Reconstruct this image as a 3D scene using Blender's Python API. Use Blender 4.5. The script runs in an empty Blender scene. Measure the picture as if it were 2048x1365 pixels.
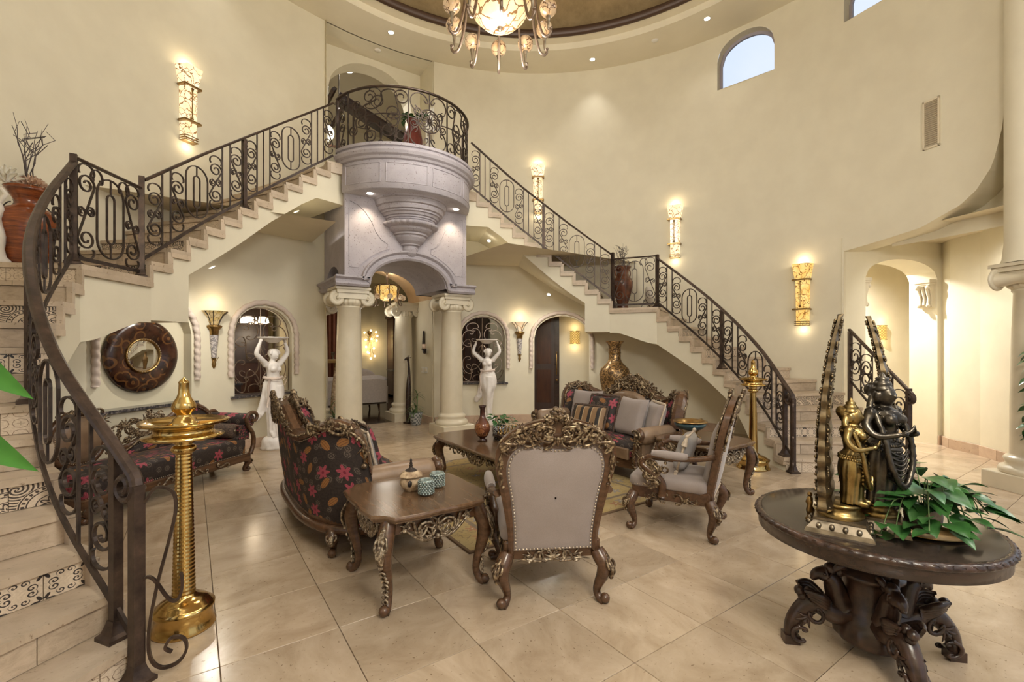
import bpy, math, random
from math import sin, cos, pi, sqrt, atan2, asin, radians
from mathutils import Vector as V, Matrix
random.seed(11)
SC = bpy.context.scene
COL = SC.collection

# ------------------------------------------------------------------ camera, world, exposure
cam = bpy.data.objects.new('camera', bpy.data.cameras.new('camera'))
COL.objects.link(cam)
cam.location = (-2.8313, 0.0, 1.5)
cam.rotation_euler = (radians(90), 0, -0.60294)
cam.data.sensor_width = 36.0
cam.data.lens = 932.9 / 2048 * 36
cam.data.shift_y = (692.8 - 682.5) / 2048
cam.data.clip_start = 0.05
SC.camera = cam
vs = SC.view_settings
vs.view_transform = 'Standard'; vs.look = 'None'; vs.gamma = 1.0; vs.use_curve_mapping = False
vs.exposure = -0.08
SC.cycles.use_denoising = True
SC.cycles.max_bounces = 10
SC.cycles.diffuse_bounces = 6
SC.cycles.sample_clamp_indirect = 4.0
SC.cycles.caustics_reflective = False; SC.cycles.caustics_refractive = False
w = bpy.data.worlds.new('sky'); SC.world = w; w.use_nodes = True
nt = w.node_tree; bg = nt.nodes['Background']
tc = nt.nodes.new('ShaderNodeTexCoord'); ns = nt.nodes.new('ShaderNodeTexNoise'); ns.inputs['Scale'].default_value = 2.2
ns.inputs['Detail'].default_value = 6
nt.links.new(tc.outputs['Generated'], ns.inputs['Vector'])
cr = nt.nodes.new('ShaderNodeValToRGB'); cr.color_ramp.elements[0].color = (.62, .74, .92, 1); cr.color_ramp.elements[1].color = (.88, .92, .98, 1)
cr.color_ramp.elements[0].position = .35; cr.color_ramp.elements[1].position = .65
nt.links.new(ns.outputs['Fac'], cr.inputs['Fac']); nt.links.new(cr.outputs['Color'], bg.inputs['Color'])
bg.inputs['Strength'].default_value = 1.15

# ------------------------------------------------------------------ node expression helper
class X:
    def __init__(s, nt, o): s.nt = nt; s.o = o
    def _op(s, op, *a, clamp=False):
        n = s.nt.nodes.new('ShaderNodeMath'); n.operation = op; n.use_clamp = clamp
        for i, q in enumerate((s,) + a):
            if isinstance(q, X): s.nt.links.new(q.o, n.inputs[i])
            else: n.inputs[i].default_value = q
        return X(s.nt, n.outputs[0])
    def __add__(s, b): return s._op('ADD', b)
    def __radd__(s, b): return s._op('ADD', b)
    def __sub__(s, b): return s._op('SUBTRACT', b)
    def __rsub__(s, b): return (s * -1) + b
    def __mul__(s, b): return s._op('MULTIPLY', b)
    def __rmul__(s, b): return s._op('MULTIPLY', b)
    def __truediv__(s, b): return s._op('DIVIDE', b)
    def sin(s): return s._op('SINE')
    def cos(s): return s._op('COSINE')
    def abs(s): return s._op('ABSOLUTE')
    def sqrt(s): return s._op('SQRT')
    def frac(s): return s._op('FRACT')
    def pow(s, b): return s._op('POWER', b)
    def lt(s, b): return s._op('LESS_THAN', b)
    def gt(s, b): return s._op('GREATER_THAN', b)
    def min(s, b): return s._op('MINIMUM', b)
    def max(s, b): return s._op('MAXIMUM', b)
    def at2(s, b): return s._op('ARCTAN2', b)
    def cl(s): return s._op('ADD', 0.0, clamp=True)

MATS = {}
class MT:
    """material under construction"""
    def __init__(s, name, rough=.5, metal=0., spec=.5):
        s.m = bpy.data.materials.new(name); s.m.use_nodes = True
        s.nt = s.m.node_tree; s.b = s.nt.nodes['Principled BSDF']
        s.b.inputs['Roughness'].default_value = rough; s.b.inputs['Metallic'].default_value = metal
        s.b.inputs['Specular IOR Level'].default_value = spec
        MATS[name] = s.m
    def n(s, t, **k):
        q = s.nt.nodes.new('ShaderNode' + t)
        for a, v in k.items():
            if a in q.inputs: q.inputs[a].default_value = v
            else: setattr(q, a, v)
        return q
    def l(s, a, b): s.nt.links.new(a, b)
    def coord(s, kind='Object'): return s.n('TexCoord').outputs[kind]
    def xyz(s, vec):
        q = s.n('SeparateXYZ'); s.l(vec, q.inputs[0]); return [X(s.nt, o) for o in q.outputs]
    def noise(s, vec, scale, detail=4, rough=.55, dist=0.):
        q = s.n('TexNoise'); q.inputs['Scale'].default_value = scale; q.inputs['Detail'].default_value = detail
        q.inputs['Roughness'].default_value = rough; q.inputs['Distortion'].default_value = dist
        s.l(vec, q.inputs['Vector']); return q
    def ramp(s, fac, stops):
        q = s.n('ValToRGB'); e = q.color_ramp.elements
        while len(e) < len(stops): e.new(.5)
        for el, (p, c) in zip(e, stops): el.position = p; el.color = (*c, 1)
        s.l(fac.o if isinstance(fac, X) else fac, q.inputs[0]); return q.outputs[0]
    def mix(s, fac, a, b, mode='MIX'):
        q = s.n('MixRGB'); q.blend_type = mode
        for i, v in enumerate((fac, a, b)):
            if isinstance(v, X): v = v.o
            if isinstance(v, (int, float)): q.inputs[i].default_value = v
            elif isinstance(v, tuple): q.inputs[i].default_value = (*v, 1)
            else: s.l(v, q.inputs[i])
        return q.outputs[0]
    def col(s, o):
        if isinstance(o, tuple): s.b.inputs['Base Color'].default_value = (*o, 1)
        else: s.l(o, s.b.inputs['Base Color'])
    def bump(s, h, strength=.3, dist=.01):
        q = s.n('Bump', Strength=strength, Distance=dist); s.l(h.o if isinstance(h, X) else h, q.inputs['Height']); s.l(q.outputs[0], s.b.inputs['Normal'])
    def rough(s, o): s.l(o.o if isinstance(o, X) else o, s.b.inputs['Roughness'])
    def emit(s, o, st):
        if isinstance(o, tuple): s.b.inputs['Emission Color'].default_value = (*o, 1)
        else: s.l(o, s.b.inputs['Emission Color'])
        s.b.inputs['Emission Strength'].default_value = st

def simple(name, col, rough=.5, metal=0., col2=None, scale=8, bs=0, bd=.01, spec=.5, detail=5, lo=.35, hi=.65):
    t = MT(name, rough, metal, spec); c = t.coord()
    if col2:
        nz = t.noise(c, scale, detail); t.col(t.ramp(nz.outputs['Fac'], [(lo, col), (hi, col2)]))
        if bs: t.bump(nz.outputs['Fac'], bs, bd)
    else: t.col(col)
    return t

simple('paint', (.70, .648, .505), .62, 0, (.665, .612, .475), 3.0, .05, .004)
simple('paint_low', (.71, .65, .49), .6, 0, (.67, .61, .455), 3.0, .05, .004)
simple('trim_cream', (.62, .555, .425), .28, 0, (.57, .51, .385), 5)
simple('ceil', (.72, .655, .505), .7, 0, (.685, .62, .475), 2)
# dome plaster
t = MT('dome', .55, .25); c = t.coord(); nz = t.noise(c, 5, 8, .7)
t.col(t.ramp(nz.outputs['Fac'], [(.3, (.26, .18, .085)), (.7, (.42, .30, .15))])); t.bump(nz.outputs['Fac'], .2, .01)
simple('dome_trim', (.06, .03, .017), .45, .1)
# travertine floor tile: per-object variation
def trav(name, c1, c2, c3, rough=.14, sc=2.6):
    t = MT(name, rough); c = t.coord('Object'); oi = t.n('ObjectInfo')
    mp = t.n('Mapping'); mp.inputs['Scale'].default_value = (1, 1.5, 1); t.l(c, mp.inputs[0])
    ad = t.n('VectorMath'); ad.operation = 'ADD'
    sc3 = t.n('VectorMath'); sc3.operation = 'SCALE'; cv = t.n('CombineXYZ'); t.l(oi.outputs['Random'], cv.inputs[0]); t.l(oi.outputs['Random'], cv.inputs[1]); t.l(cv.outputs[0], sc3.inputs[0]); sc3.inputs['Scale'].default_value = 37
    t.l(mp.outputs[0], ad.inputs[0]); t.l(sc3.outputs[0], ad.inputs[1])
    nz = t.noise(ad.outputs[0], sc, 9, .66, .6)
    base = t.ramp(nz.outputs['Fac'], [(.28, c1), (.5, c2), (.72, c3)])
    hs = t.n('HueSaturation'); x = X(t.nt, oi.outputs['Random']); t.l((x * .22 + .89).o, hs.inputs['Value']); t.l(base, hs.inputs['Color'])
    n2 = t.noise(ad.outputs[0], 38, 3, .6); pit = t.ramp(n2.outputs['Fac'], [(.30, (.55, .5, .45)), (.36, (1, 1, 1))])
    t.col(t.mix(1.0, hs.outputs[0], pit, 'MULTIPLY'))
    t.rough(X(t.nt, nz.outputs['Fac']) * .22 + (rough - .06))
    return t
trav('floor_tile', (.33, .24, .155), (.445, .345, .24), (.54, .43, .315), .14)
trav('stair_stone', (.37, .29, .205), (.475, .38, .28), (.55, .45, .345), .34, 4)
trav('base_stone', (.40, .28, .20), (.48, .35, .255), (.54, .41, .30), .3, 5)
simple('grout', (.20, .14, .085), .8)
# lilac cantera stone with pits
t = MT('cantera', .75); c = t.coord(); n1 = t.noise(c, 4, 5); n2 = t.noise(c, 46, 3, .6)
t.col(t.mix(1.0, t.ramp(n1.outputs['Fac'], [(.3, (.34, .315, .345)), (.7, (.42, .39, .425))]), t.ramp(n2.outputs['Fac'], [(.31, (.35, .27, .22)), (.37, (1, 1, 1))]), 'MULTIPLY'))
t.bump(n2.outputs['Fac'], .25, .006)
simple('vault', (.52, .36, .20), .7, 0, (.58, .42, .25), 5)
simple('rope_stone', (.56, .46, .40), .75, 0, (.64, .545, .475), 7, .2, .006)
# wrought iron
simple('iron', (.030, .022, .019), .42, .55, (.075, .052, .042), 14, .12, .003)
simple('iron_dark', (.022, .016, .015), .45, .5, (.05, .036, .03), 14)
t = MT('bronze_rail', .36, .55); c = t.coord(); nz = t.noise(c, 11, 6, .65)
t.col(t.ramp(nz.outputs['Fac'], [(.3, (.028, .019, .016)), (.62, (.085, .056, .042)), (.8, (.16, .105, .075))])); t.bump(nz.outputs['Fac'], .1, .003)
# woods
def wood(name, a, b, rough=.28, sc=(2, 22, 22)):
    t = MT(name, rough); c = t.coord(); mp = t.n('Mapping'); mp.inputs['Scale'].default_value = sc; t.l(c, mp.inputs[0])
    nz = t.noise(mp.outputs[0], 1.6, 6, .6, .5); t.col(t.ramp(nz.outputs['Fac'], [(.3, a), (.7, b)])); t.bump(nz.outputs['Fac'], .05, .002); return t
wood('walnut', (.050, .024, .012), (.120, .060, .030), .24)
wood('walnut_top', (.085, .047, .024), (.15, .088, .048), .17, (16, 2, 16))
wood('ebony', (.018, .010, .007), (.045, .024, .017), .26)
wood('ebony_top', (.030, .022, .017), (.042, .030, .023), .13, (3, 14, 3))
wood('dark_floor', (.022, .012, .007), (.052, .028, .015), .14, (3, 16, 3))
wood('door_wood', (.026, .013, .010), (.05, .025, .018), .35, (14, 14, 1.5))
wood('cabinet', (.035, .012, .007), (.075, .028, .015), .25, (14, 14, 2))
# antique carved gold-brown: random mottle from dark brown to gold
t = MT('carved', .38, .45); c = t.coord(); nz = t.noise(c, 55, 4)
f = X(t.nt, nz.outputs['Fac'])
t.col(t.ramp(f, [(.34, (.035, .018, .009)), (.50, (.115, .072, .038)), (.64, (.44, .345, .215))]))
t = MT('carved_silver', .34, .45); c = t.coord(); nz = t.noise(c, 55, 4)
f = X(t.nt, nz.outputs['Fac'])
t.col(t.ramp(f, [(.34, (.05, .03, .018)), (.50, (.185, .135, .085)), (.64, (.58, .49, .36))]))
simple('carved_ebony', (.017, .009, .006), .3, 0, (.06, .032, .021), 18, .4, .006)
simple('nailhead', (.55, .45, .34), .3, .8)
# fabrics
t = MT('linen', .85); c = t.coord(); nz = t.noise(c, 260, 2); n2 = t.noise(c, 5, 4)
t.col(t.mix(1.0, t.ramp(n2.outputs['Fac'], [(.3, (.275, .228, .207)), (.7, (.315, .264, .242))]), t.ramp(nz.outputs['Fac'], [(.3, (.86, .86, .86)), (.7, (1, 1, 1))]), 'MULTIPLY')); t.bump(nz.outputs['Fac'], .2, .001)
t.b.inputs['Sheen Weight'].default_value = .25
simple('leather', (.150, .094, .055), .36, 0, (.215, .140, .086), 9, .06, .004)
simple('leather_light', (.20, .13, .08), .36, 0, (.265, .178, .112), 9, .06, .004)
# floral brocade in UV metres
t = MT('floral', .75); uv = t.coord('UV')
def vor(scale, rnd=.75, off=(0, 0, 0)):
    mp = t.n('Mapping'); mp.inputs['Location'].default_value = off; t.l(uv, mp.inputs[0])
    v = t.n('TexVoronoi'); v.voronoi_dimensions = '2D'; v.inputs['Scale'].default_value = scale; v.inputs['Randomness'].default_value = rnd
    t.l(mp.outputs[0], v.inputs['Vector'])
    sub = t.n('VectorMath'); sub.operation = 'SUBTRACT'; t.l(mp.outputs[0], sub.inputs[0]); t.l(v.outputs['Position'], sub.inputs[1])
    x, y, _ = t.xyz(sub.outputs[0]); r = (x * x + y * y).sqrt(); a = y.at2(x)
    rc, gc, bc = t.xyz(v.outputs['Color'])
    return x * scale, y * scale, r * scale, a, rc, gc, bc
nz = t.noise(uv, 60, 3)
colr = t.ramp(nz.outputs['Fac'], [(.35, (.012, .008, .007)), (.65, (.030, .019, .016))])
x, y, r, a, rc, gc, bc = vor(11, .8, (3.1, 1.7, 0))
ring = ((r * 34 + (a * 7).sin() * 1.0).sin().gt(.1)) * r.lt(.36) * gc.gt(.35)
colr = t.mix(ring * .85, colr, (.12, .092, .074))
x, y, r, a, rc, gc, bc = vor(6.2, .7)
ca = (rc * 6.28).cos(); sa = (rc * 6.28).sin(); xx = x * ca + y * sa; yy = y * ca - x * sa
leaf = ((xx * xx) * 9 + (yy * yy) * 34).lt(1.0) * gc.gt(.52)
colr = t.mix(leaf, colr, t.mix((yy * 60).sin().gt(.6), (.26, .115, .032), (.15, .06, .018)))
pet = r.lt((((a * 6) + rc * 6).cos() * .5 + .5) * .20 + .20) * gc.lt(.40)
pinkc = t.mix(((a * 24).sin() * .5 + .5), (.22, .022, .045), (.36, .075, .10))
colr = t.mix(pet, colr, pinkc)
colr = t.mix(r.lt(.075) * gc.lt(.40), colr, (.16, .012, .03))
t.col(colr)
# stripe pillow
t = MT('stripe', .6); gx, gy, gz = t.xyz(t.coord('Generated')); b1 = (gx * 4.0 + .2).frac()
cc = t.mix(b1.lt(.55), (.02, .015, .013), (.23, .135, .065)); t.col(t.mix(((b1 - .58).abs()).lt(.05), cc, (.42, .30, .17)))
simple('fringe', (.03, .02, .017), .8, 0, (.12, .075, .05), 90)
simple('tassel', (.62, .52, .40), .8, 0, (.45, .36, .27), 80)
simple('silver_satin', (.26, .25, .25), .35, 0, (.33, .31, .30), 6)
# rug
t = MT('rug', .95); c = t.coord('Object'); mp = t.n('Mapping'); t.l(c, mp.inputs[0])
n1 = t.noise(c, 2.2, 4); base = t.ramp(n1.outputs['Fac'], [(.35, (.36, .25, .09)), (.65, (.42, .32, .15))])
v = t.n('TexVoronoi'); v.voronoi_dimensions = '2D'; v.inputs['Scale'].default_value = 4.2; t.l(c, v.inputs['Vector'])
sub = t.n('VectorMath'); sub.operation = 'SUBTRACT'; t.l(c, sub.inputs[0]); t.l(v.outputs['Position'], sub.inputs[1]); x, y, _ = t.xyz(sub.outputs[0])
r = (x * x + y * y).sqrt() * 5; a = y.at2(x); rc, gc, bc = t.xyz(v.outputs['Color'])
fl = r.lt(((a * 5).cos() * .5 + .5) * .20 + .11)
n2 = t.noise(c, 6.5, 2, .5, 1.5); vine = ((X(t.nt, n2.outputs['Fac']) - .5)  .abs()).lt(.016)
base = t.mix(vine * .8, base, (.22, .16, .09)); base = t.mix(fl * .9, base, t.mix(rc.gt(.5), (.24, .215, .20), (.34, .17, .09))); base = t.mix(r.lt(.05), base, (.5, .42, .28))
px, py, _ = t.xyz(c); edge = (px.abs() - 1.22).max(py.abs() - 1.26)
base = t.mix(((edge + .28).abs()).lt(.02), base, (.20, .15, .10)); base = t.mix(edge.gt(-.025), base, (.16, .10, .055))
n3 = t.noise(c, 300, 2); t.col(base); t.bump(n3.outputs['Fac'], .4, .003)
# metals
simple('brass', (.62, .42, .155), .16, 1.0, (.55, .36, .12), 7)
simple('brass_dark', (.40, .26, .10), .3, 1.0, (.25, .155, .06), 14)
simple('bronze', (.075, .055, .034), .34, .9, (.21, .155, .085), 22, .35, .004)
simple('bronze_gold', (.20, .135, .05), .3, .95, (.38, .27, .105), 22, .35, .004)
simple('bronze_dark', (.035, .03, .025), .3, .85, (.10, .085, .065), 24, .35, .004)
simple('pewter', (.30, .25, .18), .34, .85, (.16, .125, .085), 24, .3, .004)
simple('antique', (.20, .145, .105), .36, .75, (.30, .23, .18), 16)
simple('marble', (.80, .76, .72), .5, 0, (.70, .655, .62), 9)
simple('plaster_white', (.74, .69, .61), .6)
t = MT('granite', .14); c = t.coord(); nz = t.noise(c, 26, 7, .7); t.col(t.ramp(nz.outputs['Fac'], [(.38, (.02, .022, .026)), (.55, (.08, .07, .07)), (.66, (.34, .29, .26))]))
t = MT('veined_marble', .3); c = t.coord(); nz = t.noise(c, 9, 5, .6, 1.8); t.col(t.ramp(nz.outputs['Fac'], [(.40, (.52, .48, .46)), (.49, (.12, .11, .12)), (.54, (.60, .55, .52))]))
# onyx glass, lit
def onyx(name, st, a, b, vein, sc=9, rough=.2):
    t = MT(name, rough); c = t.coord(); v = t.n('TexVoronoi'); v.feature = 'DISTANCE_TO_EDGE'; v.inputs['Scale'].default_value = sc
    nz = t.noise(c, sc * .6, 4); mx = t.mix(.18, c, nz.outputs['Color']); t.l(mx, v.inputs['Vector'])
    base = t.ramp(nz.outputs['Fac'], [(.35, a), (.65, b)]); f = X(t.nt, v.outputs['Distance']).lt(.035)
    cc = t.mix(f, base, vein); t.col(t.mix(1.0, cc, (.38, .36, .33), 'MULTIPLY')); t.emit(cc, st); return t
onyx('onyx', 1.15, (1.0, .74, .40), (1.0, .88, .62), (.30, .15, .05), 11)
onyx('onyx_amber', .9, (1.0, .56, .13), (1.0, .78, .30), (.28, .11, .02), 13)
onyx('onyx_bowl', .85, (1.0, .66, .30), (1.0, .86, .55), (.26, .13, .05), 7)
onyx('onyx_globe', .36, (.75, .45, .22), (.95, .72, .45), (.20, .10, .05), 12)
onyx('onyx_dim', .5, (.62, .40, .10), (.80, .62, .34), (.10, .05, .02), 18)
onyx('alabaster', .75, (.95, .66, .36), (1.0, .82, .56), (.55, .33, .15), 6)
t = MT('amber_lattice', .3); gx, gy, gz = t.xyz(t.coord('Generated')); dl = (((gx + gz * 1.25) * 4).frac() - .5).abs().gt(.40).max((((gx - gz * 1.25) * 4).frac() - .5).abs().gt(.40))
cc = t.mix(dl, (1.0, .72, .22), (.50, .20, .02)); t.col(t.mix(1.0, cc, (.3, .3, .3), 'MULTIPLY')); t.emit(cc, .6)
t = MT('bulb', .4); t.col((1, .9, .7)); t.emit((1, .82, .55), 12)
t = MT('can_glow', .4); t.col((1, .95, .85)); t.emit((1, .90, .74), 14)
t = MT('shade_glow', .5); t.col((1, .92, .8)); t.emit((1, .85, .62), 3)
t = MT('star_bulb', .4); t.col((1, .8, .4)); t.emit((1, .72, .30), 6)
# ceramics
t = MT('urn_red', .22); c = t.coord(); mp = t.n('Mapping'); mp.inputs['Scale'].default_value = (2, 2, 16); t.l(c, mp.inputs[0]); nz = t.noise(mp.outputs[0], 3, 6, .65)
t.col(t.ramp(nz.outputs['Fac'], [(.3, (.045, .014, .007)), (.55, (.22, .055, .015)), (.75, (.36, .115, .03))]))
t = MT('urn_brown', .25); c = t.coord(); nz = t.noise(c, 7, 5, .6); t.col(t.ramp(nz.outputs['Fac'], [(.35, (.05, .016, .010)), (.65, (.16, .055, .026))]))
t = MT('vase_gold', .3, .5); c = t.coord(); v = t.n('TexVoronoi'); v.feature = 'DISTANCE_TO_EDGE'; v.inputs['Scale'].default_value = 11; t.l(c, v.inputs['Vector']); nz = t.noise(c, 16, 6, .7, 2)
f = (X(t.nt, nz.outputs['Fac'])).gt(.54).max(X(t.nt, v.outputs['Distance']).lt(.03)); t.col(t.mix(f, (.10, .06, .028), (.46, .28, .11)))
t = MT('vase_amber', .15); c = t.coord(); gx, gy, gz = t.xyz(t.coord('Generated')); nz = t.noise(c, 24, 4, .6, 1); t.col(t.mix(((gz - .33).abs()).lt(.17) * X(t.nt, nz.outputs['Fac']).gt(.48), t.ramp(gz, [(.1, (.03, .008, .004)), (.45, (.14, .045, .02)), (.9, (.035, .014, .010))]), (.24, .095, .035)))
t = MT('pot_blackwhite', .2); gx, gy, gz = t.xyz(t.coord('Generated')); c = t.coord(); v = t.n('TexVoronoi'); v.inputs['Scale'].default_value = 34; t.l(c, v.inputs['Vector']); d = X(t.nt, v.outputs['Distance']); t.col(t.mix(((d * 14).sin()).gt(.35), (.012, .012, .018), (.66, .64, .60)))
t = MT('pot_wicker', .6); c = t.coord(); gx, gy, gz = t.xyz(c); t.col(t.mix(((gz * 90).sin() * (gx * 110 + gy * 60).sin()).gt(-.1), (.10, .11, .11), (.36, .36, .35)))
simple('mercury', (.16, .22, .21), .25, .6, (.42, .47, .44), 60, .5, .004)
t = MT('basket', .6); c = t.coord(); nz = t.noise(c, 26, 4); t.col(t.ramp(nz.outputs['Fac'], [(.35, (.20, .12, .06)), (.65, (.55, .42, .27))]))
simple('teal_bowl', (.03, .07, .085), .3, .3, (.09, .15, .16), 9)
simple('leaf', (.020, .075, .018), .3, 0, (.055, .155, .035), 14)
simple('leaf_near', (.035, .15, .022), .4, 0, (.055, .20, .03), 6)
simple('leaf_spiky', (.03, .075, .022), .4, 0, (.13, .20, .055), 12)
simple('stem', (.10, .16, .05), .6)
simple('twig', (.05, .04, .045), .8, 0, (.11, .085, .075), 30)
simple('flower_cream', (.78, .62, .48), .8, 0, (.70, .48, .36), 12)
simple('flower_white', (.80, .77, .68), .85)
simple('soil', (.03, .02, .012), .9)
t = MT('mirror_glass', .02, 1.0); t.col((.85, .85, .83))
t = MT('mirror_frame', .22); c = t.coord(); v = t.n('TexVoronoi'); v.inputs['Scale'].default_value = 7; t.l(c, v.inputs['Vector']); rc, gc, bc = t.xyz(v.outputs['Color']); nz = t.noise(c, 8, 5)
d = X(t.nt, v.outputs['Distance']); t.col(t.mix(((d * 16).sin()).gt(.55) * rc.gt(.35), t.ramp(nz.outputs['Fac'], [(.35, (.016, .006, .004)), (.65, (.055, .020, .010))]), (.115, .05, .017)))
t = MT('pane', .05); t.b.inputs['Transmission Weight'].default_value = 1.0; t.b.inputs['IOR'].default_value = 1.01; t.col((.93, .96, 1.0))
simple('window_frame', (.36, .33, .38), .5)
simple('vent', (.66, .58, .43), .5); simple('vent_dark', (.36, .30, .21), .7)
simple('white_plastic', (.75, .72, .65), .4)
simple('rust_drape', (.15, .042, .015), .8, 0, (.20, .065, .025), 4)
simple('gold_drape', (.48, .30, .09), .6, 0, (.40, .24, .065), 5)
simple('sofa_beige', (.48, .41, .36), .85, 0, (.54, .465, .405), 30)
simple('plum', (.10, .012, .012), .35, 0, (.16, .03, .022), 8)
simple('grey_paper', (.30, .30, .32), .5)
# glazed stair tiles (pattern in Generated x,z)
def tilemat(name, ink, fn):
    t = MT(name, .3); g = t.coord('Generated'); x, y, z = t.xyz(g); c = t.coord(); nz = t.noise(c, 14, 4)
    base = t.ramp(nz.outputs['Fac'], [(.35, (.58, .47, .35)), (.65, (.70, .585, .45))])
    t.col(t.mix(fn(x - .5, z - .5).cl(), base, ink)); return t
def q_fn(x, y):
    f = (x * 4 * pi).cos() + (y * 4 * pi).cos() - ((x * 8 * pi).cos() + (y * 8 * pi).cos()) * .22 + (x * 12 * pi).cos() * .2 + (y * 12 * pi).cos() * .2
    d = (x.abs() + y.abs()) ; r = (x * x + y * y).sqrt()
    return (f.abs().lt(.17)) .max((((x.abs()).min(y.abs())).lt(.018)) * r.lt(.10) * .5)
def f_fn(x, y):
    u = x.abs() - .5; v = y.abs() - .5; r = (u * u + v * v).sqrt(); a = v.at2(u)
    petal = r.lt(((a * 6).cos() * .5 + .5) * .17 + .09) * r.gt(.05)
    u2 = x.abs() - .27; v2 = y.abs() - .10; r2 = (u2 * u2 + v2 * v2).sqrt(); a2 = v2.at2(u2)
    sw = ((r2 * 60 + a2).sin()).gt(.25) * r2.lt(.13)
    u3 = x.abs() - .12; v3 = y.abs() - .33; r3 = (u3 * u3 + v3 * v3).sqrt(); sw3 = ((r3 * 70 + v3.at2(u3)).sin()).gt(.3) * r3.lt(.11)
    return petal.max(sw).max(sw3)
def s_fn(x, y):
    u = x + .5; v = y + .5; r = (u * u + v * v).sqrt(); a = v.at2(u)
    arcs = ((r - .62).abs().lt(.02)).max((r - .80).abs().lt(.02)).max((r - .40).abs().lt(.018))
    dots = ((a * 26).sin().gt(.0)) * ((r - .71).abs().lt(.045))
    sw = ((r * 30 + (a * 8).sin() * 2.4).sin().gt(.3)) * r.lt(.36)
    u2 = x - .33; v2 = y - .33; r2 = (u2 * u2 + v2 * v2).sqrt(); sw2 = ((r2 * 55 + v2.at2(u2) * 2).sin().gt(.1)) * r.gt(.84)
    return arcs.max(dots).max(sw).max(sw2)
tilemat('tile_q', (.20, .13, .08), q_fn); tilemat('tile_f', (.035, .026, .024), f_fn); tilemat('tile_s', (.055, .038, .03), s_fn)
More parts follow.
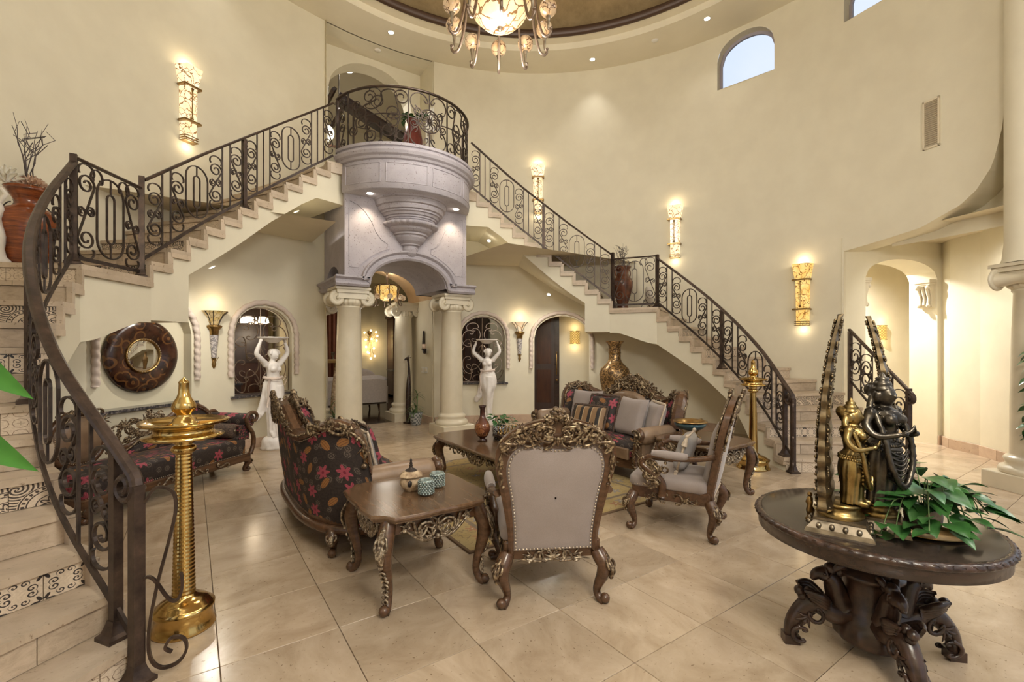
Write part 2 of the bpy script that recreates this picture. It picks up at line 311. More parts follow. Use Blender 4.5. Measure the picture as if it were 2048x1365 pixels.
# ------------------------------------------------------------------ mesh helpers
class MB:
    def __init__(s): s.v = []; s.f = []; s.sm = []; s.uv = {}
    def add(s, vs, fs, smooth=False):
        b = len(s.v); s.v.extend([tuple(p) for p in vs])
        for f in fs: s.f.append(tuple(b + i for i in f)); s.sm.append(smooth)
        return b
    def box(s, x0, x1, y0, y1, z0, z1, M=None):
        p = [V((x, y, z)) for z in (z0, z1) for y in (y0, y1) for x in (x0, x1)]
        if M: p = [M @ q for q in p]
        s.add(p, [(0, 2, 3, 1), (4, 5, 7, 6), (0, 1, 5, 4), (2, 6, 7, 3), (0, 4, 6, 2), (1, 3, 7, 5)]); return s
    def bbox(s, x0, x1, y0, y1, z0, z1, b=.01, M=None):
        """box with chamfered vertical and top edges"""
        rings = []
        for z, i in ((z0, 0), (z1 - b, 0), (z1, b)):
            X0, X1, Y0, Y1 = x0 + i, x1 - i, y0 + i, y1 - i
            rings.append([V(q) for q in ((X0 + b, Y0, z), (X1 - b, Y0, z), (X1, Y0 + b, z), (X1, Y1 - b, z), (X1 - b, Y1, z), (X0 + b, Y1, z), (X0, Y1 - b, z), (X0, Y0 + b, z))])
        if M: rings = [[M @ q for q in r] for r in rings]
        s.grid(rings, closev=True, smooth=False, cap=True); return s
    def grid(s, rows, closeu=False, closev=False, smooth=True, cap=False, uv=False):
        n = len(rows); m = len(rows[0]); b = len(s.v)
        for r in rows: s.v.extend([tuple(p) for p in r])
        nu = n if closeu else n - 1; nv = m if closev else m - 1
        if uv:
            us = [0.]
            for i in range(1, n): us.append(us[-1] + (V(rows[i][m // 2]) - V(rows[i - 1][m // 2])).length)
            vs = [0.]
            for j in range(1, m): vs.append(vs[-1] + (V(rows[n // 2][j]) - V(rows[n // 2][j - 1])).length)
            us.append(us[-1] + .1); vs.append(vs[-1] + .1)
        for i in range(nu):
            for j in range(nv):
                i2 = (i + 1) % n; j2 = (j + 1) % m
                if uv: s.uv[len(s.f)] = ((us[i], vs[j]), (us[i], vs[j + 1]), (us[i + 1], vs[j + 1]), (us[i + 1], vs[j]))
                s.f.append((b + i * m + j, b + i * m + j2, b + i2 * m + j2, b + i2 * m + j)); s.sm.append(smooth)
        if cap and closev and not closeu:
            s.f.append(tuple(b + j for j in range(m))[::1]); s.sm.append(False)
            s.f.append(tuple(b + (n - 1) * m + j for j in range(m))[::-1]); s.sm.append(False)
        return s
    def lathe(s, prof, n=24, c=(0, 0, 0), a0=0., a1=2 * pi, smooth=True, mod=None, sx=1., sy=1.):
        full = abs(a1 - a0 - 2 * pi) < 1e-6; m = n if full else n + 1; rows = []
        for r, z in prof:
            row = []
            for j in range(m):
                a = a0 + (a1 - a0) * j / n; rr = r * (mod(a, z) if mod else 1.)
                row.append((c[0] + rr * cos(a) * sx, c[1] + rr * sin(a) * sy, c[2] + z))
            rows.append(row)
        s.grid(rows, closev=full, smooth=smooth, uv=True); return s
    def tube(s, path, r, n=6, closed=False, cap=True, smooth=True, flat=1., ref=None, twist=None):
        P = [V(p) for p in path]; L = len(P); rows = []
        T = []
        for i in range(L):
            a = P[(i - 1) % L] if (closed or i > 0) else P[i]; b = P[(i + 1) % L] if (closed or i < L - 1) else P[i]
            d = b - a; T.append(d.normalized() if d.length > 1e-9 else V((0, 0, 1)))
        up = V(ref) if ref is not None else (V((0, 0, 1)) if abs(T[0].z) < .9 else V((1, 0, 0)))
        u = (up - T[0] * up.dot(T[0])).normalized()
        for i in range(L):
            if ref is not None: uu = up - T[i] * up.dot(T[i]); u = uu.normalized() if uu.length > 1e-4 else u
            else: uu = u - T[i] * u.dot(T[i]); u = uu.normalized() if uu.length > 1e-6 else u
            w_ = T[i].cross(u); q = i / (L - 1) if L > 1 else 0
            rr = r(q) if callable(r) else (r[i] if isinstance(r, (list, tuple)) else r)
            row = []
            for j in range(n):
                a = 2 * pi * (j + .5) / n; k = rr * (twist(i, a) if twist else 1.)
                row.append(P[i] + u * (cos(a) * k) + w_ * (sin(a) * k * flat))
            rows.append(row)
        s.grid(rows, closeu=closed, closev=True, smooth=smooth, cap=cap and not closed); return s
    def strip(s, path, wd, th, nrm, closed=False):
        """flat bar: wd in the plane across the path, th along nrm (vector or list)"""
        P = [V(p) for p in path]; L = len(P); rows = []
        for i in range(L):
            a = P[(i - 1) % L] if (closed or i > 0) else P[i]; b = P[(i + 1) % L] if (closed or i < L - 1) else P[i]
            T = (b - a).normalized(); N = V(nrm[i]) if isinstance(nrm, list) else V(nrm); B = N.cross(T).normalized(); N2 = T.cross(B)
            rows.append([P[i] + B * (x * wd / 2) + N2 * (y * th / 2) for x, y in ((-1, -1), (1, -1), (1, 1), (-1, 1))])
        s.grid(rows, closeu=closed, closev=True, smooth=False, cap=not closed); return s
    def ball(s, c, r, n=8, m=6):
        rx, ry, rz = (r, r, r) if not isinstance(r, tuple) else r; c = V(c)
        rows = [[(c.x + rx * sin(pi * i / m) * cos(2 * pi * j / n), c.y + ry * sin(pi * i / m) * sin(2 * pi * j / n), c.z + rz * cos(pi * i / m)) for j in range(n)] for i in range(m + 1)]
        s.grid(rows[::-1], closev=True, smooth=True); return s
    def ball_m(s, M, r, n=8, m=5):
        rx, ry, rz = r
        rows = [[M @ V((rx * sin(pi * i / m) * cos(2 * pi * j / n), ry * sin(pi * i / m) * sin(2 * pi * j / n), rz * cos(pi * i / m))) for j in range(n)] for i in range(m + 1)]
        s.grid(rows[::-1], closev=True, smooth=True); return s
    def prism(s, poly, f0, f1, smooth=False):
        """poly: 2d list; f0/f1 map a 2d point to 3d for the two faces"""
        n = len(poly); b = len(s.v)
        s.v.extend([tuple(f0(p)) for p in poly]); s.v.extend([tuple(f1(p)) for p in poly])
        s.f.append(tuple(b + i for i in range(n))[::-1]); s.sm.append(False); s.f.append(tuple(b + n + i for i in range(n))); s.sm.append(False)
        for i in range(n): j = (i + 1) % n; s.f.append((b + i, b + j, b + n + j, b + n + i)); s.sm.append(smooth)
        return s
    def mesh(s, name, weld=False):
        if weld:
            mp = {}; ix = []; nv = []
            for p in s.v:
                k = tuple(round(q, 4) for q in p)
                if k not in mp: mp[k] = len(nv); nv.append(p)
                ix.append(mp[k])
            s.v = nv; s.f = [tuple(ix[i] for i in f) for f in s.f]
        me = bpy.data.meshes.new(name); me.from_pydata(s.v, [], s.f); me.polygons.foreach_set('use_smooth', s.sm)
        if s.uv:
            ul = me.uv_layers.new(name='UVMap')
            for p in me.polygons:
                q = s.uv.get(p.index)
                if q:
                    for k, li in enumerate(p.loop_indices): ul.data[li].uv = q[k % len(q)]
        me.validate(); return me

def link(name, data, mat=None, parent=None):
    if isinstance(data, MB): data = data.mesh(name)
    if mat is not None and not data.materials: data.materials.append(MATS[mat])
    o = bpy.data.objects.new(name, data); COL.objects.link(o)
    if parent is not None: o.parent = parent
    return o
def P_(name, mb, mat, parent, label=None):
    o = link(name, mb, mat, parent)
    if label: o['label'] = label
    return o
def T_(name, label, cat, loc=(0, 0, 0), rz=0., group=None):
    o = bpy.data.objects.new(name, None); COL.objects.link(o); o.location = loc; o.rotation_euler = (0, 0, rz)
    o['label'] = label; o['category'] = cat; o.empty_display_size = .1
    if group: o['group'] = group
    return o
def TM(name, mb, mat, label, cat, loc=(0, 0, 0), rz=0., group=None):
    o = link(name, mb, mat); o.location = loc; o.rotation_euler = (0, 0, rz); o['label'] = label; o['category'] = cat
    if group: o['group'] = group
    return o
def S_(name, mb, mat, parent=None):
    o = link(name, mb, mat, parent)
    if parent is None: o['kind'] = 'structure'
    return o
def dup(root, loc=None, rz=None, label=None, mirror=False):
    r = root.copy(); COL.objects.link(r)
    if loc is not None: r.location = loc
    if rz is not None: r.rotation_euler = (0, 0, rz)
    if label: r['label'] = label
    if mirror: r.scale = (-1, 1, 1)
    for ch in list(root.children):
        c = ch.copy(); COL.objects.link(c); c.parent = r
        for g in list(ch.children): d = g.copy(); COL.objects.link(d); d.parent = c
    return r
def catmull(pts, n=10):
    P = [V(p) for p in pts]; P = [2 * P[0] - P[1]] + P + [2 * P[-1] - P[-2]]; out = []
    for i in range(1, len(P) - 2):
        a, b, c, d = P[i - 1:i + 3]
        for k in range(n):
            t = k / n; out.append(.5 * ((2 * b) + (c - a) * t + (2 * a - 5 * b + 4 * c - d) * t * t + (3 * b - a - 3 * c + d) * t ** 3))
    out.append(P[-2]); return out
def plen(p): return sum((p[i + 1] - p[i]).length for i in range(len(p) - 1))
class Path:
    """arclength lookup on a 2d polyline"""
    def __init__(s, pts): s.p = [V((q[0], q[1])) for q in pts]; s.c = [0.]; [s.c.append(s.c[-1] + (s.p[i + 1] - s.p[i]).length) for i in range(len(s.p) - 1)]; s.L = s.c[-1]
    def at(s, a):
        i = 0
        while i < len(s.p) - 2 and s.c[i + 1] < a: i += 1
        d = s.c[i + 1] - s.c[i]; return s.p[i] + (s.p[i + 1] - s.p[i]) * ((a - s.c[i]) / d)
    def tan(s, a): e = .03; return (s.at(a + e) - s.at(a - e)).normalized()

# canonical scroll curves in a unit box
def _canon(kind, k0=1.0, k1=15., p=2.4, N=44):
    pts = []; x = y = th = 0.; dt = 2. / N
    half = []
    for sgn in (1, -1):
        x = y = 0.; th = 0.; row = []
        for i in range(N // 2):
            t = (i + .5) * dt; k = k0 + k1 * t ** p
            if kind == 'C': th += k * dt * sgn
            else: th += k * dt
            x += cos(th) * dt * sgn; y += sin(th) * dt * sgn; row.append((x, y))
        half.append(row)
    pts = half[1][::-1] + [(0., 0.)] + half[0]
    # rotate so the long axis is vertical
    best = None
    for d in range(0, 180, 3):
        a = radians(d); q = [(px * cos(a) - py * sin(a), px * sin(a) + py * cos(a)) for px, py in pts]
        w_ = max(u for u, v in q) - min(u for u, v in q)
        if best is None or w_ < best[0]: best = (w_, q)
    q = best[1]; x0 = min(u for u, v in q); x1 = max(u for u, v in q); y0 = min(v for u, v in q); y1 = max(v for u, v in q)
    return [((u - (x0 + x1) / 2) / (x1 - x0), (v - (y0 + y1) / 2) / (y1 - y0)) for u, v in q]
CS = _canon('C'); SS = _canon('S'); CS2 = _canon('C', .6, 9, 3, 30); SS2 = _canon('S', .6, 9, 3, 30)
def _sprl(ar):
    # two round spirals joined by a diagonal, unit box, for a box of height/width ratio ar
    R = .5; top = []; N = 26
    for i in range(N + 1):
        t = i / N; th = 2 * pi * 1.45 * (1 - t); r = R * (.22 + .78 * t ** .8); top.append((r * cos(th), ar / 2 - R + r * sin(th)))
    pts = top + [(-x, -y) for x, y in top[::-1]]
    return [(x, y / ar) for x, y in pts]
def sc2(kind, cx, cy, w_, h, flip=1, rot=0.):
    base = _sprl(max(1.6, h / w_)) if kind == 'D' else {'C': CS, 'S': SS, 'c': CS2, 's': SS2}[kind]; out = []
    for u, v in base:
        u *= w_ * flip; v *= h
        out.append((cx + u * cos(rot) - v * sin(rot), cy + u * sin(rot) + v * cos(rot)))
    return out
def stadium(cx, cy, w_, h, n=8):
    r = w_ / 2; out = []
    for i in range(n + 1): a = pi * i / n; out.append((cx + r * cos(a), cy + h / 2 - r + r * sin(a)))
    for i in range(n + 1): a = pi + pi * i / n; out.append((cx + r * cos(a), cy - h / 2 + r + r * sin(a)))
    return out
def taper(r, a=.45): return lambda q: r * (a + (1 - a) * sin(pi * min(max(q, 0), 1)) ** .7)

# ------------------------------------------------------------------ the rotunda
CY, RW, ZC = 3.3, 5.0, 6.95
def cp(phi, r, z): a = radians(phi); return V((r * sin(a), CY + r * cos(a), z))
def archf(p0, p1, spring, apex):
    def f(p):
        t = (2 * p - p0 - p1) / (p1 - p0); t = max(-1, min(1, t)); h = apex - spring
        return spring + h * sqrt(max(0, 1 - t * t))
    return f
def interp(tab):
    def f(p):
        if p <= tab[0][0]: return tab[0][1]
        for (a, b), (c, d) in zip(tab, tab[1:]):
            if p <= c: return b + (d - b) * (p - a) / (c - a)
        return tab[-1][1]
    return f
N2 = (17.6, 27.6); N1 = (34.4, 46.8)
n2top = archf(*N2, 1.70, 2.09); n1top = archf(*N1, 1.66, 2.10)
alc = interp([(95.4, 2.88), (105.7, 3.007), (110.6, 3.177), (112.4, 3.3), (114.2, 3.53), (115.3, 3.935), (116, 4.61), (116.6, 5.23), (117, 6.2)])
OPEN = []
def op(a, b, z0, top, name): OPEN.append((a, b, z0, top, name))
op(-11.2, 11.2, 0, lambda p: 2.95, 'passage'); op(-11.2, 11.2, 4.14, lambda p: ZC, 'gallery')
for sg in (1, -1):
    m = (lambda f: (lambda p: f(abs(p))))
    def o2(a, b, z0, f, nm): op(*( (a, b) if sg > 0 else (-b, -a)), z0, m(f), nm)
    o2(*N2, .77, n2top, 'niche2'); o2(*N1, 0 if sg > 0 else .77, n1top, 'niche1')
    o2(73.6, 84.0, 6.0, archf(73.6, 84.0, 6.48, 6.86), 'window'); o2(95.2, 104.4, 6.2, archf(95.2, 104.4, 6.5, 6.86), 'window')  # left-hand windows are out of view, added for daylight
    o2(95.2, 116.8, 0, alc, 'alcove')
    o2(121.6, 158, 0.0, lambda p: 6.3, 'added_glazing')  # unseen tall openings, shaped to let in sky light
op(163.2, 196.8, 0, lambda p: 5.6, 'added_doorway')  # unseen entry opening, also added for sky light
def wall_mesh(p0, p1, z0, z1):
    mb = MB(); edges = {p0, p1}
    for a, b, _, _, _ in OPEN: edges |= {e for e in (a, b) if p0 < e < p1}
    for i in range(int(round((p1 - p0) / .4)) + 1): edges.add(round(p0 + .4 * i, 3))
    edges = {round(e, 3) for e in edges}
    E = sorted(edges)
    for a, b in zip(E, E[1:]):
        if b - a < 1e-4: continue
        mid = (a + b) / 2; cur = [(z0, z0)]; spans = []
        hs = sorted([o for o in OPEN if o[0] <= mid <= o[1]], key=lambda o: o[2])
        la = lb = z0
        for o in hs:
            if o[2] > max(la, lb) + 1e-4: spans.append((la, lb, o[2], o[2]))
            la, lb = o[3](a), o[3](b)
        spans.append((la, lb, z1, z1))
        for s0, s1, t0, t1 in spans:
            if t0 - s0 < 1e-4 and t1 - s1 < 1e-4: continue
            mb.add([cp(a, RW, s0), cp(b, RW, s1), cp(b, RW, t1), cp(a, RW, t0)], [(0, 3, 2, 1)], True)
    return mb.mesh('wall', True)
def reveal(mb, a, b, z0, tf, d, sill=True, step=.6):
    E = [a]
    while E[-1] + step < b: E.append(E[-1] + step)
    E.append(b)
    top = [(p, tf(p)) for p in E]; loop = [(a, z0)] + top + [(b, z0)]
    for (p, z), (q, y) in zip(loop, loop[1:]): mb.add([cp(p, RW, z), cp(q, RW, y), cp(q, RW + d, y), cp(p, RW + d, z)], [(0, 1, 2, 3)], False)
    if sill: mb.add([cp(a, RW, z0), cp(b, RW, z0), cp(b, RW + d, z0), cp(a, RW + d, z0)], [(0, 1, 2, 3)])
S_('wall_back', wall_mesh(-58, 58, 0, ZC), 'paint')
S_('wall_right', wall_mesh(58, 121.6, 0, ZC), 'paint')
S_('wall_left', wall_mesh(-121.6, -58, 0, ZC), 'paint')
S_('wall_front', wall_mesh(121.6, 238.4, 0, ZC), 'paint')
for o in (OPEN[-1],): pass
mb = MB()
for a, b, z0, tf, nm in OPEN:
    if nm == 'niche2': reveal(mb, a, b, z0, tf, .20)
    elif nm == 'niche1': reveal(mb, a, b, z0, tf, .16, z0 > .1)
    elif nm == 'window': reveal(mb, a, b, z0, tf, .22)
    elif nm == 'passage': reveal(mb, a, b, z0, tf, .3, False)
    elif nm == 'alcove': reveal(mb, a, b, z0, tf, .38, False)
    elif nm == 'gallery': reveal(mb, a, b, z0, tf, .3, False)
    elif nm in ('added_glazing', 'added_doorway'): reveal(mb, a, b, z0, tf, .25, False, 2.)
S_('trim_1', mb, 'paint')
# back of the mirror niche
mb = MB()
for i in range(12):
    a = -N1[1] + (N1[1] - N1[0]) * i / 12; b = a + (N1[1] - N1[0]) / 12
    mb.add([cp(a, RW + .155, .7), cp(b, RW + .155, .7), cp(b, RW + .155, 2.2), cp(a, RW + .155, 2.2)], [(0, 3, 2, 1)], True)
S_('wall_niche', mb, 'paint_low')
# ceiling ring with stepped tray and dark dome
mb = MB(); HC = 3.5
def ring(r0, c0, z0, r1, c1, z1, n=96): mb.grid([[(r0 * cos(2 * pi * j / n), c0 + r0 * sin(2 * pi * j / n), z0) for j in range(n)], [(r1 * cos(2 * pi * j / n), c1 + r1 * sin(2 * pi * j / n), z1) for j in range(n)]], closev=True, smooth=False)
ring(5.02, CY, ZC, 4.12, HC, ZC); ring(4.12, HC, ZC, 4.10, HC, ZC + .10); ring(4.10, HC, ZC + .10, 3.90, HC, ZC + .10); ring(3.90, HC, ZC + .10, 3.90, HC, ZC + .2)
S_('ceiling', mb, 'ceil')
mb = MB(); mb.lathe([(3.90, .085), (3.86, .075), (3.82, .10), (3.82, .17)], 96, (0, HC, ZC)); S_('trim_2', mb, 'dome_trim')
mb = MB(); mb.lathe([(3.82, .15), (4.06, .17), (4.06, .36)], 64, (0, HC, ZC)); S_('trim_3', mb, 'dome_trim')
mb = MB(); mb.lathe([(4.06, .36), (3.7, .60), (3.0, .95), (2.0, 1.25), (1.0, 1.4), (.01, 1.45)], 64, (0, HC, ZC)); S_('ceiling_dome', mb, 'dome')

# floor and its tiles
mb = MB(); mb.add([(-9, -4, -.012), (11, -4, -.012), (11, 8.95, -.012), (-9, 8.95, -.012)], [(0, 1, 2, 3)]); floor = S_('floor', mb, 'grout')
tile = MB(); h = .2685; tile.bbox(-h, h, -h, h, -.012, 0, .0018); tme = tile.mesh('tile')
cx_, sx_ = cos(.60294), sin(.60294)
def proj(x, y, z=0.):
    u = x + 2.8313; X_ = u * cx_ - y * sx_; D = u * sx_ + y * cx_
    return (1024 + 932.9 * X_ / D, 692.8 - 932.9 * (z - 1.5) / D, D) if D > .2 else (None, None, D)
near = []; rest = MB()
for i in range(-14, 20):
    for j in range(-7, 16):
        x = -.02 + .54 * i + .27; y = .41 + .54 * j + .27
        if y > 8.9 or x < -7.5 or x > 9: continue
        px, py, D = proj(x, y)
        r = sqrt(x * x + (y - CY) ** 2)
        seen = D > .9 and -260 < px < 2330 and py < 1700 and (r < 5.3 or (abs(x) < 1.2 and y > 7) or (x > 4 and y > 0))
        if seen: near.append((D, x, y))
        else: rest.box(x - h, x + h, y - h, y + h, -.012, 0)
near.sort()
for k, (D, x, y) in enumerate(near):
    if k < 290: o = link('tile', tme, 'floor_tile', floor); o.location = (x, y, 0); o.rotation_euler.z = (k * 7 % 4) * pi / 2
    else: rest.box(x - h, x + h, y - h, y + h, -.012, 0)
o = P_('tile_field', rest, 'floor_tile', floor); o['kind'] = 'stuff'
# baseboard
def baseboard(name, segs, mat='base_stone', h=.14):
    root = None
    for (x0, y0), (x1, y1) in segs:
        d = V((x1 - x0, y1 - y0)); L = d.length; a = atan2(d.y, d.x); n = max(1, round(L / .42))
        for k in range(n):
            mb = MB(); mb.bbox(-L / n / 2 + .001, L / n / 2 - .001, -.011, .011, 0, h, .003)
            if root is None: root = S_(name, mb, mat); root.location = (x0 + d.x * .5 / n, y0 + d.y * .5 / n, 0); root.rotation_euler.z = a; Mi = root.matrix_basis.inverted(); continue
            o = link('baseboard_piece', mb, mat, root); o.matrix_basis = Mi @ (Matrix.Translation((x0 + d.x * (k + .5) / n, y0 + d.y * (k + .5) / n, 0)) @ Matrix.Rotation(a, 4, 'Z'))
def arc_segs(p0, p1, n, r=RW - .012):
    q = [cp(p0 + (p1 - p0) * i / n, r, 0) for i in range(n + 1)]; return [((a.x, a.y), (b.x, b.y)) for a, b in zip(q, q[1:])]
baseboard('baseboard_back', arc_segs(11.6, 34.0, 5)); baseboard('baseboard_left', arc_segs(-74, -11.6, 13)); baseboard('baseboard_right', arc_segs(47, 74, 6))
# window glass and frames
def window(name, a, b, z0, tf):
    root = None; e = .5
    E = [a + (b - a) * i / 16 for i in range(17)]; outer = [(a, z0)] + [(p, tf(p)) for p in E] + [(b, z0)]
    cxp = (a + b) / 2; cz = z0 + .4
    rows = []
    for p, z in outer + [outer[0]]:
        q = cxp + (p - cxp) * .90; y = cz + (z - cz) * .90
        rows.append([cp(p, RW + .15, z), cp(q, RW + .15, y), cp(q, RW + .19, y), cp(p, RW + .19, z)])
    mb = MB(); mb.grid(rows, closev=True, smooth=False); root = S_(name, mb, 'window_frame')
    g = MB(); n = len(outer); g.v = [tuple(cp(p, RW + .17, z)) for p, z in outer]; g.f = [tuple(range(n))]; g.sm = [False]; P_('pane', g, 'pane', root)
k = 1
for a, b, z0, tf, nm in OPEN:
    if nm == 'window': window('window_%d' % k, a, b, z0, tf); k += 1
# mullions in the unseen glazing added behind the camera for daylight
for a, b, z0, tf, nm in OPEN:
    if nm in ('added_glazing', 'added_doorway'):
        mb = MB(); z1 = tf(a)
        for i in range(5): p = a + (b - a) * i / 4; mb.tube([cp(p, RW + .1, 0), cp(p, RW + .1, z1)], .04, 4, smooth=False)
        for z in (.08, 1.2, 2.4, 3.6, 4.8, z1 - .04):
            mb.tube([cp(a + (b - a) * i / 12, RW + .1, z) for i in range(13)], .03, 4, smooth=False)
        S_('window_%d' % k, mb, 'window_frame'); k += 1
mb = MB(); mb.add([(-40, -40, -.06), (40, -40, -.06), (40, 40, -.06), (-40, 40, -.06)], [(0, 1, 2, 3)]); S_('floor_outside', mb, 'stair_stone')
# rope mouldings round niches
def rope(name, pts, r=.038):
    P = [V(p) for p in pts]; out = []
    for a, b in zip(P, P[1:]):
        n = max(1, int((b - a).length / .016)); out += [a + (b - a) * i / n for i in range(n)]
    out.append(P[-1]); mb = MB(); mb.tube(out, r, 10, twist=lambda i, a: (.70 + .40 * abs(sin((i * .016 / .095 * pi) + a * .5)) ** .7)); S_(name, mb, 'rope_stone')
kk = 4
for sg in (1, -1):
    for (a, b), tf, off in ((N2, n2top, .75), (N1, n1top, .75)):
        pts = []
        a2, b2 = a - off, b + off
        f2 = archf(a2, b2, tf(a) - .02, tf((a + b) / 2) + .065)
        if a == N2[0]: pass
        pts.append(cp(sg * a2, RW - .022, 1.06)); n = 40
        for i in range(n + 1): p = a2 + (b2 - a2) * i / n; pts.append(cp(sg * p, RW - .022, f2(p)))
        pts.append(cp(sg * b2, RW - .022, 1.06)); rope('trim_%d' % kk, pts); kk += 1
# granite sills
def sill(name, a, b, d0, d1, z):
    rows = []
    for i in range(13): p = a + (b - a) * i / 12; rows.append([cp(p, RW - d0, z - .035), cp(p, RW + d1, z - .035), cp(p, RW + d1, z), cp(p, RW - d0, z)])
    mb = MB(); mb.grid(rows, closev=True, smooth=False, cap=True); S_(name, mb, 'granite')
sill('trim_%d' % kk, N2[0] - .6, N2[1] + .7, .06, .21, .785); kk += 1
sill('trim_%d' % kk, -N2[1] - .7, -N2[0] + .6, .06, .21, .785); kk += 1
sill('trim_%d' % kk, -N1[1] - .6, -N1[0] + .6, .06, .16, .785); kk += 1
# ------------------------------------------------------------------ staircases
RZ = .16568
LOW = Path(catmull([(3.03, 2.74, 0), (3.37, 3.28, 0), (3.575, 3.90, 0), (3.62, 4.45, 0), (3.56, 5.03, 0)], 16))
UP = Path(catmull([(3.15, 5.70, 0), (2.714, 6.129, 0), (2.378, 6.368, 0), (1.83, 6.70, 0), (1.20, 6.94, 0)], 16))
def inner(k): return LOW.at((k - 1) * LOW.L / 12) if k <= 13 else UP.at((k - 14) * UP.L / 11)
def hit_circle(p, d, R=RW - .005):
    q = V((p.x, p.y - CY)); b = q.dot(d); c = q.dot(q) - R * R; return -b + sqrt(b * b - c)
def outer(k):
    p = inner(k)
    if k <= 13:
        a = radians(-45 + 6 * (k - 1)); d = V((cos(a), sin(a))); t = hit_circle(p, d)
        L0, L1 = V((4.06, 1.80)), V((4.97, 2.80)); e = L1 - L0; den = d.x * e.y - d.y * e.x
        if abs(den) > 1e-6:
            w_ = L0 - p; t2 = (w_.x * e.y - w_.y * e.x) / den; u2 = (w_.x * d.y - w_.y * d.x) / den
            if 0 < t2 < t and -.3 < u2 < 1.0: t = t2
        return p + d * t
    d = (p - V((0, CY))).normalized(); return p + d * hit_circle(p, d)
soff_low = interp([(1, -.02), (4.0, -.02), (4.95, .30), (6.2, .638), (9.2, 1.063), (13.2, 1.557), (13.8, 1.73)])
soff_up = interp([(1.0, 3.56), (1.395, 3.56), (1.596, 3.42), (1.997, 3.077), (2.368, 2.70), (2.887, 2.22), (2.8871, 1.75), (9, 1.75)])
PAT = {1: 'tile_q', 3: 'tile_f', 5: 'tile_s', 7: 'tile_q', 9: 'tile_f', 11: 'tile_s', 13: 'tile_q', 14: 'tile_f', 16: 'tile_s', 18: 'tile_q', 20: 'tile_f', 22: 'tile_s', 24: 'tile_q'}
unit = MB(); unit.bbox(-.5, .5, -.5, .5, -.5, .5, .01)
UNIT = {}
def unit_tile(mat):
    if mat not in UNIT: me = unit.mesh('riser_tile'); me.materials.append(MATS[mat]); UNIT[mat] = me
    return UNIT[mat]
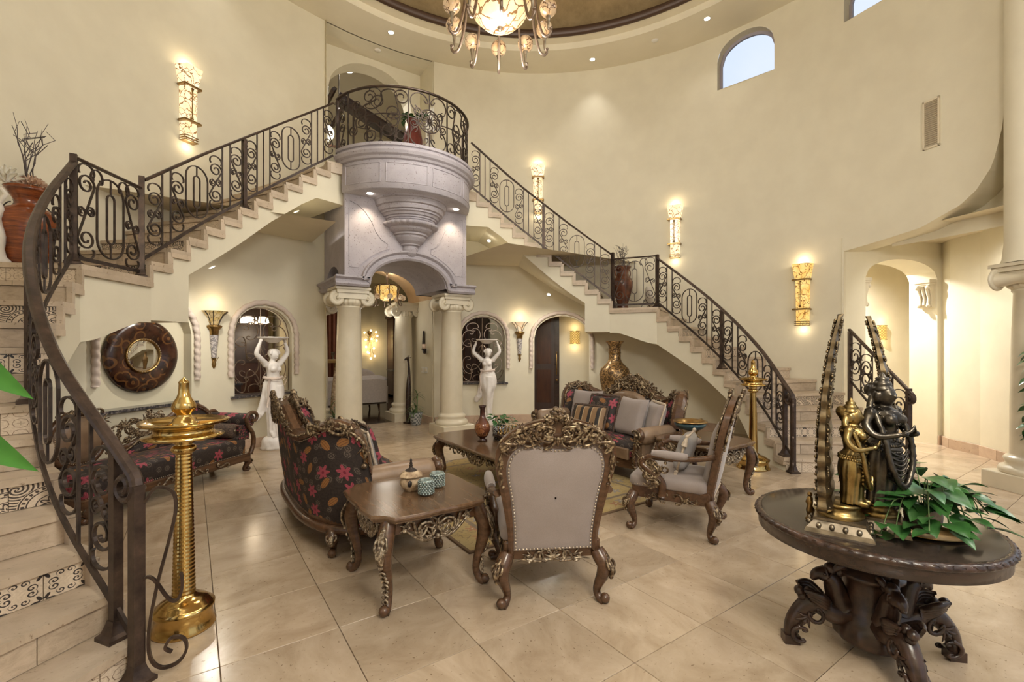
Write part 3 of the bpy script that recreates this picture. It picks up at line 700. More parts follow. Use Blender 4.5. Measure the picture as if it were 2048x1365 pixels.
def staircase(sg):
    side = 'left' if sg < 0 else 'right'
    lab = 'curved travertine staircase rising past the mirror and floral chaise' if sg < 0 else 'curved travertine staircase rising past the wall sconces and small arched window'
    root = T_('staircase', lab, 'staircase', (0, 0, 0), 0, 'matching curved staircases')
    m = lambda p, z: V((sg * p.x, p.y, z))
    for k in range(1, 26):
        z = k * RZ; a, b = inner(k), outer(k)
        if k < 25:
            if k == 13: c, d = inner(14), outer(14)
            else: c, d = inner(k + 1), outer(k + 1)
        fw = (a - c); fw = fw.normalized() if fw.length > 0 else V((0, 0))
        if k == 13: fw = (inner(12) - a).normalized()
        rd = (b - a).normalized(); pn = V((rd.y, -rd.x));
        if pn.dot(fw) < 0: pn = -pn
        if k < 25:
            ov = .028; A = a + pn * ov - rd * .03; B = b + pn * ov; rd2 = (d - c).normalized(); C_ = c - rd2 * .03; D = d
            # tread split in slabs across its width
            L = (B - A).length; n = max(2, round(L / .42)); tr = None
            poly_extra = []
            for i in range(n):
                t0, t1 = i / n, (i + 1) / n; g = .002 / L
                q = [A.lerp(B, t0 + g), A.lerp(B, t1 - g), C_.lerp(D, t1 - g), C_.lerp(D, t0 + g)]
                if k == 13:   # landing follows the wall
                    q = [A.lerp(B, t0 + g), A.lerp(B, t1 - g), C_.lerp(D, t1 - g), C_.lerp(D, t0 + g)]
                    if i == n - 1: mid = V((0, CY)) + ((B + D) / 2 - V((0, CY))).normalized() * (RW - .005); q.insert(2, mid)
                mb = MB(); qq = q if sg > 0 else q[::-1]
                mb.prism(qq, lambda p: m(p, z - .038), lambda p: m(p, z))
                tr = P_('tread', mb, 'stair_stone', root)
            # side band under the tread edge and up the next riser
            mb = MB(); nin = -rd * .034; nin2 = -rd2 * .034
            mb.prism([A - pn * .01 + rd * .03, A - pn * .01 - rd * .002, C_ - rd2 * .002, C_ + rd2 * .03], lambda p: m(p, z - .085), lambda p: m(p, z - .039))
            e = (c - a).normalized() * .055
            mb.prism([c - e + nin2 * .85, c + nin2 * .85, c + rd2 * .01, c - e + rd2 * .01], lambda p: m(p, z), lambda p: m(p, z + RZ - .04))
            P_('side_band', mb, 'stair_stone', root)
        # riser tiles
        L = (b - a).length; pat = PAT.get(k); n = max(2, round(L / (.166 if pat else .30)))
        ang = atan2(rd.y, rd.x * sg); rs = P_('riser', MB().prism([a - pn * .004, b - pn * .004, b - pn * .02, a - pn * .02], lambda p: m(p, z - RZ), lambda p: m(p, z - .038)), 'grout', root)
        hgt = RZ - .040
        for i in range(n):
            c0 = a.lerp(b, (i + .5) / n) + pn * .002
            o = bpy.data.objects.new('riser_tile', unit_tile(pat or 'stair_stone')); COL.objects.link(o); o.parent = rs
            o.location = m(c0, z - RZ + hgt / 2 + .001); o.rotation_euler.z = ang; o.scale = (L / n - .004, .012, hgt - .003)
    # painted stringer wall and soffit
    mb = MB(); st = []
    for k in range(1, 13): st.append((inner(k), outer(k), inner(k + 1), outer(k + 1), k * RZ, soff_low(k), soff_low(k + 1)))
    i13, o13, i14, o14 = inner(13), outer(13), inner(14), outer(14)
    for i in range(6):
        f = lambda t: (i13.lerp(i14, t), V((0, CY)) + (o13.lerp(o14, t) - V((0, CY))).normalized() * RW)
        (p, q), (r, s_) = f(i / 6), f((i + 1) / 6); st.append((p, q, r, s_, 13 * RZ, soff_low(13 + i / 6), soff_low(13 + (i + 1) / 6)))
    for k in range(14, 25):
        pts = [inner(k)]; nn = 4
        for i in range(nn):
            p = UP.at((k - 14 + i / nn) * UP.L / 11); r = UP.at((k - 14 + (i + 1) / nn) * UP.L / 11)
            ctr = V((0, CY)); e = lambda w_: ctr + (w_ - ctr).normalized() * RW
            z0, z1 = soff_up(p.x), soff_up(r.x)
            if z0 < 2 and z1 > 2.1: z1 = z0
            st.append((p, e(p), r, e(r), k * RZ, z0, z1))
    pe = UP.at(UP.L); re = V((.99, 7.02)); ctr = V((0, CY)); e = lambda w_: ctr + (w_ - ctr).normalized() * RW
    st.append((pe, e(pe), re, e(re), 25 * RZ, 3.56, 3.56))
    for i, (p, q, r, s_, zt, z0, z1) in enumerate(st):
        mb.add([m(p, z0), m(r, z1), m(r, zt - .02), m(p, zt - .02)], [(0, 1, 2, 3) if sg > 0 else (3, 2, 1, 0)], True)
        mb.add([m(p, z0), m(q, z0), m(s_, z1), m(r, z1)], [(0, 1, 2, 3) if sg > 0 else (3, 2, 1, 0)], True)
        if i + 1 < len(st) and abs(st[i + 1][5] - z1) > .1: mb.add([m(r, z1), m(s_, z1), m(s_, st[i + 1][5]), m(r, st[i + 1][5])], [(0, 1, 2, 3)], False)
    P_('stringer', mb, 'paint', root, 'cream painted underside and side wall')
    # outer side of the lowest steps
    mb = MB()
    for k in range(1, 5): p, r = outer(k), outer(k + 1); mb.add([m(p, 0), m(r, 0), m(r, k * RZ - .03), m(p, k * RZ - .03)], [(0, 1, 2, 3)])
    P_('step_side', mb, 'stair_stone', root)
    return root
staircase(-1); staircase(1)
# downlights under the upper flight
for i, (x, y, z) in enumerate(((1.62, 7.25, 3.36), (2.55, 6.75, 2.50))):
    pass

# ------------------------------------------------------------------ iron railings
def place(pts2, path, zb, ac, hc, sg, off=0.):
    """2d element points (relative to its centre) laid rigidly at arclength ac, height hc above zb(ac)"""
    z0 = zb(ac) + hc; out = []; nr = []
    for u, v in pts2:
        p = path.at(ac + u); t = path.tan(ac + u); out.append(V((sg * p.x, p.y, z0 + v))); nr.append(V((sg * t.y, -t.x, 0)))
    return out, nr
def bar(root, path, a, z0, z1, sg, w_=.013, name='baluster', mat='iron'):
    p = path.at(a); mb = MB(); t = path.tan(a); M = Matrix.Translation((sg * p.x, p.y, 0)) @ Matrix.Rotation(atan2(t.y, sg * t.x), 4, 'Z')
    mb.box(-w_ / 2, w_ / 2, -w_ / 2, w_ / 2, z0, z1, M); return P_(name, mb, mat, root)
def scroll(root, pts, path, zb, ac, hc, sg, w_=.013, t=.015, closed=False, name='scroll', mat='iron'):
    q, nr = place(pts, path, zb, ac, hc, sg); mb = MB(); mb.strip(q, w_, t, nr, closed); return P_(name, mb, mat, root)
def sccol(root, path, zb, a0, a1, H, sg, mir):
    c = (a0 + a1) / 2; w_ = a1 - a0 - .008
    slope = (zb(a1) - zb(a0)); k = .5 * abs(slope)
    top = H - k; bot = k
    hh = top - bot
    scroll(root, sc2('c', 0, 0, .085, w_ * .92, 1, pi / 2 * 1.02), path, zb, c, top - .048, sg, .010)
    scroll(root, sc2('c', 0, 0, .085, w_ * .92, -1, pi / 2), path, zb, c, bot + .048, sg, .010)
    scroll(root, sc2('D', 0, 0, w_ * .98, hh - .175, mir), path, zb, c, (top + bot) / 2, sg, .011)
    scroll(root, sc2('D', 0, 0, .085, w_ * .98, mir, -pi / 2 + .30 * mir), path, zb, c, (top + bot) / 2, sg, .010)
def ovalp(root, path, zb, a0, a1, H, sg):
    c = (a0 + a1) / 2; w_ = a1 - a0 - .012; slope = abs(zb(a1) - zb(a0)); h = H - .10 - slope * .35
    scroll(root, stadium(0, 0, w_ * .92, h, 9), path, zb, c, H / 2, sg, .011, .015, True, 'oval')
    scroll(root, stadium(0, 0, w_ * .26, h * .62, 6), path, zb, c, H / 2, sg, .011, .015, True, 'oval')
    for s in (1, -1): bar(root, path, c, zb(c) + H / 2 + s * h * .31, zb(c) + H / 2 + s * h * .5, sg, .011)
WID = {'s': .145, 'm': .145, 'O': .27, 'g': .085}
def panels(root, path, zb, a0, a1, tokens, H, sg):
    tot = sum(WID[t] for t in tokens); k = (a1 - a0) / tot; a = a0
    for i, t in enumerate(tokens):
        b = a + WID[t] * k
        if t in 'sm': sccol(root, path, zb, a, b, H, sg, 1 if t == 's' else -1)
        elif t == 'O': ovalp(root, path, zb, a, b, H, sg)
        if i + 1 < len(tokens) and not (t == 'O' and False): 
            if not (t == 'O' or tokens[i + 1] == 'O'): bar(root, path, b, zb(b) - .005, zb(b) + H + .005, sg)
        a = b
def post(root, x, y, z0, z1, ang=0., w_=.046, foot=True):
    M = Matrix.Translation((x, y, 0)) @ Matrix.Rotation(ang, 4, 'Z'); mb = MB(); h = w_ / 2
    mb.box(-h, h, -h, h, z0, z1, M); o = P_('newel_post', mb, 'bronze_rail', root)
    if foot:
        f = MB(); rows = []
        for s, z in ((.055, 0), (.055, .018), (.040, .030), (.028, .065), (.0235, .085)): rows.append([M @ V((x_ * s, y_ * s, z0 + z)) for x_, y_ in ((-1, -1), (1, -1), (1, 1), (-1, 1))])
        f.grid(rows, closev=True, smooth=False, cap=True); P_('foot', f, 'bronze_rail', o)
    return o
PROF = [(-.024, -.012), (.024, -.012), (.030, .0), (.024, .010), (.014, .018), (-.014, .018), (-.024, .010), (-.030, 0)]
def sweep(mb, pts, prof, ups=None, sc=1.):
    P = [V(p) for p in pts]; rows = []
    for i in range(len(P)):
        a = P[max(0, i - 1)]; b = P[min(len(P) - 1, i + 1)]; T = (b - a).normalized(); up = ups[i] if ups else V((0, 0, 1))
        side = T.cross(up).normalized(); u2 = side.cross(T)
        rows.append([P[i] + side * (x * sc) + u2 * (y * sc) for x, y in prof])
    mb.grid(rows, closev=True, smooth=False, cap=True)
def path3(path, zf, a0, a1, sg, n=24): return [V((sg * path.at(a0 + (a1 - a0) * i / n).x, path.at(a0 + (a1 - a0) * i / n).y, zf(a0 + (a1 - a0) * i / n))) for i in range(n + 1)]
HR = .72
def inset(path, d):
    """offset a path outward from the edge on to the treads"""
    pts = []
    for i in range(61):
        a = path.L * i / 60; p = path.at(a); t = path.tan(a); pts.append(p + V((t.y, -t.x)) * d)
    return Path(pts)
LOWR, UPR = inset(LOW, .045), inset(UP, .045)
def lower_railing(sg):
    pl = ['mirror and floral chaise', 'gold patterned floor vase'][sg > 0]
    root = T_('stair_railing', ['scrolled iron railing curving down beside the green leaves, beneath the red urn', 'scrolled iron railing curving down to the far brass lamp'][sg > 0], 'railing')
    path = LOWR; k = path.L / LOW.L
    zn = lambda a: RZ * (1 + a / (LOW.L / 12) / k)
    zb = lambda a: zn(a) + .07
    aM = 6.5 * LOW.L / 12 * k; aE = path.L + .02
    am = .10
    panels(root, path, zb, am, aM - .02, list('sgmOsgm'), HR, sg); panels(root, path, zb, aM + .02, aE - .02, list('sgmOsgm'), HR, sg)
    p = path.at(aM); t = path.tan(aM); post(root, sg * p.x, p.y, 7 * RZ, zb(aM) + HR, atan2(t.y, sg * t.x))
    p = path.at(am - .015); t = path.tan(am); post(root, sg * p.x, p.y, RZ, zb(am) + HR, atan2(t.y, sg * t.x), .04)
    n0 = path.at(-.07); post(root, sg * n0.x, n0.y, 0, .88, atan2(t.y, sg * t.x))
    p = path.at(aE); post(root, sg * p.x, p.y, 13 * RZ, 13 * RZ + .88, 0)
    mb = MB(); mb.strip(path3(path, zb, -.05, aE, sg, 40), .014, .03, V((0, 0, 1))); P_('bottom_rail', mb, 'iron', root)
    # handrail with volute
    pts = path3(path, lambda a: zb(a) + HR + .012, -.05, aE, sg, 44)[::-1]
    d = (pts[-1] - pts[-2]).normalized(); hd = V((d.x, d.y, 0)).normalized(); P0 = pts[-1]; ups = [V((0, 0, 1))] * len(pts)
    th = atan2(d.z, V((d.x, d.y)).length); R0 = .075; c = P0 + (hd * sin(th) * 1 + V((0, 0, -1)) * cos(th)) * R0
    c = P0 - (V((0, 0, cos(th))) - hd * sin(th)) * R0
    for i in range(1, 25):
        a = i / 24 * 2 * pi * 1.35; r = R0 * (1 - .72 * i / 24); ang = pi / 2 + (-th if False else th) - a; rad = hd * cos(ang + 0) + V((0, 0, sin(ang)))
        # start direction: from c to P0
        base = (P0 - c).normalized(); tn = d; rad = base * cos(a) + tn * sin(a); pts.append(c + rad * r); ups.append(rad)
    mb = MB(); sweep(mb, pts, PROF, ups); P_('handrail', mb, 'bronze_rail', root)
    # big S bracket in front of the first post
    side = V((-t.y * 1, t.x)) ; o2 = V((sg * n0.x, n0.y, 0)); e = V((-sg * t.y, t.x, 0)); e = V((-sg * .75, -.35, 0)).normalized() if sg < 0 else V((-.75, -.35, 0)).normalized()
    if sg < 0: e = V((.80, -.15, 0)).normalized()
    nr = e.cross(V((0, 0, 1)))
    big = [(.03, .80), (.07, .86), (.13, .84), (.145, .76), (.12, .62), (.075, .42), (.045, .22), (.05, .10), (.09, .045), (.15, .05), (.185, .10), (.175, .155), (.13, .17), (.105, .13), (.13, .105)]
    q = [o2 + e * x_ + V((0, 0, z_)) for x_, z_ in [(v.x, v.y) for v in catmull([(a_, b_, 0) for a_, b_ in big], 5)]]; mb = MB(); mb.strip(q, .012, .016, nr); P_('bracket_scroll', mb, 'bronze_rail', root)
    mb = MB(); q = [o2 + e * x_ + V((0, 0, z_)) for x_, z_ in sc2('s', .09, .40, .13, .16, 1, pi / 2)]; mb.strip(q, .011, .016, nr); P_('bracket_scroll', mb, 'bronze_rail', root)
    return root
def landing_railing(sg):
    root = T_('stair_railing', ['flat iron railing panel on the landing below the red urn', 'flat iron railing panel on the landing before the brown two handled urn'][sg > 0], 'railing')
    A = LOWR.at(LOWR.L + .02); B = UPR.at(-.03); B = V((3.22, 5.70)); path = Path([A, B]); zb = lambda a: 13 * RZ + .06; H = .79
    panels(root, path, zb, .03, path.L - .03, list('sOm'), H, sg)
    mb = MB(); mb.strip(path3(path, zb, .0, path.L, sg, 2), .014, .03, V((0, 0, 1))); P_('bottom_rail', mb, 'iron', root)
    mb = MB(); sweep(mb, path3(path, lambda a: zb(a) + H + .01, 0, path.L, sg, 3), PROF, sc=.7); P_('handrail', mb, 'bronze_rail', root)
    for s in (.3, .7): scroll(root, sc2('C', 0, 0, .11, .12, 1, pi / 2), path, zb, path.L * s, H - .07, sg, .010)
def upper_railing(sg):
    root = T_('stair_railing', ['scrolled iron railing along the upper flight below the lone wall sconce', 'scrolled iron railing along the upper flight crossing in front of a wall sconce'][sg > 0], 'railing')
    path = UPR; k = path.L / UP.L
    zn = lambda a: RZ * (14 + a / (UP.L / 11) / k); zb = lambda a: zn(a) + .05; H = .74
    aS = -.03; aE = path.L + .08; aM = .49 * path.L
    panels(root, path, zb, aS + .03, aM - .02, list('sgmOsgm'), H, sg); panels(root, path, zb, aM + .02, aE, list('sggmOsggm'), H, sg)
    p = path.at(aM); t = path.tan(aM); post(root, sg * p.x, p.y, math.floor(zn(aM) / RZ) * RZ, zb(aM) + H, atan2(t.y, sg * t.x))
    post(root, sg * 3.22, 5.70, 13 * RZ, zb(0) + H + .02, 0)
    mb = MB(); mb.strip(path3(path, zb, aS, aE, sg, 30), .014, .03, V((0, 0, 1))); P_('bottom_rail', mb, 'iron', root)
    mb = MB(); sweep(mb, path3(path, lambda a: zb(a) + H + .01, aS, aE, sg, 30), PROF, sc=.85); P_('handrail', mb, 'bronze_rail', root)
for sg in (-1, 1): lower_railing(sg); landing_railing(sg); upper_railing(sg)
# short outer railing by the wall end on the right
def side_railing():
    root = T_('stair_railing', 'short iron railing rising from the lowest step to the alcove wall', 'railing')
    A, B = V((4.08, 1.86)), V((4.90, 2.74)); path = Path([A, B]); sl = .62; zb = lambda a: RZ + .10 + a * sl; H = .70
    panels(root, path, zb, .03, path.L, list('smgsm'), H, 1)
    post(root, A.x, A.y, RZ, RZ + .84, .8); post(root, B.x, B.y, 4 * RZ, zb(path.L) + H, .8, foot=False)
    mb = MB(); mb.strip(path3(path, zb, 0, path.L, 1, 6), .014, .03, V((0, 0, 1))); P_('bottom_rail', mb, 'iron', root)
    pts = path3(path, lambda a: zb(a) + H + .012, -.06, path.L + .02, 1, 8)[::-1]; d = (pts[-1] - pts[-2]).normalized(); hd = V((d.x, d.y, 0)).normalized(); c = pts[-1] - (V((0, 0, 1)) * hd.length - hd * d.z).normalized() * .06; P0 = pts[-1]; ups = [V((0, 0, 1))] * len(pts)
    for i in range(1, 21): a = i / 20 * 2 * pi * 1.2; r = .06 * (1 - .7 * i / 20); base = (P0 - c).normalized(); rad = base * cos(a) + d * sin(a); pts.append(c + rad * r); ups.append(rad)
    mb = MB(); sweep(mb, pts, PROF, ups, .9); P_('handrail', mb, 'bronze_rail', root)
side_railing()

# ------------------------------------------------------------------ stone balcony over the arch
def portico():
    root = T_('stone_balcony', 'pale lilac stone balcony with stepped corbel above the entry arch', 'balcony')
    YF, YB, XW, Z0, Z1 = 6.93, 8.17, 1.0, 2.50, 3.72
    aw, asp, aap = .62, 2.44, 2.83
    af = lambda x: asp + (aap - asp) * sqrt(max(0, 1 - (x / aw) ** 2)) if abs(x) < aw else Z0 - .06
    mb = MB(); n = 60; xs = [-XW + 2 * XW * i / n for i in range(n + 1)]
    xs = sorted(set(xs + [-aw, aw]))
    for a, b in zip(xs, xs[1:]):
        za, zb_ = af(a), af(b)
        if abs(a) >= aw - 1e-6 and abs(b) >= aw - 1e-6: za = zb_ = Z0 - .06
        elif abs(a) >= aw - 1e-6: za = asp
        elif abs(b) >= aw - 1e-6: zb_ = asp
        mb.add([(a, YF, za), (b, YF, zb_), (b, YF, Z1), (a, YF, Z1)], [(0, 1, 2, 3)])
        mb.add([(a, YF, za), (b, YF, zb_), (b, YB, zb_), (a, YB, za)], [(3, 2, 1, 0)], True)
    sf = lambda y: Z0 - .06 + (.30 * sqrt(max(0, 1 - ((y - 7.62) / .42) ** 2)) if abs(y - 7.62) < .42 else 0)
    for sg in (-1, 1):
        ys = [YF + (YB - YF) * i / 30 for i in range(31)]
        for a, b in zip(ys, ys[1:]): mb.add([(sg * XW, a, sf(a)), (sg * XW, b, sf(b)), (sg * XW, b, Z1), (sg * XW, a, Z1)], [(0, 1, 2, 3)]); mb.add([(sg * XW, a, sf(a)), (sg * XW, b, sf(b)), (sg * aw, b, sf(b)), (sg * aw, a, sf(a))], [(0, 1, 2, 3)], True)
    P_('arch_wall', mb, 'cantera', root)
    # moulded arch band with horizontal returns
    prof = [(0, 0), (-.05, 0), (-.075, .03), (-.055, .055), (-.055, .09), (-.10, .12), (-.10, .145), (0, .145)]
    pts = [(-1.14, 2.375), (-.66, 2.375)]; m_ = 36
    for i in range(m_ + 1): a = pi - pi * i / m_; pts.append((aw * 1.02 * cos(a), 2.43 + (aap - 2.43) * sin(a)))
    pts += [(.66, 2.375), (1.14, 2.375)]
    rows = []
    for i, (x, z) in enumerate(pts):
        a = pts[max(0, i - 1)]; b = pts[min(len(pts) - 1, i + 1)]; tx, tz = b[0] - a[0], b[1] - a[1]; l = sqrt(tx * tx + tz * tz) or 1; nx, nz_ = -tz / l, tx / l
        if i in (0, 1, len(pts) - 1, len(pts) - 2): nx, nz_ = 0, 1
        rows.append([(x + nx * q[1], YF + q[0], z + nz_ * q[1]) for q in prof])
    mb = MB(); mb.grid(rows, closev=True, smooth=False, cap=True)
    for sg in (-1, 1):
        r2 = []
        for y in (YF, YB):
            r2.append([(sg * (XW + .0 - q[0] * 1.2), y, 2.375 + q[1]) for q in prof])
        mb.grid(r2, closev=True, smooth=False, cap=True)
    P_('arch_moulding', mb, 'cantera', root)
    # sunk panel outlines
    for sg in (-1, 1):
        o = [(.93, 3.62), (.93, 2.66), (.80, 2.66)]
        for i in range(9): a = radians(38 + (66 - 38) * i / 8); o.append((.86 * cos(a) * 1.12, 2.20 + .86 * sin(a) * .98))
        o += [(.36, 2.98), (.36, 3.06), (.46, 3.12), (.54, 3.22), (.60, 3.36), (.70, 3.50), (.80, 3.58)]
        mb = MB(); mb.tube([(sg * x, YF - .002, z) for x, z in o], .010, 4, closed=True, smooth=False); P_('panel_moulding', mb, 'cantera', root)
    # stepped corbel
    p = [(.02, 2.88), (.07, 2.895), (.11, 2.94), (.125, 3.0), (.115, 3.05), (.15, 3.065), (.15, 3.08), (.20, 3.12), (.235, 3.17), (.24, 3.20), (.27, 3.21), (.27, 3.235), (.30, 3.25), (.335, 3.28), (.345, 3.31), (.37, 3.32)]
    q = [(.37, 3.40), (.385, 3.41), (.385, 3.43), (.405, 3.435), (.405, 3.46), (.43, 3.465), (.445, 3.50), (.47, 3.505), (.47, 3.53), (.50, 3.54), (.515, 3.58), (.515, 3.60), (.545, 3.61), (.555, 3.66), (.555, 3.68), (.575, 3.69), (.575, 3.72)]
    mb = MB(); mb.lathe(p, 64, (0, YF, 0), pi, 2 * pi, smooth=False); mb.lathe(q, 64, (0, YF, 0), pi, 2 * pi, smooth=False)
    mb.lathe([(.37, 3.32), (.41, 3.335), (.43, 3.36), (.41, 3.385), (.37, 3.40)], 120, (0, YF, 0), pi, 2 * pi, mod=lambda a, z: 1 + (.035 * abs(sin(a * 15)) if 3.33 < z < 3.39 else 0))
    P_('corbel', mb, 'cantera', root)
    # curved balcony band
    C = (0, 7.27, 0); a0, a1 = pi + .30, 2 * pi - .30; rb = 1.075
    mb = MB(); mb.lathe([(.01, 3.714), (rb, 3.714), (rb, 3.73), (rb + .012, 3.74), (rb + .012, 4.11), (rb, 4.12)], 56, C, a0, a1)
    mb.lathe([(rb, 4.115), (rb + .035, 4.13), (rb + .05, 4.16), (rb + .085, 4.18), (rb + .105, 4.22), (rb + .085, 4.255), (rb + .05, 4.265), (rb + .05, 4.285), (rb + .075, 4.295), (rb + .075, 4.335), (rb - .12, 4.335), (rb - .12, 4.14)], 56, C, a0 - .05, a1 + .05, smooth=False)
    P_('balcony_band', mb, 'cantera', root)
    for i in range(4):
        s = (a1 - a0 - .1) / 4; b0 = a0 + .05 + s * i + .04; b1 = b0 + s - .08; loop = []
        for j in range(13): a = b0 + (b1 - b0) * j / 12; loop.append(((rb + .013) * cos(a), C[1] + (rb + .013) * sin(a), 4.07))
        for j in range(13): a = b1 + (b0 - b1) * j / 12; loop.append(((rb + .013) * cos(a), C[1] + (rb + .013) * sin(a), 3.80))
        mb = MB(); mb.tube(loop, .009, 4, closed=True, smooth=False); P_('panel_moulding', mb, 'cantera', root)
    # floor slab
    mb = MB(); mb.lathe([(.01, 4.14), (rb - .1, 4.14)], 40, C); mb.box(-1.0, 1.0, 7.2, 8.9, 4.04, 4.138); mb.box(-1.24, 1.24, 6.93, 8.0, 3.98, 4.136); P_('balcony_floor', mb, 'stair_stone', root)
    for x, y in ((-.70, 6.72), (.70, 6.72), (0.0, 6.30)):
        if x == 0: continue
        mb = MB(); mb.lathe([(.001, 3.711), (.035, 3.711), (.045, 3.706), (.045, 3.712)], 16, (x, y, 0)); P_('downlight', mb, 'can_glow', root)
        l = bpy.data.lights.new('balcony_downlight', 'SPOT'); l.energy = 26; l.color = (1, .80, .55); l.spot_size = radians(95); l.spot_blend = .8; l.shadow_soft_size = .04; lo = bpy.data.objects.new('balcony_downlight', l); COL.objects.link(lo); lo.location = (x, y, 3.69); lo.rotation_euler = (radians(12), 0, 0)
portico()
# balcony railing
def balcony_railing():
    root = T_('balcony_railing', 'bowed iron balcony railing with large scrolls and flower rosettes', 'railing')
    rb = 1.06; C = V((0, 7.27)); pts = [C + V((rb * cos(a), rb * sin(a))) for a in [pi + .12 + (pi - .24) * i / 60 for i in range(61)]]; path = Path(pts); L = path.L
    zb = lambda a: 4.335; H = .80
    mb = MB(); mb.strip(path3(path, zb, 0, L, 1, 48), .014, .025, V((0, 0, 1))); P_('bottom_rail', mb, 'iron', root)
    mb = MB(); sweep(mb, path3(path, lambda a: zb(a) + H + .01, 0, L, 1, 48), PROF, sc=.85); P_('handrail', mb, 'bronze_rail', root)
    for f_ in (.004, .10, .40, .60, .90, .996): bar(root, path, L * f_, 4.335, 4.335 + H, 1, .016)
    c0 = L / 2; R0 = .165
    scroll(root, [(R0 * cos(2 * pi * j / 28), R0 * sin(2 * pi * j / 28)) for j in range(28)], path, zb, c0, H / 2, 1, .014, .016, True, 'rosette_ring')
    for j in range(12):
        a = 2 * pi * j / 12; q = [(.03 + .125 * t, .05 * sin(t * pi * 1.2)) for t in [k / 10 for k in range(11)]] + [(.14, -.022), (.118, -.026), (.112, -.010)]
        scroll(root, [(x * cos(a) - y * sin(a), x * sin(a) + y * cos(a)) for x, y in q], path, zb, c0, H / 2, 1, .012, .014, False, 'rosette_petal')
    mb = MB(); pp, nr = place([(0, 0)], path, zb, c0, H / 2, 1); mb.ball(pp[0], .032); P_('rosette_boss', mb, 'iron', root)
    for s in (-1, 1):
        for dz in (-1, 1): bar(root, path, c0, *sorted((4.335 + H / 2 + dz * R0, 4.335 + H / 2 + dz * H / 2)), 1, .014) if s > 0 else None
        for kd, dx, dz, ww, hh, fl, ro in (('C', .17, .27, .20, .26, 1, .9), ('C', .17, -.27, .20, .26, 1, -.9), ('D', .20, .02, .12, .30, 1, .3),
            ('D', .46, .16, .22, .46, 1, .5), ('D', .46, -.17, .22, .46, -1, -.5), ('D', .66, .0, .20, .62, 1, -.35), ('C', .78, .24, .22, .30, -1, .3), ('C', .78, -.24, .22, .30, -1, -.3), ('D', .92, .17, .20, .44, -1, .55), ('D', .92, -.17, .20, .44, 1, -.55), ('c', .58, .32, .10, .22, 1, 1.5), ('c', .58, -.33, .10, .22, -1, 1.5), ('D', 1.10, .0, .16, .50, 1, .2),
            ('D', 1.36, .18, .13, .34, 1, .1), ('D', 1.36, -.18, .13, .34, -1, -.1)):
            scroll(root, sc2(kd, 0, 0, ww, hh, fl * s, ro * s), path, zb, c0 + s * dx, H / 2 + dz, 1, .012)
        q = [(s * (.20 + .8 * t), .03 * sin(t * 3.1)) for t in [k / 24 for k in range(25)]]; scroll(root, q, path, zb, c0, H / 2, 1, .012, .014, False, 'mid_bar')
    for a in (0, L): p = path.at(a); post(root, p.x, p.y, 4.14, 4.335 + H, 0, .035, False)
balcony_railing()

# ------------------------------------------------------------------ columns
def column_proto():
    root = T_('column', 'x', 'column'); mb = MB(); mb.bbox(-.29, .29, -.29, .29, 0, .17, .008); P_('plinth', mb, 'trim_cream', root)
    mb = MB(); mb.lathe([(.27, .17), (.285, .20), (.27, .235), (.235, .245), (.225, .27), (.235, .295), (.245, .32), (.225, .345), (.20, .35), (.195, .37)], 40); P_('base', mb, 'trim_cream', root)
    mb = MB(); mb.lathe([(.195, .36), (.192, .9), (.18, 1.6), (.165, 2.06), (.18, 2.075), (.18, 2.095), (.165, 2.105)], 40); P_('shaft', mb, 'trim_cream', root)
    cap = MB()
    cap.lathe([(.165, 2.09), (.20, 2.12), (.215, 2.16), (.20, 2.20)], 80, mod=lambda a, z: 1 + (.05 * sin(a * 20) if 2.1 < z < 2.18 else 0))
    cap.bbox(-.235, .235, -.235, .235, 2.285, 2.34, .006); cap.bbox(-.255, .255, -.255, .255, 2.335, 2.375, .006)
    cap.box(-.21, .21, -.21, .21, 2.20, 2.29)
    sp = lambda t: .092 * (1 - .82 * t)
    for sy in (-1, 1):
        for sx in (-1, 1):
            c = V((sx * .215, sy * .185, 2.20)); pts = []
            for i in range(34): a = pi / 2 - sx * (i / 33) * 2 * pi * 2.0; r = sp(i / 33); pts.append(c + V((cos(a) * r, 0, sin(a) * r)))
            cap.tube(pts, lambda q: .019 - .008 * q, 6, flat=2.2, ref=(0, sy, 0)); cap.ball(c, (.024, .05, .024))
    for sx in (-1, 1):   # bolsters between the volutes
        rows = []
        for i in range(13):
            y = -.19 + .38 * i / 12; r = .083 - .028 * sin(pi * i / 12); rows.append([(sx * .215 + r * cos(2 * pi * j / 16), y, 2.20 + r * sin(2 * pi * j / 16)) for j in range(16)])
        cap.grid(rows, closev=True, cap=True)
    P_('capital', cap, 'trim_cream', root); return root
c0 = column_proto(); c0.location = (-.863, 7.2, 0); c0['label'] = 'tall round column with scrolled capital carrying the balcony behind the floral sofa'
dup(c0, (.863, 7.2, 0), 0, 'tall round column with scrolled capital carrying the balcony beside the amber vase')
dup(c0, (.75, 9.12, 0), 0, 'column with scrolled capital behind the grey pot of spiky leaves')
dup(c0, (-.92, 9.12, 0), 0, 'column with scrolled capital at the far side of the passage by the rust drape')
dup(c0, (4.38, .90, 0), radians(-28), 'column with scrolled capital at the mouth of the alcove beside trailing vine')
# ------------------------------------------------------------------ helper lights (each stays inside its lamp's builder)
def ptl(loc, e, col=(1, .78, .5), size=.04, name='lamp_light'):
    l = bpy.data.lights.new(name, 'POINT'); l.energy = e; l.color = col; l.shadow_soft_size = size
    o = bpy.data.objects.new(name, l); COL.objects.link(o); o.location = loc; return o
def quad(mb, pts): mb.add([V(p) for p in pts], [tuple(range(len(pts)))])
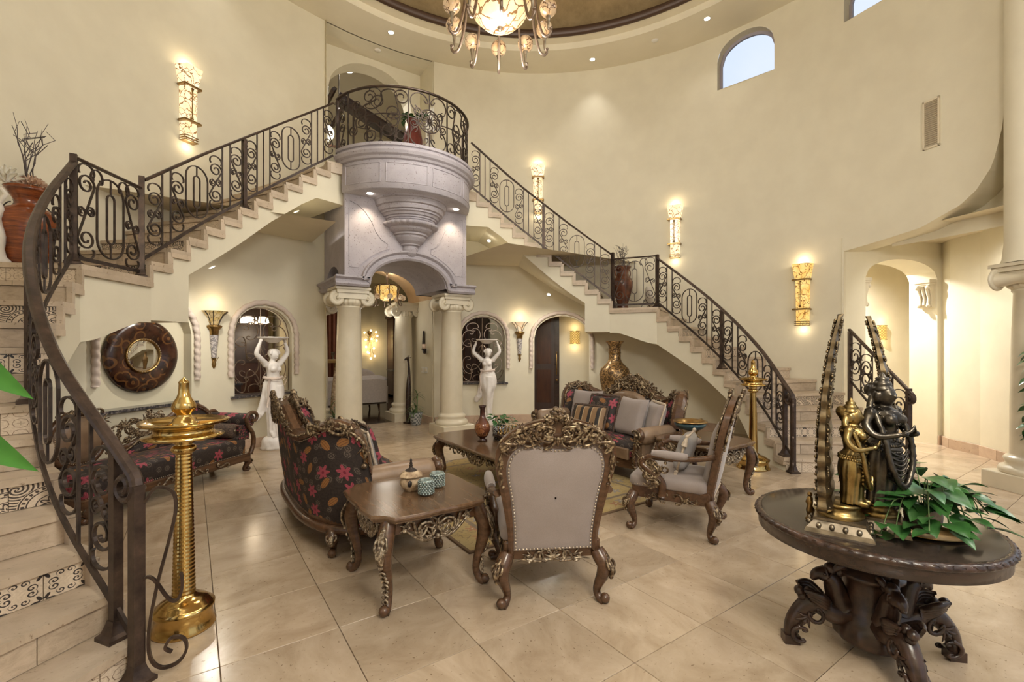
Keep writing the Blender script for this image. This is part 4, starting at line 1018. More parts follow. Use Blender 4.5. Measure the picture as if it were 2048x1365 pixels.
# ------------------------------------------------------------------ alcove on the right
def wallseg(mb, a, b, z0, z1): quad(mb, [(a[0], a[1], z0), (b[0], b[1], z0), (b[0], b[1], z1), (a[0], a[1], z1)])
AZ = 3.07
A1 = V((4.97, 2.87)); A2 = V((6.60, 2.14)); ad = (A2 - A1).normalized(); an = V((-ad.y, ad.x))
if an.y < 0: an = -an
def aw_(t, dep, z): p = A1 + ad * t + an * dep; return V((p.x, p.y, z))
L_ = (A2 - A1).length; t0, t1 = .41, 1.70; tm = (t0 + t1) / 2
topf = lambda t: 2.52 + .28 * sqrt(max(0, 1 - ((t - tm) / ((t1 - t0) / 2)) ** 2))
mb = MB(); ts = [t0 + (t1 - t0) * i / 24 for i in range(25)]
quad(mb, [aw_(0, 0, 0), aw_(t0, 0, 0), aw_(t0, 0, AZ), aw_(0, 0, AZ)]); quad(mb, [aw_(t1, 0, 0), aw_(L_, 0, 0), aw_(L_, 0, AZ), aw_(t1, 0, AZ)])
for a, b in zip(ts, ts[1:]):
    quad(mb, [aw_(a, 0, topf(a)), aw_(b, 0, topf(b)), aw_(b, 0, AZ), aw_(a, 0, AZ)]); quad(mb, [aw_(a, 0, topf(a)), aw_(b, 0, topf(b)), aw_(b, .42, topf(b)), aw_(a, .42, topf(a))])
for t in (t0, t1): quad(mb, [aw_(t, 0, 0), aw_(t, .42, 0), aw_(t, .42, topf(t)), aw_(t, 0, topf(t))])
S_('wall_alcove', mb, 'paint')
mb = MB(); pl = [(A2.x, A2.y), (6.37, 2.00), (6.10, 1.63), (5.60, 1.20), (5.2, .75), (5.0, .2)]
for a, b in zip(pl, pl[1:]): wallseg(mb, a, b, 0, AZ)
S_('wall_alcove_side', mb, 'paint')
mb = MB(); wallseg(mb, aw_(-.05, 1.55, 0)[:2], aw_(3.4, 1.55, 0)[:2], 0, AZ); wallseg(mb, aw_(3.4, 1.55, 0)[:2], aw_(3.4, 0, 0)[:2], 0, AZ); wallseg(mb, aw_(3.4, 0, 0)[:2], aw_(L_, 0, 0)[:2], 0, AZ); wallseg(mb, aw_(-.05, 1.55, 0)[:2], aw_(.02, .42, 0)[:2], 0, AZ)
S_('wall_corridor', mb, 'paint')
mb = MB(); quad(mb, [(4.2, -.3, AZ), (9, -.3, AZ), (9, 4.8, AZ), (4.93, 4.8, AZ), (5.06, 3.3, AZ), (5.02, 2.4, AZ), (4.9, 1.8, AZ), (4.55, 1.0, AZ)]); S_('ceiling_alcove', mb, 'ceil')
mb = MB()
for i in range(20): a = 100 + i; mb.add([cp(a, RW + .36, 2.9), cp(a + 1, RW + .36, 2.9), cp(a + 1, RW + .36, ZC), cp(a, RW + .36, ZC)], [(0, 3, 2, 1)], True)
S_('wall_upper_right', mb.mesh('w', True), 'paint')
# pier above the alcove column
mb = MB(); mb.lathe([(.27, 2.375), (.25, 2.42), (.235, 2.6), (.235, ZC)], 24, (4.38, .90, 0)); S_('trim_20', mb, 'paint')
baseboard('baseboard_alcove', [((a[0] - .02, a[1] + .005), (b[0] - .02, b[1] + .005)) for a, b in zip(pl[:-1], pl[1:])] + [(tuple(aw_(0, -.012, 0)[:2]), tuple(aw_(t0, -.012, 0)[:2])), (tuple(aw_(t1, -.012, 0)[:2]), tuple(aw_(L_, -.012, 0)[:2]))])
# corbels under the arch
def corbel(t, dep, lab):
    root = T_('wall_corbel', lab, 'corbel'); p = aw_(t, dep, 0); root.location = (p.x, p.y, 0); root.rotation_euler.z = atan2(ad.y, ad.x)
    mb = MB(); mb.bbox(-.13, .10, -.02, .24, 2.47, 2.52, .006); mb.bbox(-.115, .09, -.01, .22, 2.44, 2.475, .005); P_('abacus', mb, 'trim_cream', root)
    mb = MB(); rows = []
    for z, d in ((2.44, .105), (2.38, .10), (2.32, .075), (2.24, .055), (2.18, .06), (2.13, .075), (2.10, .06), (2.085, .02)): rows.append([(-d, 0, z), (-d, .20, z), (.08, .20, z), (.08, 0, z)])
    mb.grid(rows, closev=True, smooth=False, cap=True)
    for y in (.04, .10, .16): mb.tube([(-.115 - .003, y, 2.42), (-.095, y, 2.33), (-.065, y, 2.23), (-.085, y, 2.13)], .022, 6)
    mb.ball((-.09, .03, 2.12), .03); mb.ball((-.09, .17, 2.12), .03); mb.ball((-.11, .02, 2.40), .035); mb.ball((-.11, .18, 2.40), .035)
    P_('bracket', mb, 'trim_cream', root); return root
corbel(t1, .03, 'carved scroll corbel on the pier under the alcove arch'); k_ = corbel(t0, .03, 'carved scroll corbel on the stair wall under the alcove arch'); k_.scale = (-1, 1, 1)
# wall vent
v_ = T_('wall_vent', 'tall cream louvred vent high on the curved wall', 'vent'); pv = cp(107.2, RW - .012, 0); v_.location = pv; v_.rotation_euler.z = -radians(107.2)
mb = MB(); mb.box(-.09, -.072, -.01, .012, 3.97, 4.58); mb.box(.072, .09, -.01, .012, 3.97, 4.58); mb.box(-.09, .09, -.01, .012, 3.97, 3.995); mb.box(-.09, .09, -.01, .012, 4.555, 4.58); P_('vent_frame', mb, 'vent', v_)
mb = MB(); mb.box(-.072, .072, .006, .011, 3.99, 4.56); P_('vent_back', mb, 'vent_dark', v_)
for i in range(22):
    mb = MB(); z = 4.0 + i * .0255; mb.add([(-.072, -.008, z), (.072, -.008, z), (.072, .006, z + .014), (-.072, .006, z + .014)], [(0, 1, 2, 3)]); P_('slat', mb, 'vent', v_)
# ------------------------------------------------------------------ recessed downlights
def can(x, y, z, lab, e=16, size=110, r=.045, aim=None):
    o = T_('downlight', lab, 'downlight', (x, y, z), 0, 'recessed downlights'); mb = MB(); mb.lathe([(r, -.004), (r * 1.35, -.006), (r * 1.4, .002)], 20); P_('trim_ring', mb, 'white_plastic', o)
    mb = MB(); mb.lathe([(.001, -.003), (r, -.003)], 16); P_('lens', mb, 'can_glow', o)
    if e:
        l = bpy.data.lights.new('downlight', 'SPOT'); l.energy = e; l.color = (1, .96, .895); l.spot_size = radians(size); l.spot_blend = .9; l.shadow_soft_size = .05
        q = bpy.data.objects.new('downlight_beam', l); COL.objects.link(q); q.location = (x, y, z - .03)
        if aim: q.rotation_euler = (V(aim) - q.location).to_track_quat('-Z', 'Y').to_euler(); l.shadow_soft_size = .5
can(.03, 7.86, ZC, 'small recessed downlight in the ceiling before the gallery', 14); can(3.45, 6.43, ZC, 'small recessed downlight above the bright patch on the curved wall', 36, 80); can(4.24, 4.55, ZC, 'small recessed downlight beside the arched window')
for p in (-95, -62, -32): q = cp(p, 4.5, ZC); can(q.x, q.y, ZC, 'added downlight above the left staircase, out of view')  # out-of-view cans added to even out the light
for p in (112, 134, 156, 178, 200, 222, 244): q = cp(p, 4.45, ZC); can(q.x, q.y, ZC, 'added fill spotlight, unseen, on the entry side of the ceiling ring', 200, 84, .06, (-q.x * .7 - .4, 4.6, .3))  # spots added behind the camera to raise overall brightness
can(5.13, 1.55, AZ, 'recessed downlight in the alcove ceiling', 80, 160, .06)
pc = aw_(1.1, .95, 0); can(pc.x, pc.y, AZ, 'added fill downlight in the corridor behind the alcove arch', 560, 165, .06)  # corridor can added to brighten the dark space behind the arch
def soffit_can(x, y, z, tx, lab):
    o = T_('downlight', lab, 'downlight', (x, y, z)); o.rotation_euler = (0, tx, .55)
    mb = MB(); mb.lathe([(.03, -.004), (.042, -.006), (.044, .004)], 18); P_('trim_ring', mb, 'white_plastic', o); mb = MB(); mb.lathe([(.001, -.003), (.03, -.003)], 14); P_('lens', mb, 'can_glow', o)
    l = bpy.data.lights.new('soffit_spot', 'SPOT'); l.energy = 60; l.color = (1, .94, .82); l.spot_size = radians(165); l.spot_blend = .9; l.shadow_soft_size = .04
    q = bpy.data.objects.new('soffit_spot', l); COL.objects.link(q); q.location = (x, y, z - .05)
soffit_can(1.60, 7.17, 3.405, .65, 'recessed light under the upper flight beside the stone balcony'); soffit_can(2.62, 6.72, 2.455, .65, 'recessed light under the upper flight above the open arch')
soffit_can(-1.60, 7.17, 3.405, -.65, 'recessed light under the upper flight on the mirror side'); soffit_can(-2.62, 6.72, 2.455, -.65, 'recessed light under the upper flight above the torch sconce by the mirror')
for x, y, lab in ((-.0, 8.47, 'flat round detector on the ceiling before the gallery arch'), (3.98, 5.40, 'flat round detector on the ceiling near the arched window')):
    mb = MB(); mb.lathe([(.001, -.012), (.05, -.012), (.06, 0)], 20, (0, 0, 0)); TM('smoke_detector', mb, 'white_plastic', lab, 'detector', (x, y, ZC))
# ------------------------------------------------------------------ long wall sconces
def long_sconce(phi, ztop, lab, mat='onyx'):
    p = cp(phi, RW - .004, 0); o = T_('wall_sconce', lab, 'sconce', (p.x, p.y, ztop - .95), -radians(phi), 'long onyx wall sconces')
    def shell(z0, w0, d0, z1, w1, d1):
        mb = MB(); r = []
        for z, w_, d in ((z0, w0, d0), (z1, w1, d1)): r.append([(-w_, 0, z), (-w_ * .72, -d, z), (w_ * .72, -d, z), (w_, 0, z)])
        mb.grid(r, smooth=False); return mb
    P_('lower_panel', shell(.0, .085, .10, .25, .09, .105), mat, o); P_('main_panel', shell(.27, .09, .105, .70, .095, .11), mat, o); P_('crown', shell(.725, .105, .12, .95, .145, .165), mat, o)
    for z, s in ((.255, .115), (.71, .12)):
        mb = MB(); mb.bbox(-s, s, -.135, 0, z - .012, z + .014, .006); P_('ledge', mb, 'brass_dark', o)
    mb = MB()
    for z in (.005, .035, .065): mb.box(-.088, .088, -.106, -.0, z - .005, z + .005)
    P_('foot_band', mb, 'brass_dark', o)
    mb = MB(); mb.lathe([(.004, .28), (.018, .28), (.007, .33), (.006, .62), (.020, .68), (.004, .69)], 8, (0, -.112, 0)); P_('mullion', mb, 'brass_dark', o)
    for z, e in ((1.0, 2.0), (-.05, 1.3)):
        l = ptl(tuple(V((p.x, p.y, ztop - .95 + z)) - V((sin(radians(phi)), cos(radians(phi)), 0)) * .07), e, (1, .80, .52), .05, 'sconce_light')
    return o
long_sconce(-35.2, 5.09, 'long lit onyx wall sconce above the left stair flight, alone on its wall'); long_sconce(35.2, 5.09, 'long lit onyx wall sconce partly behind the upper stair railing')
long_sconce(65.3, 4.07, 'long lit onyx wall sconce above the landing urn'); long_sconce(88.9, 2.765, 'long amber lit wall sconce above the lowest stairs beside the alcove', 'onyx_amber')
# small amber lattice sconces
def amber(loc, rz, lab):
    o = T_('amber_sconce', lab, 'sconce', loc, rz, 'small amber lattice sconces'); rows = []
    for z in (0, .12, .26): rows.append([(.105 * sin(a), .02 - .075 * cos(a), z) for a in [-1.4 + 2.8 * j / 8 for j in range(9)]])
    mb = MB(); mb.grid(rows, smooth=True); P_('lattice_shade', mb, 'amber_lattice', o)
    for z in (-.004, .256):
        mb = MB(); mb.tube([(.108 * sin(a), .02 - .078 * cos(a), z) for a in [-1.4 + 2.8 * j / 12 for j in range(13)]], .006, 5); P_('rim', mb, 'brass', o)
    R_ = Matrix.Rotation(rz, 3, 'Z'); 
    for z in (-.06, .33): ptl(tuple(V(loc) + R_ @ V((0, -.10, z))), 1.7, (1, .72, .36), .05, 'amber_light')
# ------------------------------------------------------------------ torch sconces between the arches
def torch(sg, mat, lab):
    phi = sg * 31.0; p = cp(phi, RW - .004, 0); o = T_('torch_sconce', lab, 'sconce', (p.x, p.y, 1.19), -radians(phi), 'torch sconces between the rope arches')
    mb = MB(); mb.lathe([(.055, .60), (.075, .66), (.11, .73), (.165, .785), (.172, .79)], 24, (0, 0, 0), pi, 2 * pi); P_('bowl', mb, mat, o)
    mb = MB(); mb.lathe([(.05, .45), (.055, .47), (.06, .53), (.09, .56), (.10, .585), (.075, .60), (.05, .605)], 20, (0, 0, 0), pi, 2 * pi, mod=lambda a, z: 1 + .06 * sin(a * 14)); P_('collar', mb, 'brass_dark', o)
    mb = MB(); mb.lathe([(.030, .14), (.042, .28), (.058, .46)], 20, (0, 0, 0), pi, 2 * pi); P_('stem', mb, 'veined_marble', o)
    mb = MB(); mb.lathe([(.002, .0), (.018, .02), (.03, .06), (.02, .10), (.034, .15)], 14, (0, 0, 0), pi, 2 * pi); mb.tube([(.02, -.02, .10), (.05, -.03, .16)], .004, 4); mb.tube([(-.02, -.02, .10), (-.05, -.03, .16)], .004, 4); P_('finial', mb, 'brass_dark', o)
    for a in (3.5, 4.1, 5.3, 5.9): mb = MB(); mb.tube([(r * cos(a) * 1.02, r * sin(a) * 1.02, z) for r, z in ((.055, .60), (.075, .66), (.11, .73), (.168, .786))], .006, 5); P_('rib', mb, 'iron', o)
    ptl(tuple(cp(phi, RW - .16, 2.10)), 2.6 if sg > 0 else 2.2, (1, .80, .52), .05, 'torch_light')
torch(1, 'alabaster', 'lit torch sconce with alabaster bowl and marble stem beside the dark door arch'); torch(-1, 'onyx_dim', 'torch sconce with dark veined glass bowl beside the mirror niche')
# ------------------------------------------------------------------ iron grilles in the two window niches
def grille(sg, lab):
    o = T_('window_grille', lab, 'grille'); a, b = N2; R_ = RW + .10
    def mp(x, z): return cp(sg * ((a + b) / 2 + x / (RW + .1) * 57.3), R_, z)
    hw = (b - a) / 2 * radians(1) * R_
    fr = [(-hw, .80)] + [(-hw + 2 * hw * i / 20, n2top(a + (b - a) * i / 20) - .012) for i in range(21)] + [(hw, .80)]
    mb = MB(); mb.tube([mp(x * .985, z) for x, z in fr], .008, 4, closed=True, smooth=False); P_('grille_frame', mb, 'antique', o)
    mb = MB(); mb.tube([mp(0, .8), mp(0, 2.08)], .007, 4, smooth=False); P_('centre_bar', mb, 'antique', o)
    for s in (-1, 1):
        for kd, x, z, w_, h, fl, ro in (('S', .22, .98, .26, .36, 1, 1.1), ('C', .15, 1.20, .24, .36, -1, .4), ('C', .30, 1.12, .18, .34, 1, -.2), ('S', .22, 1.46, .28, .38, -1, -1.1), ('C', .30, 1.66, .20, .32, 1, .2), ('C', .12, 1.72, .16, .26, -1, .1), ('c', .20, 1.90, .12, .24, 1, 1.4), ('c', .10, .88, .10, .18, 1, 1.5)):
            pts = [mp(s * u, v) for u, v in sc2(kd, x, z, w_, h, fl, ro)]; mb = MB(); mb.tube(pts, .008, 4, smooth=False); P_('scroll', mb, 'antique', o)
grille(-1, 'scrolled iron grille in the arched opening behind the statue by the floral sofa'); grille(1, 'scrolled iron grille in the arched opening behind the statue beside the column')
# ------------------------------------------------------------------ chandelier
def chandelier(loc, s, lab, arms=10, bowl='onyx_bowl', e=120, top=8.3):
    o = T_('chandelier', lab, 'chandelier', loc)
    mb = MB(); mb.lathe([(.002 * s, -.36 * s), (.10 * s, -.35 * s), (.20 * s, -.31 * s), (.29 * s, -.22 * s), (.345 * s, -.10 * s), (.355 * s, .02 * s), (.34 * s, .12 * s), (.30 * s, .16 * s)], 32); P_('bowl', mb, bowl, o)
    mb = MB(); mb.lathe([(.001, -.40 * s), (.02 * s, -.39 * s), (.03 * s, -.37 * s), (.035 * s, -.35 * s)], 12); P_('finial', mb, 'antique', o)
    mb = MB(); mb.lathe([(.30 * s, .15 * s), (.345 * s, .15 * s), (.345 * s, .19 * s), (.30 * s, .19 * s)], 32); P_('rim', mb, 'antique', o)
    mb = MB(); mb.lathe([(.03 * s, .1 * s), (.05 * s, .2 * s), (.02 * s, .3 * s), (.06 * s, .4 * s), (.02 * s, .5 * s), (.015 * s, top - loc[2] - .1), (.12 * s, top - loc[2] - .05), (.12 * s, top - loc[2])], 14); P_('stem', mb, 'antique', o)
    for i in range(arms):
        a = 2 * pi * (i + .5) / arms - .55; ca, sa = cos(a), sin(a); q = lambda r, z: V((r * ca * s, r * sa * s, z * s))
        pts = [q(v.x, v.y) for v in catmull([(.33, .17, 0), (.42, .10, 0), (.40, -.08, 0), (.42, -.28, 0), (.48, -.50, 0), (.54, -.54, 0), (.575, -.50, 0), (.56, -.46, 0)], 5)]
        mb = MB(); mb.tube(pts, .016 * s, 6); mb.ball(q(.58, -.46), .016 * s); mb.ball(q(.40, .11), .02 * s); ar = P_('arm', mb, 'antique', o)
        c = q(.545, 0); mb = MB(); mb.lathe([(.008 * s, -.47 * s), (.020 * s, -.36 * s), (.03 * s, -.33 * s), (.035 * s, -.31 * s)], 10, (c.x, c.y, 0)); P_('cup', mb, 'pewter', ar)
        mb = MB(); mb.ball((c.x, c.y, -.24 * s), .095 * s, 14, 10); P_('globe', mb, 'onyx_globe', ar)
    if e: ptl((loc[0], loc[1], loc[2] + .55 * s), e * 1.1, (1, .92, .78), .25 * s, 'chandelier_light'); ptl((loc[0], loc[1], loc[2] - .85 * s), e * 1.0, (1, .95, .86), .35 * s, 'chandelier_glow')
    return o
chandelier((0, 4.35, 5.40), 1.0, 'large onyx bowl chandelier with ten globe arms under the dome')
# added fill lanterns, out of view behind the camera, to brighten the room
def lantern(loc, e, lab):
    o = T_('added_lantern', lab, 'lantern', loc); mb = MB(); mb.lathe([(.02, .42), (.10, .40), (.20, .30), (.21, .28)], 6, smooth=False); P_('cap', mb, 'antique', o)
    mb = MB(); mb.lathe([(.19, .28), (.15, -.25)], 6, smooth=False); P_('glass', mb, 'shade_glow', o); mb = MB(); mb.lathe([(.16, -.25), (.14, -.28), (.02, -.34), (.001, -.38)], 6, smooth=False); P_('foot', mb, 'antique', o)
    for k in range(6): a = pi / 3 * k; mb = MB(); mb.tube([(.192 * cos(a), .192 * sin(a), .29), (.153 * cos(a), .153 * sin(a), -.26)], .010, 4); P_('rib', mb, 'antique', o)
    mb = MB(); mb.tube([(0, 0, .40), (0, 0, ZC - loc[2])], .010, 6); P_('chain', mb, 'antique', o)
    for k in range(3): a = 2 * pi * k / 3 + .5; ptl((loc[0] + .34 * cos(a), loc[1] + .34 * sin(a), loc[2]), e / 3, (1, .95, .86), .25, 'lantern_fill')
lantern((-1.9, -.95, 3.3), 500, 'added six sided fill lantern, unseen, over the entry'); lantern((1.9, -.95, 3.3), 130, 'added six sided fill lantern, unseen, beside the entry glazing')
# ------------------------------------------------------------------ passage and living room beyond the arch
mb = MB()
for sg in (-1, 1): quad(mb, [(sg * .98, 8.15, 0), (sg * .98, 9.42, 0), (sg * .98, 9.42, 3.3), (sg * .98, 8.15, 3.3)])
for a, b in ((-1.5, -.98), (.98, 4.6)): quad(mb, [(a, 9.42, 0), (b, 9.42, 0), (b, 9.42, 3.4), (a, 9.42, 3.4)])
S_('wall_passage', mb, 'paint_low')
mb = MB(); rows = []
for y in (8.12, 8.7, 9.42): rows.append([(.98 * cos(a), y, 2.40 + .62 * sin(a)) for a in [pi * i / 20 for i in range(21)]])
mb.grid(rows, smooth=True)
mb2 = MB(); rows = []
for x in (-.98, 0, .98): rows.append([(x, 8.72 + .60 * cos(a), 2.40 + .62 * sin(a)) for a in [pi * i / 16 for i in range(17)]])
S_('ceiling_vault', mb, 'vault' if 'vault' in MATS else 'cantera')
mb = MB(); quad(mb, [(-1.5, 13.9, 0), (4.6, 13.9, 0), (4.6, 13.9, 3.4), (-1.5, 13.9, 3.4)]); quad(mb, [(-1.5, 9.42, 0), (-1.5, 13.9, 0), (-1.5, 13.9, 3.4), (-1.5, 9.42, 3.4)]); quad(mb, [(4.6, 9.42, 0), (4.6, 13.9, 0), (4.6, 13.9, 3.4), (4.6, 9.42, 3.4)]); S_('wall_living', mb, 'paint_low')
mb = MB(); quad(mb, [(-1.5, 9.3, 3.4), (4.6, 9.3, 3.4), (4.6, 13.9, 3.4), (-1.5, 13.9, 3.4)]); S_('ceiling_living', mb, 'ceil')
mb = MB(); quad(mb, [(-1.5, 8.93, .002), (4.6, 8.93, .002), (4.6, 13.9, .002), (-1.5, 13.9, .002)]); S_('floor_living', mb, 'dark_floor')
for sg, lab in ((1, ''),):
    pass
baseboard('baseboard_passage', [((.968, 8.2), (.968, 8.9)), ((-.968, 8.9), (-.968, 8.2))])
chandelier((.36, 8.99, 2.60), .58, 'small bronze basket chandelier hanging inside the vaulted passage', 8, 'onyx_amber', 9, 3.02)
# bookcase
o = T_('bookcase', 'dark cherry wood bookcase with lit shelves in the far room', 'bookcase', (2.55, 13.35, 0), 0)
mb = MB(); mb.box(-.55, -.50, -.25, .25, 0, 2.3); mb.box(-.02, .02, -.25, .25, 0, 2.3); mb.box(.72, .77, -.25, .25, 0, 2.3); mb.box(-.55, .77, .22, .25, 0, 2.3); mb.box(-.55, .77, -.27, .25, 0, .08); P_('carcass', mb, 'cabinet', o)
mb = MB(); mb.bbox(-.62, .84, -.33, .25, 2.3, 2.40, .03); P_('cornice', mb, 'cabinet', o)
for z in (1.0, 1.35, 1.7): mb = MB(); mb.box(-.50, .72, -.22, .22, z, z + .025); P_('shelf', mb, 'cabinet', o)
mb = MB(); mb.box(-.58, .80, -.33, .22, .78, .83); P_('counter', mb, 'granite', o)
for x0, x1 in ((-.50, -.02), (.02, .37), (.37, .72)): mb = MB(); mb.bbox(x0 + .01, x1 - .01, -.29, -.26, .12, .76, .005); d_ = P_('door', mb, 'cabinet', o); mb = MB(); mb.box(x0 + .07, x1 - .07, -.295, -.288, .20, .68); P_('door_panel', mb, 'door_wood', d_)
# star cluster sconce
def cluster(loc, rz, lab, s=1.):
    o = T_('cluster_sconce', lab, 'sconce', loc, rz); pts = [(0, .36), (-.16, .30), (.14, .32), (-.13, .12), (.02, .14), (.15, .10), (-.12, -.06), (.08, -.10), (-.08, -.2), (-.05, -.22), (.10, -.3), (0, -.36), (.17, .22)]
    mb = MB(); mb.lathe([(.001, -.03), (.06, -.02), (.06, 0)], 16); m_ = Matrix.Rotation(radians(90), 4, 'X'); mb.v = [tuple(m_ @ V(p) + V((0, 0, .3 * s))) for p in mb.v]; P_('back_plate', mb, 'brass_dark', o)
    for i, (x, z) in enumerate(pts):
        mb = MB(); mb.tube([(0, -.02, .25 * s), (x * .4 * s, -.10 * s, (z * .6) * s), (x * s, -.08 * s, z * s)], .006, 4); st = P_('branch', mb, 'brass', o); mb = MB(); mb.ball((x * s, -.10 * s, z * s), .028 * s, 8, 6); P_('bulb', mb, 'star_bulb', st)
    R_ = Matrix.Rotation(rz, 3, 'Z'); ptl(tuple(V(loc) + R_ @ V((0, -.28, -.05))), 9 * s, (1, .74, .40), .08, 'cluster_light')
cluster((1.56, 13.87, 1.55), 0, 'branching brass wall light with star bulbs in the far room', 1.15)
# beige sofa in the living room
o = T_('living_sofa', 'pale beige upholstered sofa seen from behind in the far room', 'sofa', (-.12, 10.75, 0), 0)
mb = MB(); rows = []
for y, z0, z1 in ((-.42, .24, .76), (-.40, .20, .82), (-.30, .20, .84), (-.22, .22, .80)): rows.append([(-1.0, y, z0), (-.96, y, z1 - .04), (-.8, y, z1), (.8, y, z1), (.96, y, z1 - .04), (1.0 - .06, y, z0)])
mb.grid(rows, smooth=True, closev=True, cap=True); P_('backrest', mb, 'sofa_beige', o)
mb = MB(); mb.bbox(-.9, .9, -.25, .45, .2, .46, .05); P_('seat', mb, 'sofa_beige', o)
for sx in (-1, 1): mb = MB(); mb.bbox(*sorted((sx * .82, sx * 1.0)), -.4, .5, .2, .62, .04); P_('arm', mb, 'sofa_beige', o)
for x, y in ((-.8, -.3), (.8, -.3), (.8, .4), (-.8, .4)): mb = MB(); mb.tube([(x, y, .22), (x * 1.03, y, 0)], lambda q: .03 - .014 * q, 8); P_('leg', mb, 'walnut', o)
mb = MB(); mb.ball_m(Matrix.Translation((.55, -.12, .86)) @ Matrix.Rotation(.3, 4, 'Y'), (.26, .07, .12), 12, 8); TM('throw_pillow', mb, 'sofa_beige', 'pale pillow peeking over the back of the far sofa', 'pillow', (-.12, 10.75, 0))
# drapes and mantel seen left of the column
mb = MB(); rows = []
for z in (.02, 2.7): rows.append([(-.30 + .90 * i / 40, 12.6 + .03 * sin(i * 1.3), z) for i in range(41)])
mb.grid(rows, smooth=True); TM('drape', mb, 'rust_drape', 'rust brown hanging drape in the far room behind the column', 'drape')
mb = MB(); rows = []
for z in (.02, 2.7): rows.append([(-.62 + .35 * i / 20, 12.45 + .03 * sin(i * 1.3), z) for i in range(21)])
mb.grid(rows, smooth=True); TM('drape', mb, 'gold_drape', 'narrow gold drape beside the rust drape in the far room', 'drape')
o = T_('fireplace_mantel', 'pale carved fireplace mantel behind the far sofa', 'mantel', (-.02, 11.75, 0), 0)
mb = MB(); mb.bbox(-.35, .22, -.12, .15, 1.10, 1.18, .02); P_('mantel_shelf', mb, 'gold_drape', o)
for x in (-.28, .12): mb = MB(); mb.bbox(x - .05, x + .06, -.08, .12, 0, 1.10, .01); P_('pilaster', mb, 'gold_drape', o)
mb = MB(); mb.lathe([(.035, 1.18), (.015, 1.22), (.04, 1.28), (.05, 1.36)], 14, (.02, 0, 0)); TM('candle_cup', mb, 'pewter', 'small silver candle cup standing on the far mantel', 'candle holder', (-.02, 11.75, 0))
# ------------------------------------------------------------------ rooms behind the arched niches
mb = MB(); quad(mb, [(-4.4, 10.4, 0), (-1.5, 10.4, 0), (-1.5, 10.4, 3.2), (-4.4, 10.4, 3.2)]); quad(mb, [(-4.4, 7.1, 0), (-4.4, 10.4, 0), (-4.4, 10.4, 3.2), (-4.4, 7.1, 3.2)]); quad(mb, [(-1.3, 8.3, 0), (-1.3, 10.4, 0), (-1.3, 10.4, 3.2), (-1.3, 8.3, 3.2)]); S_('wall_left_room', mb, 'paint_low')
mb = MB(); quad(mb, [(-4.6, 6.6, 3.2), (-1.2, 6.6, 3.2), (-1.2, 10.4, 3.2), (-4.6, 10.4, 3.2)]); quad(mb, [(1.2, 6.0, 3.1), (5.4, 6.0, 3.1), (5.4, 9.4, 3.1), (1.2, 9.4, 3.1)]); S_('ceiling_rooms', mb.mesh('c'), 'ceil')
mb = MB(); quad(mb, [(1.2, 9.25, 0), (3.0, 9.25, 0), (3.0, 9.25, 3.2), (1.2, 9.25, 3.2)]); quad(mb, [(2.62, 7.95, 0), (2.62, 9.25, 0), (2.62, 9.25, 3.2), (2.62, 7.95, 3.2)]); S_('wall_right_room', mb, 'paint_low')
# vestibule behind the open arch
q0, q1 = cp(31.8, RW + .75, 0), cp(50.5, RW + .75, 0)
mb = MB(); wallseg(mb, q0[:2], q1[:2], 0, 3.1); r0, r1 = cp(33.0, RW + .16, 0), cp(48.0, RW + .16, 0); wallseg(mb, r0[:2], q0[:2], 0, 3.1); wallseg(mb, r1[:2], q1[:2], 0, 3.1); S_('wall_vestibule', mb, 'paint')
dd = V((q1.x - q0.x, q1.y - q0.y)).normalized(); dang = atan2(dd.y, dd.x)
o = link('door_1', MB().bbox(-.02, .52, -.05, 0, 0, 2.25, .004), 'door_wood'); o['kind'] = 'structure'; pd = V((q0.x, q0.y)) + dd * .30; o.location = (pd.x, pd.y, 0); o.rotation_euler.z = dang
mb = MB(); mb.box(.05, .36, -.058, -.045, .30, 1.0); mb.box(.05, .36, -.058, -.045, 1.12, 2.1); P_('door_panel', mb, 'cabinet', o)
mb = MB(); mb.box(.42, .53, -.06, .0, 0, 2.27); P_('door_stile', mb, 'ebony', o)
mb = MB(); mb.tube([(.475, -.065, 1.36), (.475, -.10, 1.30), (.475, -.105, 1.10), (.475, -.10, .95), (.475, -.065, .90)], lambda q: .009 + .006 * sin(q * pi), 8); mb.ball((.475, -.085, .78), .026); mb.ball((.475, -.07, 1.37), .018); P_('door_handle', mb, 'brass_dark', o)
pa = V((q0.x, q0.y)) + dd * 1.16; amber((pa.x + dd.y * .02, pa.y - dd.x * .02, 1.56), dang, 'small amber lattice wall sconce inside the arch beside the dark door')
pa = aw_(2.45, 1.53, 0); amber((pa.x, pa.y, 1.63), atan2(ad.y, ad.x), 'small amber lattice wall sconce seen through the alcove arch')
# things seen through the grilles
o = T_('tall_cabinet', 'dark brown tall cabinet behind the grille beside the column', 'cabinet', (2.26, 8.95, 0)); mb = MB(); mb.box(-.30, .30, -.2, .25, 0, 2.6); P_('body', mb, 'cabinet', o); mb = MB(); mb.bbox(-.28, -.01, -.215, -.2, .1, 2.4, .004); P_('door', mb, 'door_wood', o); mb = MB(); mb.bbox(.01, .28, -.215, -.2, .1, 2.4, .004); P_('door', mb, 'door_wood', o)
o = T_('dark_hutch', 'dark wood hutch behind the grille by the torch sconce', 'cabinet', (-2.4, 9.9, 0)); mb = MB(); mb.box(.15, .75, -.25, .3, 0, 2.3); P_('body', mb, 'cabinet', o); mb = MB(); mb.bbox(.1, .8, -.3, .3, 2.3, 2.42, .03); P_('cornice', mb, 'cabinet', o); mb = MB(); mb.box(.2, .7, -.262, -.25, 1.2, 2.2); P_('door', mb, 'door_wood', o)
